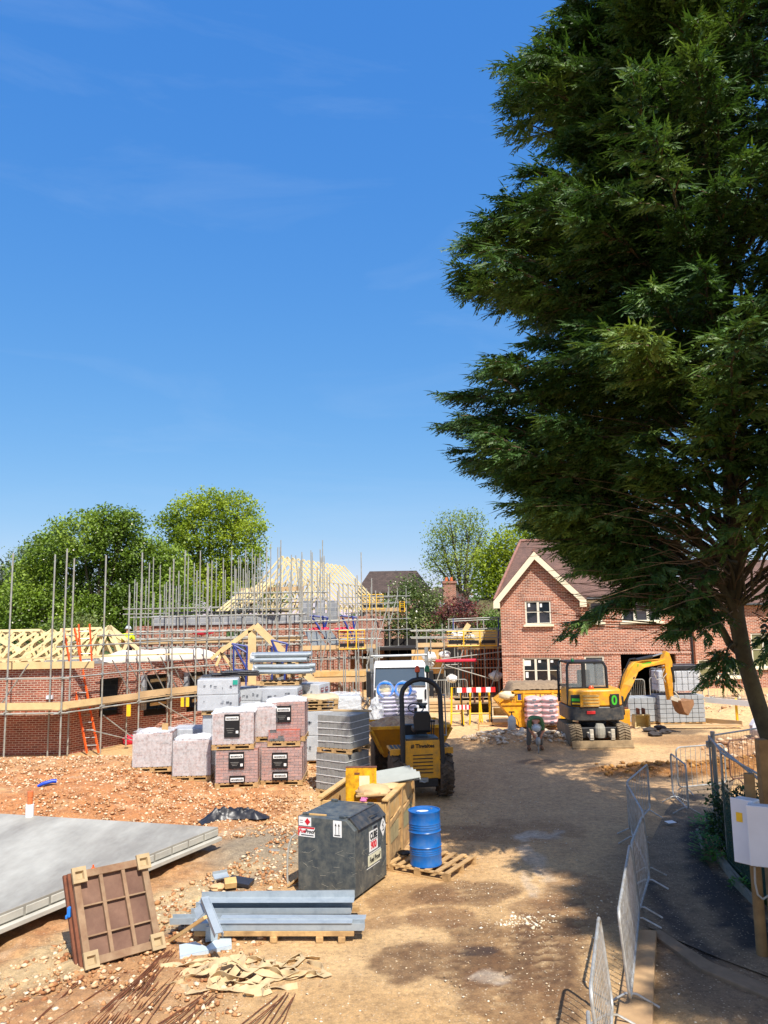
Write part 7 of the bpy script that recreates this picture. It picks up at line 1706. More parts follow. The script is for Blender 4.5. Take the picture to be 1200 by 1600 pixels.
t = thing('block_pack', 'upper film wrapped pale block pack of the tall stack by the garage pier', 'block pack', (p2.location.x - .05, p2.location.y, p2.location.z + 1.12), 0, 'grey block packs'); r = random.Random(2)
mb = MB()
for k in range(3):
 for i in range(7): MB().box((-.65 + i * .22, 0, .25 + k * .25), (.2, .85, .235)).build('block', M['blocklight'], t, bevel=.02)
wrap_mb(1.6, .9, .8, .1, .03, 4).build('wrap', M['plastic'], t, smooth=True)
q = thing('sheet_stack', 'black covered bundle on top of the tall block stack by the garage', 'sheet stack', (p2.location.x + .25, p2.location.y, p2.location.z + 2.05)); MB().box((0, 0, .08), (1.0, .8, .18)).build('sheet', M['sheet'], q, bevel=.04)
p = GT(985, 1126); t = thing('timber_stack', 'pale timber stack behind the yellow bucket', 'timber stack', (p.x, p.y + 2.2, p.z));
for k in range(5): MB().box((0, 0, .1 + k * .2), (1.0, .8, .17)).build('timber', M['board'], t, bevel=.01)
p = GT(1046, 1126); t = thing('timber_stack', 'narrow pale timber stack between the two block packs', 'timber stack', (p.x, p.y + .8, p.z));
for k in range(4): MB().box((0, 0, .1 + k * .24), (.3, .7, .2)).build('timber', M['newwood'], t, bevel=.01)
p = GT(748, 1142); t = thing('timber_stake', 'short timber stake standing in front of the rubble heap', 'stake', p); MB().box((0, 0, .2), (.05, .05, .45)).build('stake', M['pallet'], t); q = thing('timber_rail', 'low timber rail lying in front of the rubble heap', 'timber', GT(772, 1136) + Vector((0, 0, .12))); MB().beam((-.55, 0, .02), (.55, .02, 0), .05, .08).build('rail', M['pallet'], q)
p = GT(801, 1158); t = thing('sprayer', 'pale pump sprayer canister standing left of the bent worker', 'sprayer', p)
MB().lathe([(.11, 0), (.14, .04), (.145, .36), (.10, .46), (.05, .49), (.045, .52)], 18).build('canister', mat('dusty_white_canister', (196, 196, 190), .5, .12, 8), t, smooth=True)
MB().tube([(-.10, 0, .62), (.10, 0, .62)], .022, 8).tube([(0, 0, .5), (0, 0, .62)], .02, 8).build('pump_handle', M['black'], t); MB().tube([(.05, -.02, .45), (.16, -.05, .42), (.22, -.05, .25), (.2, -.05, .08)], .012, 6).build('spray_hose', M['black'], t, smooth=True)
def rw_barrier(label, a, b, z, h=.2, posts=True):
 a = Vector(a); b = Vector(b); t = thing('barrier_board', label, 'barrier', (a.x, a.y, 0)); n = 8; d = (b - a) / n
 for k in range(n):
  p = a + d * k; q = a + d * (k + 1); MB().beam((p.x, p.y, z), (q.x, q.y, z), .04, h).build('stripe', M['red'] if k % 2 else M['paper'], t, world=True)
 if posts:
  for f in (.12, .88):
   p = a.lerp(b, f); MB().beam((p.x, p.y + .05, gz(p.x, p.y)), (p.x, p.y + .05, z), .05, .05).beam((p.x, p.y - .3, gz(p.x, p.y) + .02), (p.x, p.y + .35, gz(p.x, p.y) + .02), .06, .05).build('foot', M['black'], t, world=True)
Yq = 30.5
rw_barrier('red and white striped barrier board left of the skip, upper', P(714, 1080, Yq), P(774, 1076, Yq), P(740, 1078, Yq).z, .19)
rw_barrier('red and white striped barrier board low beside the red tank', P(712, 1105, 30.0), P(735, 1106, 30.0), P(730, 1105, 30.0).z, .17, False)
for k, px in enumerate((713, 742, 757)):
 p = P(px, 1090, 30.8); g = gz(p.x, 30.8); t = thing('road_barrier', ('yellow folding barrier frame nearest the red tank', 'yellow folding barrier frame behind the striped board middle', 'yellow folding barrier frame nearest the skip')[k], 'barrier frame', (p.x, 30.8, g)); h = P(px, 1074, 30.8).z - g
 mb = MB(); mb.tube([(-.25, -.15, 0), (-.18, 0, h), (.18, 0, h), (.25, -.15, 0)], .03, 6); mb.tube([(-.23, -.12, h * .3), (.23, -.12, h * .3)], .025, 6); mb.tube([(-.2, .15, 0), (-.16, 0, h)], .03, 6); mb.tube([(.2, .15, 0), (.16, 0, h)], .03, 6); mb.build('frame', M['gateyellow'], t)
p = GT(706, 1108); t = thing('fuel_can', 'round red fuel drum on the ground behind the roll bar', 'fuel can', p); MB().ball((0, 0, .2), .2, 14, 9, (1, 1, 1)).lathe([(.12, 0), (.2, .08), (.2, .32), (.1, .4)], 14).build('can_body', M['red'], t, smooth=True); MB().tube([(-.1, 0, .38), (-.06, 0, .48), (.06, 0, .48), (.1, 0, .38)], .02, 6).build('handle', M['red'], t)
p = P(700, 1060, 36);
for k, (px, py, w_, d_, lab) in enumerate(((700, 1068, 3.6, 1.4, 'pale stack of boards laid flat before the low scaffold, left'), (745, 1070, 2.6, 1.0, 'pale stack of boards laid flat before the low scaffold, right'))):
 q = P(px, py, 34.5); t = thing('board_stack', lab, 'board stack', (q.x, 34.8, gz(q.x, 34.5)))
 for j in range(3): MB().box((.1 * j, 0, .08 + .15 * j), (w_ - .1 * j, d_, .12)).build('board', M['board'], t, bevel=.01)
t = thing('stud_wall', 'reddish timber stud framing under the low scaffold deck', 'stud wall', (P(720, 1050, 39.5).x, 39.5, .3))
for k in range(15): MB().box((.1 + k * .155, 0, 1.25), (.07, .1, 2.5)).build('stud', mat('red_stained_timber', (150, 84, 52), .8, .25, 5), t)
MB().box((1.2, 0, 2.55), (2.6, .12, .12)).build('head_plate', M['newwood'], t)
t = thing('plywood_sheet', 'dark boarded panel closing the space behind the timber studs', 'panel', (P(735, 1050, 41).x, 41.0, .3)); MB().box((.2, 0, 1.3), (4.6, .1, 2.6)).build('panel', M['interior'], t)
t = thing('plywood_sheet', 'brown plywood panel under the left end of the low scaffold', 'panel', (P(668, 1030, 39.6).x, 39.6, .3)); MB().box((0, 0, 1.9), (1.6, .05, 1.2)).build('panel', M['orangewood'], t)
t = thing('red_tarp', 'long crimson plastic sheet hanging under the low scaffold deck', 'tarpaulin', P(711, 1032, 37.9)); MB().box((.05, 0, 0), (2.0, .12, .14), mtx=Matrix.Rotation(.0, 3, 'Y')).build('sheet', M['pinkred'], t, bevel=.04)
for k, (px, py, s) in enumerate(((671, 1026, .32), (695, 1023, .25), (672, 1038, .2), (714, 993, .3), (736, 996, .22), (706, 1060, .25), (775, 1056, .3))):
 q = P(px, py, 38.2); t = thing('rubble_bag', ['white rubble bag behind the truck roof', 'white bag with dark folds under the deck left end', 'small white bag below the white rubble bag', 'white sheet crumpled behind the left part of the yellow gate', 'white bag behind the middle of the yellow gate', 'white and grey bags beside the fencing panels', 'pale bags heaped against the house corner'][k], 'bag', q); MB().ball((0, 0, 0), s, 12, 8, (1.1, .8, .8), .15, rnd).build('bag', M['paper'], t, smooth=True)
t = thing('timber_plank', 'yellow plank sticking up behind the low yellow gate', 'timber', P(722, 992, 38.4)); a = P(720, 990, 38.4); b = P(731, 973, 38.4); MB().beam((0, 0, 0), b - a, .24, .05, up=(0, 1, 0)).build('plank', M['newwood'], t)
t = thing('plywood_sheet', 'yellow timber sheet leaning behind the right half of the gate', 'timber', P(752, 1006, 38.8)); MB().box((.3, 0, .3), (1.5, .06, .6)).build('sheet', M['newwood'], t)
def skin_body(name, joints, edges, m, parent=None, sub=2, root=0):
 me = bpy.data.meshes.new(name); me.from_pydata([j[0] for j in joints], edges, []); o = bpy.data.objects.new(name, me); COL.objects.link(o)
 if parent is not None: o.parent = parent
 sk = o.modifiers.new('skin', 'SKIN'); sk.use_smooth_shade = True
 if not me.skin_vertices: bpy.context.view_layer.update()
 if not me.skin_vertices:
  bpy.context.view_layer.objects.active = o
 for i, v in enumerate(me.skin_vertices[0].data):
  r = joints[i][1]; v.radius = (r, r) if not isinstance(r, tuple) else r; v.use_root = (i == root)
 ss = o.modifiers.new('sub', 'SUBSURF'); ss.levels = sub; ss.render_levels = sub; me.materials.append(m)
 dg = bpy.context.evaluated_depsgraph_get(); dg.update(); ev = bpy.data.meshes.new_from_object(o.evaluated_get(dg)); ev.materials.clear(); ev.materials.append(m)
 for p in ev.polygons: p.use_smooth = True
 o.modifiers.clear(); o.data = ev; ev.name = name
 return o
def person(label, c, rz, J, cloth, helmet, extra=None, category='person'):
 """J: dict of joint positions (local)"""
 v = {k: Vector(p) for k, p in J.items()}
 names = ['pelvis', 'waist', 'chest', 'neck', 'head0', 'head1']; js = [(v['pelvis'], .13), (v['waist'], .125), (v['chest'], .15), (v['neck'], .06), (v['head0'], .075), (v['head1'], .092)]
 ed = [(0, 1), (1, 2), (2, 3), (3, 4), (4, 5)]
 def add(p, r, par): js.append((p, r)); ed.append((par, len(js) - 1)); return len(js) - 1
 for s in 'lr':
  a = add(v['sh' + s], .072, 2); b = add(v['el' + s], .05, a); w = add(v['wr' + s], .032, b); h = add(v['ha' + s], .036, w)
  hd = (v['ha' + s] - v['wr' + s]).normalized(); sd = hd.cross(Vector((0, 1, 0))); sd = sd.normalized() if sd.length > .2 else Vector((1, 0, 0))
  for k in range(4):
   f0 = add(v['ha' + s] + hd * .045 + sd * (.022 * (k - 1.5)), .0105, h); add(js[f0][0] + hd * (.035 + .006 * (k in (1, 2))) + Vector((0, -.012, 0)), .009, f0)
  q = add(v['ha' + s] + sd * .04 + hd * .0, .0105, h); add(js[q][0] + hd * .035 + sd * .01, .009, q)
  a = add(v['hi' + s], .10, 0); b = add(v['kn' + s], .068, a); d = add(v['an' + s], .045, b); add(v['to' + s], .045, d)
 body = skin_body('person', js, ed, M['skin'], None); body.location = c; body.rotation_euler = (0, 0, rz); tag(body, label, category)
 tr = [(v['pelvis'], .155), (v['pelvis'].lerp(v['waist'], .6), .145)]; te = [(0, 1)]
 for s in 'lr':
  k = len(tr); tr += [(v['hi' + s], .118), (v['hi' + s].lerp(v['kn' + s], .5), .10), (v['kn' + s], .085), (v['an' + s] + Vector((0, 0, .04)), .07)]; te += [(0, k), (k, k + 1), (k + 1, k + 2), (k + 2, k + 3)]
 skin_body('trousers', tr, te, cloth[1], body)
 to = [(v['waist'], .148), (v['chest'], .172), (v['chest'].lerp(v['neck'], .6), .10)]; te = [(0, 1), (1, 2)]
 for s in 'lr':
  k = len(to); to += [(v['sh' + s], .092), (v['sh' + s].lerp(v['el' + s], .5), .075), (v['el' + s].lerp(v['wr' + s], .25 if cloth[2] else .9), .06)]; te += [(1, k), (k, k + 1), (k + 1, k + 2)]
 skin_body('top', to, te, cloth[0], body)
 for s in 'lr':
  d = (v['to' + s] - v['an' + s]); mb = MB(); c_ = v['an' + s] + d * .5; mb.ball((c_.x, c_.y, c_.z), .1, 12, 8, (.6, 1.5, .62)); ang = math.atan2(-d.x, d.y) if abs(d.x) + abs(d.y) > .01 else 0
  mb.build('boot', M['brown'], body, smooth=True)
 hd = (v['head1'] - v['head0']).normalized(); ctr = v['head0'].lerp(v['head1'], .8); q = hd.to_track_quat('Z', 'Y').to_matrix().to_4x4()
 if helmet:
  mb = MB(); mb.lathe([(.155, -.0), (.158, .012), (.125, .02), (.12, .07), (.09, .118), (.04, .145), (.005, .15)], 20, Matrix.Translation(ctr) @ q); mb.build('helmet', M['helmet'], body, smooth=True)
 fv = J.get('face', None)
 if fv is not None:
  f = Vector(fv).normalized(); side = f.cross(hd).normalized(); m0 = v['head0'].lerp(v['head1'], .55) + f * .085
  MB().ball(tuple(m0 - hd * .01), .018, 8, 6, (1, 1, 1.4)).build('nose', M['skin'], body, smooth=True)
  for s in (-1, 1): MB().ball(tuple(m0 + hd * .025 + side * s * .03 - f * .008), .011, 8, 6).build('eye', M['textblack'], body);
  MB().ball(tuple(m0 - hd * .05 - f * .006), .02, 8, 4, (1.2, .6, .35)).build('mouth', mat('lips', (150, 84, 74), .6, .05, 8), body)
 return body
c = GT(836, 1171)
person('worker bending forward in green top and white helmet with a breaker', c, 0, dict(
 pelvis=(.0, .18, .90), waist=(.02, .02, 1.00), chest=(.0, -.22, .98), neck=(-.02, -.38, .90), head0=(-.02, -.44, .84), head1=(-.03, -.54, .76), face=(0, -.45, -.8),
 shl=(-.19, -.28, .95), ell=(-.20, -.42, .68), wrl=(-.07, -.46, .50), hal=(-.045, -.46, .45), shr=(.19, -.28, .95), elr=(.22, -.40, .68), wrr=(.11, -.46, .50), har=(.085, -.46, .45),
 hil=(-.10, .17, .86), knl=(-.17, .02, .47), anl=(-.19, .06, .09), tol=(-.20, -.12, .05), hir=(.10, .17, .86), knr=(.18, .02, .47), anr=(.21, .06, .09), tor=(.22, -.12, .05)),
 (M['greentop'], M['trousers'], True), True)
t = thing('breaker', 'dusty hand held breaker pointing into the ground between the bent worker boots', 'breaker', (c.x + .02, c.y - .46, c.z))
MB().lathe([(.02, .0), (.022, .2), (.05, .22), (.075, .28), (.08, .42), (.05, .48)], 14).build('breaker_body', M['galv'], t, smooth=True); MB().tube([(-.1, 0, .47), (.1, 0, .47)], .02, 8).build('handle', M['black'], t); MB().tube([(0, 0, .0), (0, 0, -.05)], .012, 6).build('chisel', M['rustdark'], t)
q = P(200, 979, 33.0); c = Vector((q.x, 33.0, q.z - 1.72))
person('worker in yellow hi vis vest and white helmet on the left scaffold', c, 0, dict(
 pelvis=(0, 0, .95), waist=(0, .0, 1.1), chest=(.0, -.02, 1.30), neck=(.0, .0, 1.46), head0=(.0, .03, 1.53), head1=(.0, .05, 1.63), face=(0, 1, -.1),
 shl=(-.19, 0, 1.36), ell=(-.26, .06, 1.10), wrl=(-.20, .25, .98), hal=(-.19, .30, .98), shr=(.19, 0, 1.36), elr=(.27, .06, 1.10), wrr=(.20, .25, .98), har=(.19, .30, .98),
 hil=(-.10, 0, .92), knl=(-.12, .03, .5), anl=(-.12, -.02, .09), tol=(-.13, .14, .05), hir=(.10, 0, .92), knr=(.12, .03, .5), anr=(.12, -.02, .09), tor=(.13, .14, .05)),
 (M['hivis'], mat('navy_trousers', (44, 44, 56), .85, .1, 8), True), True)
t = thing('working_platform', 'timber boards under the hi vis worker', 'platform', (c.x, c.y, c.z - .03))
for k in range(5): MB().box((0, -.5 + k * .25, 0), (4.6, .23, .04)).build('board', M['board'], t)
for x in (-2.1, 2.1):
 for y in (-.5, .5): MB().tube([(x, y, -.02), (x, y, -(c.z - .03) + .05)], .024, 6).build('support_tube', M['steel'], t)
def barrier(a, b, label, m=None, foot=None, tilt=0):
 m = m or M['fencesteel']; a = Vector((a[0], a[1], 0)); b = Vector((b[0], b[1], 0)); d = b - a; L = d.length; rz = math.atan2(d.y, d.x); z = (gz(a.x, a.y) + gz(b.x, b.y)) / 2
 t = thing('crowd_barrier', label, 'barrier', (a.x, a.y, z + .02), rz, 'galvanised pedestrian barriers beside the road'); r = .12; pts = []
 if tilt: t.rotation_euler = (-tilt, 0, rz); n_ = Vector((-d.y, d.x, 0)).normalized(); t.location -= n_ * 1.1 * math.sin(tilt)
 x0, x1, z0, z1 = .02, L - .02, .14, 1.10
 for cx_, cz_, s in ((x1 - r, z1 - r, 0), (x0 + r, z1 - r, 1), (x0 + r, z0 + r, 2), (x1 - r, z0 + r, 3)):
  for k in range(6): an = math.pi / 2 * (s + k / 5); pts.append((cx_ + r * math.cos(an), 0, cz_ + r * math.sin(an)))
 MB().tube(pts, .019, 8, closed=True).build('frame', m, t, smooth=True)
 n = max(8, int(L / .14))
 for k in range(1, n): x = L * k / n; MB().tube([(x, 0, z0), (x, 0, z1)], .0065, 5).build('bar', m, t)
 for x in (.22, L - .22):
  MB().tube([(x, -.30, .0), (x, -.06, .13), (x, .06, .13), (x, .30, .0)], .015, 6).build('foot', m, t, smooth=True)
 return t
def g2(px, py): p = G(px, py, 1.12); return (p.x, p.y)   # ground position under a top-rail pixel
chain = [((918, 1572), (930, 1720), 'barrier nearest the camera, cut off by the lower edge of the photo'),
   ((922, 1548), (936, 1428), 'bright steel barrier at the lower edge with its shadow on sandy ground'),
   ((966, 1425), (984, 1318), 'long bright barrier standing on the concrete strip edge'),
   ((986, 1318), (1004, 1274), 'barrier in the middle of the line beside the footpath'),
   ((1005, 1270), (979, 1224), 'barrier turning left towards the road, fourth along the footpath'),
   ((979, 1222), (1012, 1194), 'far angled barrier sticking out into the haul road'),
   ((1047, 1178), (1072, 1197), 'barrier at the path mouth beside the gate, seen nearly edge on'),
   ((1055, 1172), (1132, 1166), 'barrier across the end of the footpath behind the gate')]
for (a, b, lab), tl in zip(chain, (0, .10, .08, .06, .05, 0, 0, 0)): barrier(g2(*a), g2(*b), lab, tilt=tl)
barrier(g2(1137, 1164), g2(1225, 1157), 'rusty barrier across the path end near the conifer trunk', M['rustysteel'])
for (x0, x1, py, Y, lab) in ((984, 1008, 1075, 34.5, 'silver barrier in front of the dark garage, left'), (1015, 1062, 1076, 34.3, 'silver barrier in front of the dark garage, right'), (1085, 1098, 1078, 33, 'silver barrier end beside the house downpipe'), (1106, 1180, 1082, 33.0, 'silver barrier running behind the white rail right of the house')):
 p = P(x0, py, Y); q = P(x1, py, Y + (-1.5 if x0 == 1106 else 0)); barrier((p.x, p.y), (q.x, q.y), lab, M['steel'])
for k, (x0, x1, Y) in enumerate(((672, 700, 36.2), (701, 730, 36.4))):
 p = P(x0, 1055, Y); q = P(x1, 1055, Y); barrier((p.x, p.y), (q.x, q.y), ('grey barrier before the low scaffold, behind the beacons', 'grey barrier before the low scaffold, right of the first')[k], M['steel'])
t = thing('guard_rail', 'white board rail on yellow posts beside the spoil right of the house', 'guard rail', (P(1098, 1100, 30).x, 30, gz(13, 30)))
a = P(1098, 1093, 30.2); b = P(1178, 1100, 28.5); MB().beam(a, b, .05, .2).build('rail_board', M['paper'], t, world=True)
a2 = P(1098, 1125, 30.2); b2 = P(1160, 1130, 28.6); MB().beam(a2, b2, .05, .16).build('rail_board', M['board'], t, world=True)
for px, Y in ((1097, 30.2), (1149, 29.2)):
 p = P(px, 1100, Y); MB().tube([(p.x, Y - .06, gz(p.x, Y) - .1), (p.x, Y - .06, P(px, 1091, Y).z)], .05, 8).build('post', M['gateyellow'], t, world=True)
p = P(1130, 1130, 27); t = thing('timber_plank', 'pale plank lying at the foot of the yellow posts', 'timber', (p.x, 29, gz(p.x, 29) + .1)); MB().beam((-1.5, 0, 0), (1.4, -.3, .02), .2, .06).build('plank', M['board'], t)
p = GT(1168, 1118); t = thing('rubble_sack', 'white woven rubble sack on the far right spoil', 'bag', (p.x, 26.5, gz(p.x, 26.5) + .2)); MB().ball((0, 0, .1), .55, 16, 10, (1.2, .8, .8), .1, rnd).build('sack', mat('white_woven_sack', (206, 202, 206), .7, .12, 5, 0, .2), t, smooth=True)
r = random.Random(4)
for k, (px, py) in enumerate(((1015, 1143), (1032, 1140), (1024, 1150), (1040, 1146))):
 p = GT(px, py); t = thing('asphalt_lump', ['dark asphalt chunk nearest the cream bucket', 'dark asphalt chunk right of the cream bucket', 'dark asphalt chunk closest to the sand strip', 'dark asphalt chunk farthest right on the bare ground'][k], 'asphalt chunk', p); MB().ball((0, 0, .06), .2, 9, 6, (1.2, .8, .5), .2, r).build('chunk', mat('broken_asphalt', (58, 54, 54), .9, .2, 8, 0, .3), t)
def heras(a, b, label, z=2.0, net=False, m=None, group='site fence panels'):
 m = m or M['galv']; a = Vector((a[0], a[1], 0)); b = Vector((b[0], b[1], 0)); d = b - a; L = d.length; rz = math.atan2(d.y, d.x)
 t = thing('fence_panel', label, 'fence panel', (a.x, a.y, gz(a.x, a.y)), rz, group)
 for x in (.02, L - .02): MB().tube([(x, 0, 0), (x, 0, z)], .021, 8).build('post', m, t, smooth=True)
 MB().tube([(0, 0, z), (L, 0, z)], .019, 8).build('top_rail', m, t, smooth=True); MB().tube([(0, 0, .15), (L, 0, .15)], .016, 8).build('bottom_rail', m, t, smooth=True)
 mb = MB()
 for k in range(1, int(L / .10)): mb.tube([(k * .10, 0, .15), (k * .10, 0, z)], .002, 3)
 for k in range(1, 8): mb.tube([(0, 0, .15 + k * .24), (L, 0, .15 + k * .24)], .002, 3)
 mb.build('wire_mesh', mat('wire_dark', (70, 74, 70), .6, .1, 8, .3), t)
 if net:
  b_ = NB('green_debris_net'); b_.set(Roughness=.8, Alpha=.75, **{'Base Color': (*lin((34, 64, 46)), 1)}); mb = MB(); nx = 20; vs = []; fs = []
  for j in range(13):
   for i in range(nx + 1): vs.append((L * i / nx, -.02 + .03 * float(fbm(i * .5, j * .5, 3)), .1 + (z - .55 - (.5 * i / nx)) * j / 12))
  for j in range(12):
   for i in range(nx): q = j * (nx + 1) + i; fs.append((q, q + 1, q + nx + 2, q + nx + 1))
  mb.add(vs, fs).build('netting', b_.m, t, smooth=True)
 return t
heras((6.70, 16.4), (8.45, 17.5), 'dark tube gate frame panel receding behind the path end', net=False, m=M['fencesteel'])
heras((6.62, 16.35), (6.12, 14.62), 'bright galvanised fence panel hinged on the gate post', net=False)
heras((6.06, 14.5), (5.78, 12.1), 'fence panel with dark green netting above the verge', net=True)
heras((5.76, 12.05), (6.1, 9.2), 'netted fence panel behind the white meter boxes', net=True)
t = thing('gate_post', 'tall galvanised gate post with clamp at the end of the footpath', 'gate post', (6.68, 16.3, 0)); MB().tube([(0, 0, 0), (0, 0, 2.1)], .045, 10).build('post', M['galv'], t, smooth=True); MB().box((-.08, 0, 1.85), (.12, .08, .12)).box((0, 0, .75), (.12, .1, .06)).build('clamp', M['galv'], t, bevel=.01)
t = thing('tie_rail', 'double galvanised tube sloping across the top of the netted fence', 'tube', (6.3, 15.4, 1.85)); MB().tube([Vector((6.66, 16.2, 1.88)) - Vector((6.3, 15.4, 1.85)), Vector((5.85, 12.3, 1.86)) - Vector((6.3, 15.4, 1.85))], .024, 8).build('tube', M['galv'], t, smooth=True)
t = thing('timber_post', 'round timber post carrying the white meter boxes', 'post', (P(1184, 1400, 10.95).x, 10.95, 0)); MB().tube([(0, 0, -.1), (.0, 0, 1.2), (.01, 0, 2.35)], [.075, .072, .07], 14).build('post', mat('treated_post', (150, 118, 74), .85, .2, 5, 0, .3, (110, 84, 50), .4, 3), t, smooth=True)
t = thing('timber_post', 'tall square timber post at the right edge behind the meter boxes', 'post', (P(1193, 1200, 11.3).x, 11.3, 0)); MB().box((0, 0, 1.35), (.14, .14, 2.8)).build('post', mat('treated_post', (150, 118, 74)), t, bevel=.01)
def meter(label, c, rz, w, h, d, sticker=False):
 t = thing('meter_box', label, 'meter box', c, rz, 'white meter boxes on the timber post'); MB().box((0, 0, 0), (w, d, h)).build('case', M['whitepl'], t, bevel=.02, seg=3); MB().box((0, -d / 2 - .012, 0), (w + .03, .022, h + .03)).build('door', M['whitepl'], t, bevel=.015)
 MB().lathe([(.014, 0), (.014, .008)], 8, Matrix.Translation((w * .38, -d / 2 - .026, h * .38)) @ Matrix.Rotation(math.pi / 2, 4, 'X')).build('lock', M['black'], t)
 if sticker: MB().box((-w * .15, -d / 2 - .026, h * .22), (w * .3, .003, h * .15)).build('yellow_sticker', M['gateyellow'], t)
 return t
p = P(1168, 1298, 10.7); meter('left white meter box with a small yellow sticker', (p.x + .03, 10.75, p.z), -.85, .28, .80, .22, True)
p = P(1203, 1312, 10.2); meter('right white meter box cut by the photo edge', (p.x + .12, 10.4, p.z), -.45, .52, .72, .22)
t = thing('cable', 'grey cable looping below the white meter boxes', 'cable', (5.4, 10.85, .6)); p0 = t.location
pts = [P(x, y, 10.8) - p0 for x, y in ((1179, 1355), (1180, 1380), (1184, 1398), (1192, 1405), (1203, 1398))]; MB().tube(pts, .014, 8).build('cable', M['rope'], t, smooth=True)
t = thing('edging_board', 'weathered timber edging board along the verge below the netted fence', 'edging', (5.7, 13.0, 0));
a = G(1094, 1308); mb = MB()
for (x0, y0, x1, y1) in ((1090, 1305, 1100, 1335), (1122, 1345, 1150, 1385), (1128, 1350, 1160, 1388), (1150, 1385, 1190, 1425)):
 p = G(x0, y0); q = G(x1, y1); MB().beam((p.x, p.y, .06), (q.x, q.y, .06), .05, .14).build('board', M['fencesteel'] if False else mat('weathered_board', (130, 124, 108), .9, .2, 6, 0, .2), t, world=True)
p = GT(1048, 1291); t = thing('paper_litter', 'white paper sheet lying on the dark footpath', 'litter', (p.x, p.y, .09), .3); MB().box((0, 0, 0), (.2, .15, .004), mtx=Matrix.Rotation(.08, 3, 'X')).build('sheet', M['paper'], t)
def leaves_mesh(name, C, size, seed, m, parent, per=10, spread=.4, aspect=.6, droop=0):
 """C: clump centres (n,3) world; builds quads around them"""
 r = np.random.RandomState(seed); n = len(C); per = int(per * 2.1); size *= .60; k = n * per; c = np.repeat(C, per, 0) + r.randn(k, 3) * spread * np.array([1, 1, .7])
 nrm = r.randn(k, 3) + np.array([0, -.25, .9]); nrm /= np.linalg.norm(nrm, axis=1)[:, None]; t = np.cross(nrm, r.randn(k, 3)); t /= np.linalg.norm(t, axis=1)[:, None]; b = np.cross(nrm, t)
 s = size * (.5 + r.rand(k))[:, None]; V = np.stack([c - t * s, c - b * s * aspect, c + t * s, c + b * s * aspect], 1).reshape(-1, 3); Fq = (np.arange(k) * 4)[:, None] + np.array([[0, 1, 2, 3]])
 return rawmesh(name, V, Fq, m, parent, world=True)
def grass(name, n, reg, h, m, label, seed, wid=.012, lean=.5):
 r = np.random.RandomState(seed); x, y = reg(r, n); z = terrain(x, y); a = r.rand(n) * 6.28; hh = h * (.4 + r.rand(n)); l = lean * hh * r.rand(n); w = wid * (.6 + r.rand(n))
 dx, dy = np.cos(a), np.sin(a); px, py = -dy, dx; b = r.rand(n) * 6.28; lx, ly = np.cos(b) * l, np.sin(b) * l
 V = np.stack([np.stack([x - px * w, y - py * w, z], 1), np.stack([x + px * w, y + py * w, z], 1), np.stack([x + lx * .4 + px * w * .7, y + ly * .4 + py * w * .7, z + hh * .6], 1), np.stack([x + lx, y + ly, z + hh], 1)], 1).reshape(-1, 3)
 Fq = (np.arange(n) * 4)[:, None] + np.array([[0, 1, 2, 3]]); o = rawmesh(name, V, Fq, m); tag(o, label, 'grass', kind='stuff'); return o
gm = leafmat('verge_grass', (36, 64, 24), (56, 92, 34), (86, 120, 50), .3, 1.5)
def rv(r, n):
 y = 8.5 + 9.0 * r.rand(n); x0 = np.interp(y, [8.5, 10.5, 12, 14.5, 17], [5.6, 5.45, 5.75, 6.1, 6.9]); return x0 + 3.5 * r.rand(n) ** 1.4, y
grass('grass', 26000, rv, .22, gm, 'dark green rough grass filling the verge behind the netted fence', 3)
hg = thing('hedge', 'dark green overgrown hedge filling the verge behind the netted fence', 'hedge', (7.4, 13, 0)); r = np.random.RandomState(33)
leaves_mesh('foliage', np.stack([6.35 + 2.6 * r.rand(2600) ** 1.3, 10.2 + 5.6 * r.rand(2600), .05 + 1.0 * r.rand(2600)], 1) + np.stack([np.zeros(2600), np.zeros(2600), .25 * np.sin(np.arange(2600))], 1) * .3, .07, 4, leafmat('hedge_leaf', (30, 54, 24), (44, 76, 32), (66, 102, 42), .25, 1.2), hg, 8, .13)
MB().tube([(0, -2, 0), (0, -1.9, .8)], .03, 6).tube([(0, 0, 0), (.1, 0, .8)], .03, 6).tube([(0, 2, 0), (0, 2.1, .8)], .03, 6).build('stem', M['bark'], hg)
def wd(px, py, s, label, seed):
 p = GT(px, py); t = thing('weed_plant', label, 'plant', p, 0, 'weeds growing at the fence foot'); r = np.random.RandomState(seed); n = 150
 a = r.rand(n) * 6.28; q = r.rand(n) ** .6 * s; hgt = r.rand(n) * s * 1.2; c = np.stack([q * np.cos(a), q * np.sin(a), hgt * (1 - q / s * .6) + .03], 1); d = np.stack([np.cos(a), np.sin(a), .3 + 0 * a], 1); L = s * .3; w = L * .35
 sd = np.stack([-np.sin(a), np.cos(a), 0 * a], 1); V = np.stack([c, c + d * L * .5 - sd * w, c + d * L, c + d * L * .5 + sd * w], 1).reshape(-1, 3); Fq = (np.arange(n) * 4)[:, None] + np.array([[0, 1, 2, 3]])
 rawmesh('leaves', V, Fq, leafmat('weed_leaf', (60, 110, 30), (84, 140, 44), (110, 160, 60), .35, 2), t)
for k, (px, py, s, lab) in enumerate(((1100, 1295, .28, 'leafy weeds at the foot of the gate post'), (1112, 1340, .34, 'bright green weed clump at the corner of the verge'), (1104, 1318, .26, 'low weed clump between gate post and bright clump'), (1118, 1352, .22, 'small green weed below the bright clump'), (1160, 1392, .2, 'small weed clump beside the edging boards'))): wd(px, py, s, lab, k + 5)
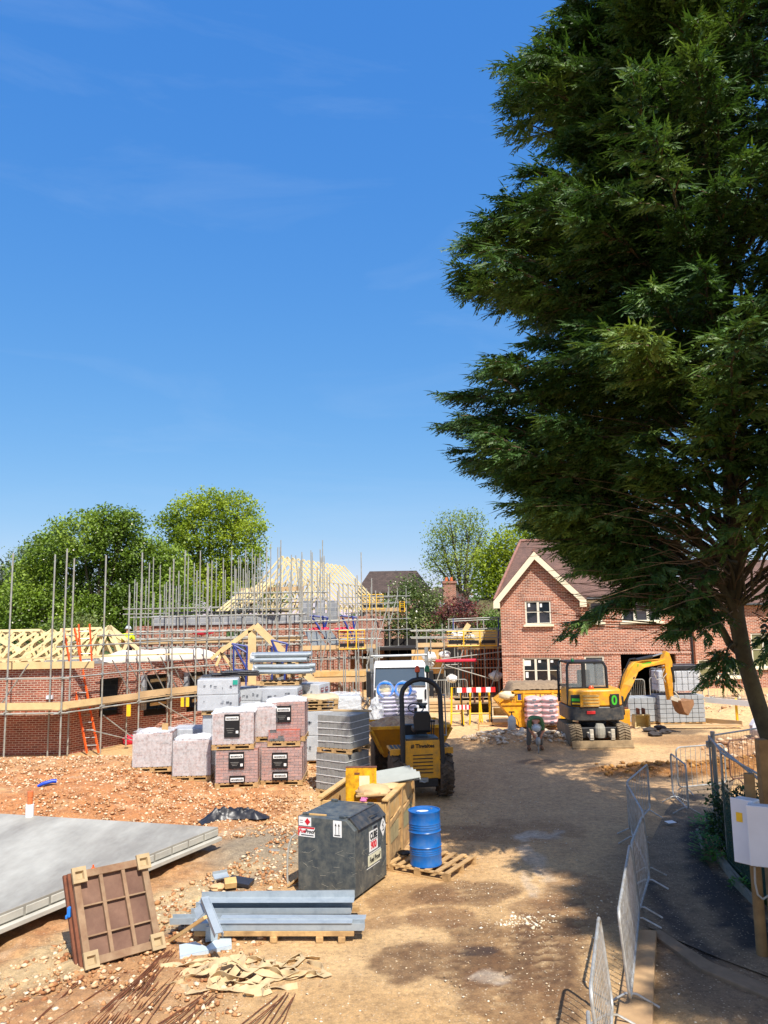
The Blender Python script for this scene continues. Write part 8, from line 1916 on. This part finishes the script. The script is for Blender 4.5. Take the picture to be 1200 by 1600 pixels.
def tree(name, label, cat, Y, lobes, trunk, m, dens=1.0, size=.16, spread=.38, seed=1, per=10, group=None, limbs=True, barkm=None, blossom=None, depthf=.9):
 """lobes (px,py,rpx) at depth Y ; trunk (px) ; z from ground"""
 x0 = P(trunk[0], trunk[1], Y).x; g = .3; t = thing(name, label, cat, (x0, Y, g), 0, group); r = np.random.RandomState(seed); Cs = []; cents = []
 for (px, py, rp) in lobes:
  c = P(px, py, Y + r.uniform(-1, 1) * rp / F * Y * .6); R0 = rp / F * Y; cents.append((c, R0)); n = int(26 * dens * R0 ** 2 / .8) + 8
  u = r.randn(n, 3); u /= np.linalg.norm(u, axis=1)[:, None]; q = R0 * (.45 + .5 * r.rand(n) ** .6); bump = 1 + .22 * np.sin(u[:, 0] * 5 + seed) * np.cos(u[:, 2] * 6 + seed * 2)
  Cs.append(np.array(c)[None] + u * (q * bump)[:, None] * np.array([1, depthf, .88]))
 C = np.concatenate(Cs); leaves_mesh('crown', C, size, seed, m, t, per, spread)
 if blossom: leaves_mesh('blossom', C[r.rand(len(C)) < blossom[0]], blossom[1], seed + 9, blossom[2], t, 2, spread)
 bm_ = barkm or M['bark']; zt = min(c.z for c, _ in cents); base = Vector((x0, Y, g - .3)); H = max(c.z for c, _ in cents)
 R1 = .018 * (H - g) + .08; fork = Vector((x0 + .1, Y, g + (H - g) * .38)); MB().tube([base, base.lerp(fork, .5) + Vector((.08, 0, 0)), fork], [R1 * 1.2, R1, R1 * .8], 10).build('trunk', bm_, t, world=True, smooth=True)
 if limbs:
  mb = MB()
  for c, R0 in cents:
   md = fork.lerp(c, .5) + Vector((r.uniform(-.3, .3), 0, r.uniform(0, .5))); mb.tube([fork, md, c, c + (c - fork).normalized() * R0 * .5], [R1 * .45, R1 * .3, R1 * .16, .02], 6)
   for q in range(5):
    d = Vector(r.randn(3)).normalized(); mb.tube([md.lerp(c, r.rand()), c + d * R0 * .8], [R1 * .12, .015], 4)
  mb.build('limbs', bm_, t, world=True)
 return t
L_oak = leafmat('oak_leaf', (116, 140, 32), (146, 166, 44), (176, 190, 68), .45, .25)
L_chest = leafmat('chestnut_leaf', (84, 110, 30), (114, 140, 42), (148, 170, 64), .3, .25)
L_pale = leafmat('pale_leaf', (88, 108, 72), (112, 130, 88), (140, 154, 108), .35, .25)
L_lime = leafmat('lime_leaf', (122, 144, 30), (150, 168, 42), (178, 192, 66), .45, .25)
L_sparse = leafmat('young_oak_leaf', (120, 140, 56), (146, 164, 72), (168, 182, 96), .4, .25)
L_shrub = leafmat('shrub_leaf', (76, 96, 44), (104, 122, 60), (150, 158, 100), .3, .35)
L_red = leafmat('copper_leaf', (84, 38, 40), (110, 54, 52), (140, 80, 70), .3, .5)
white_b = mat('white_blossom', (236, 232, 206), .7, .05, 5, 0, 0)
tree('horse_chestnut_tree', 'broad dark green chestnut tree with white candles behind the left trusses', 'tree', 54, [(78, 868, 42), (130, 842, 50), (168, 818, 34), (198, 818, 28), (182, 860, 50), (224, 872, 44), (96, 925, 55), (160, 925, 62), (215, 925, 50), (50, 905, 42), (60, 960, 50), (130, 970, 55), (200, 965, 50), (262, 880, 34), (258, 930, 45), (20, 950, 45)], (150, 1000), L_chest, 1.4, .17, .30, 3, 10, None, True, None, (.1, .11, white_b))
tree('oak_tree', 'tall bright green oak tree behind the middle scaffold', 'tree', 62, [(328, 790, 32), (296, 800, 30), (268, 820, 28), (372, 800, 36), (395, 832, 26), (308, 836, 34), (350, 842, 34), (280, 862, 32), (388, 868, 26), (330, 885, 34), (366, 900, 30), (300, 912, 40), (352, 930, 36), (390, 905, 22), (270, 905, 30), (405, 925, 16)], (335, 1000), L_oak, 1.2, .17, .30, 5)
tree('pale_tree', 'hazy grey green tree at the far left behind the chestnut', 'tree', 78, [(92, 842, 20), (66, 858, 18), (84, 868, 24)], (80, 960), L_pale, .8, .17, .5, 7)
tree('pale_tree', 'small pale tree top left of the hazy grey green tree', 'tree', 76, [(38, 868, 18), (30, 892, 20), (44, 905, 24), (34, 930, 26)], (38, 960), L_pale, .8, .17, .5, 8)
tree('dark_tree', 'dark tree cut off by the left photo edge behind the poles', 'tree', 60, [(2, 900, 22), (8, 930, 28), (0, 965, 34), (30, 985, 30)], (5, 980), leafmat('dull_leaf', (60, 74, 50), (80, 92, 62), (100, 110, 76), .3, .3), .9, .16, .45, 9)
tree('young_oak_tree', 'sparse yellow green oak tree between the two far houses', 'tree', 66, [(704, 818, 24), (735, 814, 20), (688, 838, 20), (722, 842, 24), (752, 836, 18), (694, 866, 26), (728, 872, 28), (680, 880, 18), (748, 866, 18), (706, 898, 26), (738, 905, 26)], (722, 960), L_sparse, .8, .13, .42, 11)
tree('lime_tree', 'dense lime green tree rising behind the brown house roof', 'tree', 58, [(790, 850, 26), (822, 838, 24), (856, 832, 22), (884, 836, 18), (770, 876, 28), (800, 885, 34), (840, 870, 34), (762, 908, 26), (790, 920, 30), (880, 866, 30)], (800, 960), L_lime, 1.5, .16, .42, 12)
tree('blossom_shrub', 'large grey green shrub dotted with pale blossom right of the timber roof', 'shrub', 50, [(640, 914, 20), (622, 934, 22), (662, 930, 26), (640, 955, 34), (676, 950, 22), (606, 955, 18), (650, 985, 36), (688, 975, 20), (664, 1005, 26), (612, 985, 22)], (648, 1010), L_shrub, 1.1, .12, .35, 13, 10, None, True, None, (.3, .10, white_b))
tree('copper_shrub', 'dark red leaved shrub behind the low yellow gate', 'shrub', 47, [(700, 948, 12), (722, 942, 12), (742, 950, 9), (690, 962, 12), (712, 962, 14), (736, 965, 12)], (712, 990), L_red, 1.3, .10, .28, 14)
tree('green_shrub', 'green shrub between the copper shrub and the brick house', 'shrub', 49, [(752, 968, 12), (766, 962, 12), (778, 972, 14), (756, 985, 14)], (764, 990), leafmat('mid_leaf', (70, 100, 36), (96, 124, 46), (120, 146, 60), .3, .3), 1.2, .11, .3, 15)
tree('small_tree', 'distant round green tree left of the timber roof apex', 'tree', 75, [(424, 925, 12), (436, 935, 14), (412, 938, 14)], (424, 960), L_oak, 1, .16, .4, 16)
tree('garden_shrub', 'low green shrub rising behind the distant left poles', 'shrub', 48, [(225, 965, 22), (262, 960, 22), (245, 985, 26), (300, 958, 18), (285, 975, 24)], (250, 1000), L_chest, 1.1, .13, .3, 17)
tree('hazel_shrub', 'dry looking brown green shrub behind the truss row', 'shrub', 46, [(96, 985, 20), (128, 975, 22), (150, 985, 20), (75, 990, 18)], (112, 1010), L_shrub, 1.0, .11, .3, 18)
def belt():
 r = np.random.RandomState(2); n = 5200; x = -150 + 330 * r.rand(n); y = 95 + 12 * r.rand(n); h = 5.5 + 2.5 * np.sin(x * .11) + 1.5 * np.sin(x * .37 + 1); z = h * np.sqrt(r.rand(n)) * 1.0 + .2
 C = np.stack([x, y, z], 1); o = leaves_mesh('far_woodland', C, .42, 3, leafmat('far_leaf', (66, 90, 46), (88, 112, 58), (116, 136, 78), .3, .1), None, 7, .9); tag(o, 'distant band of green woodland along the horizon', 'woodland', kind='stuff')
belt()
def far_house(label, Y, x0, x1, zr, ze, m, chim=None, hip=1.5):
 g = .4; t = thing('distant_house', label, 'house', (x0, Y, g)); wall_obj(t, 'wall', (x0, Y), (x1, Y), g, ze, .3, M['housebrick'], [((x1 - x0) * .3, (x1 - x0) * .3 + 1.4, ze - 1.6, ze - .5)])
 wall_obj(t, 'wall', (x1, Y), (x1, Y + 6.4), g, ze, .3, M['housebrick']); wall_obj(t, 'wall', (x0, Y + 6.4), (x0, Y), g, ze, .3, M['housebrick']); mb = MB(); ym = Y + 3.2
 roofplane(mb, [(x0 - .4, Y - .4, ze), (x1 + .4, Y - .4, ze), (x1 - hip, ym, zr), (x0 + hip, ym, zr)]); roofplane(mb, [(x1 + .4, Y + 6.8, ze), (x0 - .4, Y + 6.8, ze), (x0 + hip, ym, zr), (x1 - hip, ym, zr)])
 roofplane(mb, [(x0 - .4, Y + 6.8, ze), (x0 - .4, Y - .4, ze), (x0 + hip, ym, zr)]); roofplane(mb, [(x1 + .4, Y - .4, ze), (x1 + .4, Y + 6.8, ze), (x1 - hip, ym, zr)]); rf = mb.build('roof', m, t, world=True)
 if chim:
  cx_, cy_, cw, z0, z1 = chim; mb = MB(); mb.box((cx_, cy_, (z0 + z1) / 2), (cw, cw, z1 - z0)); mb.box((cx_, cy_, z1 - .12), (cw + .12, cw + .12, .16)); mb.build('chimney', M['redbrick'], t, world=True)
  for k in (-.2, .2): MB().lathe([(.12, 0), (.10, .3)], 10, Matrix.Translation((cx_ - x0 + k, cy_ - Y, z1 - g))).build('chimney_pot', M['claypipe'], t)
  MB().lathe([(.01, 0), (.22, .05), (.3, .12)], 14, Matrix.Translation((cx_ - x0 - cw * .7, cy_ - Y - .6, (z0 + z1) / 2 - g)) @ Matrix.Rotation(1.9, 4, 'X')).build('satellite_dish', M['whitepl'], t)
 return t
Yh = 66; far_house('distant house with long dark brown roof right of the timber roof', Yh, P(562, 900, Yh).x, P(668, 900, Yh).x, P(620, 892, Yh + 3.2).z, P(620, 926, Yh).z, M['darktile'], None, .8)
Yh = 60; c = P(702, 930, Yh); far_house('distant house with tall brick chimney behind the copper shrub', Yh, P(650, 940, Yh).x, P(745, 940, Yh).x, P(690, 918, Yh + 3).z, P(690, 958, Yh).z, M['darktile'], (P(702, 930, Yh + 1).x, Yh + 1.0, 1.0, 3.5, P(702, 908, Yh + 1).z), 1.6)
Yh = 55; far_house('distant low house with mossy hipped roof beside the brick gable', Yh, P(742, 950, Yh).x, P(800, 950, Yh).x, P(760, 932, Yh + 3).z, P(760, 960, Yh).z, M['mossroof'], None, 1.0)
t = thing('boundary_fence', 'weathered close boarded fence behind the low scaffold', 'fence', (0, 44, .4))
for k in range(10):
 x = -1 + k * 1.85; MB().box((x, 0, .95), (1.8, .04, 1.9)).build('fence_bay', mat('weathered_fence', (112, 100, 84), .9, .25, 4, 0, .2), t); MB().box((x + .92, -.03, 1.0), (.1, .1, 2.0)).build('fence_post', mat('weathered_fence', (112, 100, 84)), t)
def conifer():
 r = np.random.RandomState(21); T = Vector((7.35, 14.0, 0)); t = thing('conifer_tree', 'huge dark green conifer towering over the path on the right', 'tree', T)
 Yt = 14.0
 axis = [Vector((7.02, 14.1, -.2)), Vector((6.95, 14.0, 1.5)), P(1184, 1100, 14.0), P(1163, 1030, 14.0), P(1150, 960, 14.0), Vector((6.35, 14.0, 6.2)), Vector((6.5, 14.0, 9)), Vector((6.7, 14.1, 13)), Vector((6.8, 14.2, 20))]
 MB().tube(axis, [.20, .165, .145, .14, .145, .13, .11, .09, .04], 14).build('trunk', M['barkcyp'], t, world=True, smooth=True)
 sil = [(0, 872), (40, 850), (75, 786), (110, 778), (150, 792), (205, 856), (245, 796), (290, 778), (320, 740), (345, 708), (400, 702), (430, 716), (478, 800), (522, 845), (552, 760), (590, 700), (640, 690), (680, 712), (710, 728), (745, 760), (790, 775), (820, 826), (850, 862), (880, 905), (920, 1000)]
 zs = []; Rs = []
 for py, px in sil:
  p = P(px, py, Yt - .5); zs.append(p.z); Rs.append(6.7 - p.x - .42)
 zs = np.array(zs)[::-1]; Rs = np.array(Rs)[::-1]
 def rad(z, az):
  b = np.interp(z, zs, Rs); k = .5 + .5 * np.cos(az - math.pi); return b * (k ** .5) * 1.0 + (1 - k ** .5) * (5.2 - .1 * (z - 6)) * (1 + .14 * np.sin(z * 2.1 + az * 3))
 def axis_at(z):
  for i in range(len(axis) - 1):
   if axis[i + 1].z >= z: f = (z - axis[i].z) / (axis[i + 1].z - axis[i].z); return axis[i].lerp(axis[i + 1], max(0, min(1, f)))
  return axis[-1]
 stems = MB(); br = MB(); tw = MB()
 fans = [((1150, 960), (1090, 830), (1010, 700), (950, 560)), ((1155, 950), (1120, 800), (1080, 640), (1050, 420)), ((1165, 940), (1165, 780), (1160, 560), (1150, 300)), ((1160, 980), (1060, 880), (960, 770), (860, 700)), ((1175, 900), (1195, 760), (1190, 560), (1200, 400)), ((1165, 1030), (1110, 960), (1020, 900), (900, 850)), ((1160, 900), (1135, 700), (1110, 500), (1090, 250))]
 stempts = []
 for k, f in enumerate(fans):
  pts = [P(a, b, Yt + (r.uniform(-1.5, 1.2) * (i / 3))) for i, (a, b) in enumerate(f)]; pts[0] = axis_at(pts[0].z)
  sm = []
  for i in range(len(pts) - 1):
   for q in (0, .34, .67): sm.append(pts[i].lerp(pts[i + 1], q) + Vector((r.uniform(-.05, .05), r.uniform(-.05, .05), 0)))
  sm.append(pts[-1]); n = len(sm); stems.tube(sm, [.075 * (1 - i / n * .8) for i in range(n)], 8)
 stems.build('limbs', M['barkcyp'], t, world=True, smooth=True)
 F0 = []  # fronds: base, direction, normal, length
 def frond(p, d, L): F0.append((*p, *d, L))
 ang = 0
 specs = []
 for k in range(270):
  z = 6.3 + (19.0 - 6.3) * ((k + r.rand()) / 270) ** .85; az = r.rand() * 6.283
  if r.rand() < .62: az = math.pi + r.uniform(-.2, 1.95)     # from left (pi) round to the camera (3pi/2)
  specs.append((z, az, 1.0))
 for k in range(22): specs.append((r.uniform(6.2, 10.5), math.pi + r.uniform(.35, 2.6), 1.0))
 for py, px in sil[::1]:                                        # explicit silhouette branches
  p = P(px, py, Yt - .5)
  for q in range(0 if px > 795 and 150 < py < 700 else 4): specs.append((p.z - .0 + r.uniform(-.12, .12), math.pi + r.uniform(-.16, .22), 1.01 - .03 * q))
 for (z, az, ff) in specs:
  if z > 19: continue
  R = rad(np.array([z]), np.array([az]))[0] * ff * (r.uniform(.76, 1.0) * (.87 if abs(az - math.pi) < .7 else 1) if ff == 1.0 else 1.0)
  if R < .5: continue
  back = math.sin(az) > .15
  if back and z < 10.5 and r.rand() < .75: continue
  if z < 7.4: R *= 1 - .25 * abs(math.sin(az))
  o = axis_at(max(4.6, z - R * r.uniform(.15, .75))); dirn = Vector((math.cos(az), math.sin(az), 0)); tip = Vector((6.7, 13.9, z)) + dirn * R
  n = 9; pts = []
  for i in range(n):
   f = i / (n - 1); p = o.lerp(tip, f); p.z += .35 * math.sin(f * math.pi) * R * .16; pts.append(p + Vector((r.uniform(-.06, .06), r.uniform(-.06, .06), r.uniform(-.04, .04))) * (2.4 if z < 9.5 else 1) * (1 if 0 < i < n - 1 else 0))
  br.tube(pts, [(.045 - .02 * min(1, max(0, (9 - z) / 3))) * (1 - .85 * i / n) * (.6 + R / 8) for i in range(n)], 5)
  low = np.clip((10.0 - z) / 3.5, 0, 1); f0 = .30 + .10 * low
  ns = int(5 + R * 2.3)
  for s in range(ns):
   f = f0 + (1 - f0) * (s + r.rand()) / ns; i = min(n - 2, int(f * (n - 1))); p = pts[i].lerp(pts[i + 1], f * (n - 1) - i)
   side = 1 if s % 2 else -1; a2 = az + side * r.uniform(.35, 1.0) * (1.25 - f * .8); L = (.45 + 1.0 * (1 - f)) * r.uniform(.7, 1.15) * (.75 + .05 * R); d2 = Vector((math.cos(a2), math.sin(a2), r.uniform(-.12, .30))).normalized()
   e = p + d2 * L + Vector((0, 0, -.10 * L)); tw.tube([p, p.lerp(e, .5) + Vector((0, 0, .04)), e], [.013, .009, .004], 3)
   m = int(4 + L * 7)
   for q in range(m):
    g = (q + .5) / m; c = p.lerp(e, g); c.z += .04; sd = 1 if q % 2 else -1; a3 = a2 + sd * r.uniform(.3, .9); dz = r.uniform(-.6, .2); frond(c, Vector((math.cos(a3), math.sin(a3), dz)).normalized(), r.uniform(.26, .52) * (1.15 - .4 * g))
   frond(e, d2, .34);
  for q in range(5): a3 = az + r.uniform(-.5, .5); frond(pts[-1] - dirn * .1 * q, Vector((math.cos(a3), math.sin(a3), r.uniform(-.3, .35))).normalized(), .42)
 for k in range(420):
  z = r.uniform(4.4, 8.0); az = math.pi + r.uniform(-.5, 2.2); R = r.uniform(.8, 4.6); o = axis_at(z - .3 * R * r.rand()); dirn = Vector((math.cos(az), math.sin(az), 0)); p = o + dirn * R * .35; p.z = z - .2
  q = p + dirn * R * .5 + Vector((r.uniform(-.3, .3), r.uniform(-.3, .3), r.uniform(-.25, .35))); md = p.lerp(q, .5) + Vector((r.uniform(-.1, .1), r.uniform(-.1, .1), r.uniform(-.12, .16))); tw.tube([p, md, q], [.012, .008, .003], 3)
 for (ax, ay, bx, by, Yd) in ((1110, 890, 925, 975, 13.2), (1140, 960, 1055, 950, 13.0), (1145, 970, 1062, 985, 13.2), (1140, 960, 1090, 985, 12.8), (1120, 900, 1030, 905, 13), (1000, 840, 925, 890, 13.6), (1120, 880, 905, 985, 13.6), (1120, 870, 940, 960, 13.8), (1120, 880, 990, 940, 13.6), (1150, 1010, 1128, 1060, 13.4), (1160, 880, 1070, 930, 12.6), (1150, 940, 1085, 960, 13.4), (1190, 980, 1215, 1030, 13), (1185, 900, 1225, 970, 13), (1060, 850, 1010, 890, 13)):
  a = P(ax, ay, 14); b = P(bx, by, Yd); pts = [a.lerp(b, f) + Vector((0, 0, .25 * math.sin(f * 3.1) )) for f in (0, .25, .5, .75, 1)]; br.tube(pts, [.035, .028, .02, .014, .008], 5); dm = (b - a).normalized(); az = math.atan2(dm.y, dm.x)
  for s in range(11):
   f = .5 + .5 * s / 10; i = min(3, int(f * 4)); p = pts[i].lerp(pts[i + 1], f * 4 - i)
   for sd in (-1, 1):
    a2 = az + sd * r.uniform(.3, .9); d2 = Vector((math.cos(a2), math.sin(a2), r.uniform(-.5, .0))).normalized(); e = p + d2 * r.uniform(.2, .5); tw.tube([p, e], [.008, .003], 3)
    for q in range(4): frond(p.lerp(e, .3 + .23 * q), Vector((math.cos(a2 + r.uniform(-.8, .8)), math.sin(a2 + r.uniform(-.8, .8)), r.uniform(-.8, -.1))).normalized(), r.uniform(.2, .34))
 br.build('branches', M['barkcyp'], t, world=True); tw.build('twigs', M['twig'], t, world=True)
 A = np.array([[*f] for f in F0]); n = len(A); p = A[:, 0:3]; d = A[:, 3:6]; L = A[:, 6:7]
 up = np.array([0, 0, 1.0]) + .5 * r.randn(n, 3); s = np.cross(d, up); s /= np.linalg.norm(s, axis=1)[:, None] + 1e-9; u = np.cross(s, d)
 K = 9; Vs = []
 for k in range(K):
  for sg in (-1, 1):
   tt = (k + .35 + .3 * r.rand(n, 1)) / K; c = p + d * L * tt * .9 - np.array([0, 0, 1]) * (L * tt ** 2 * .22); ll = L * (.34 - .20 * tt) * (.7 + .6 * r.rand(n, 1)); dd = d * .85 + s * sg * .60 + u * .25 * r.randn(n, 1) - np.array([0, 0, .30]); dd /= np.linalg.norm(dd, axis=1)[:, None]
   w = ll * .15 + .004; ww = np.cross(dd, u + .4 * r.randn(n, 3)); ww /= np.linalg.norm(ww, axis=1)[:, None] + 1e-9
   Vs.append(np.stack([c, c + dd * ll * .45 - ww * w, c + dd * ll, c + dd * ll * .45 + ww * w], 1))
 dd = d - np.array([0, 0, .25]); Vs.append(np.stack([p + d * L * .5, p + d * L * .8 - s * .015, p + d * L + dd * L * .25, p + d * L * .8 + s * .015], 1))
 V = np.concatenate(Vs, 0).reshape(-1, 3); Fq = (np.arange(len(V) // 4) * 4)[:, None] + np.array([[0, 1, 2, 3]])
 b = leafmat('cypress_spray', (44, 74, 36), (70, 102, 46), (114, 138, 64), .26, .55)
 rawmesh('crown', V, Fq, b, t, world=True)
 print('fronds', n, 'quads', len(Fq))
 return t
CON = conifer()
c2 = dup(CON, (11.1, 1.8, 0), -.9, 'second conifer of the row, outside the photo on the right, shading the path')
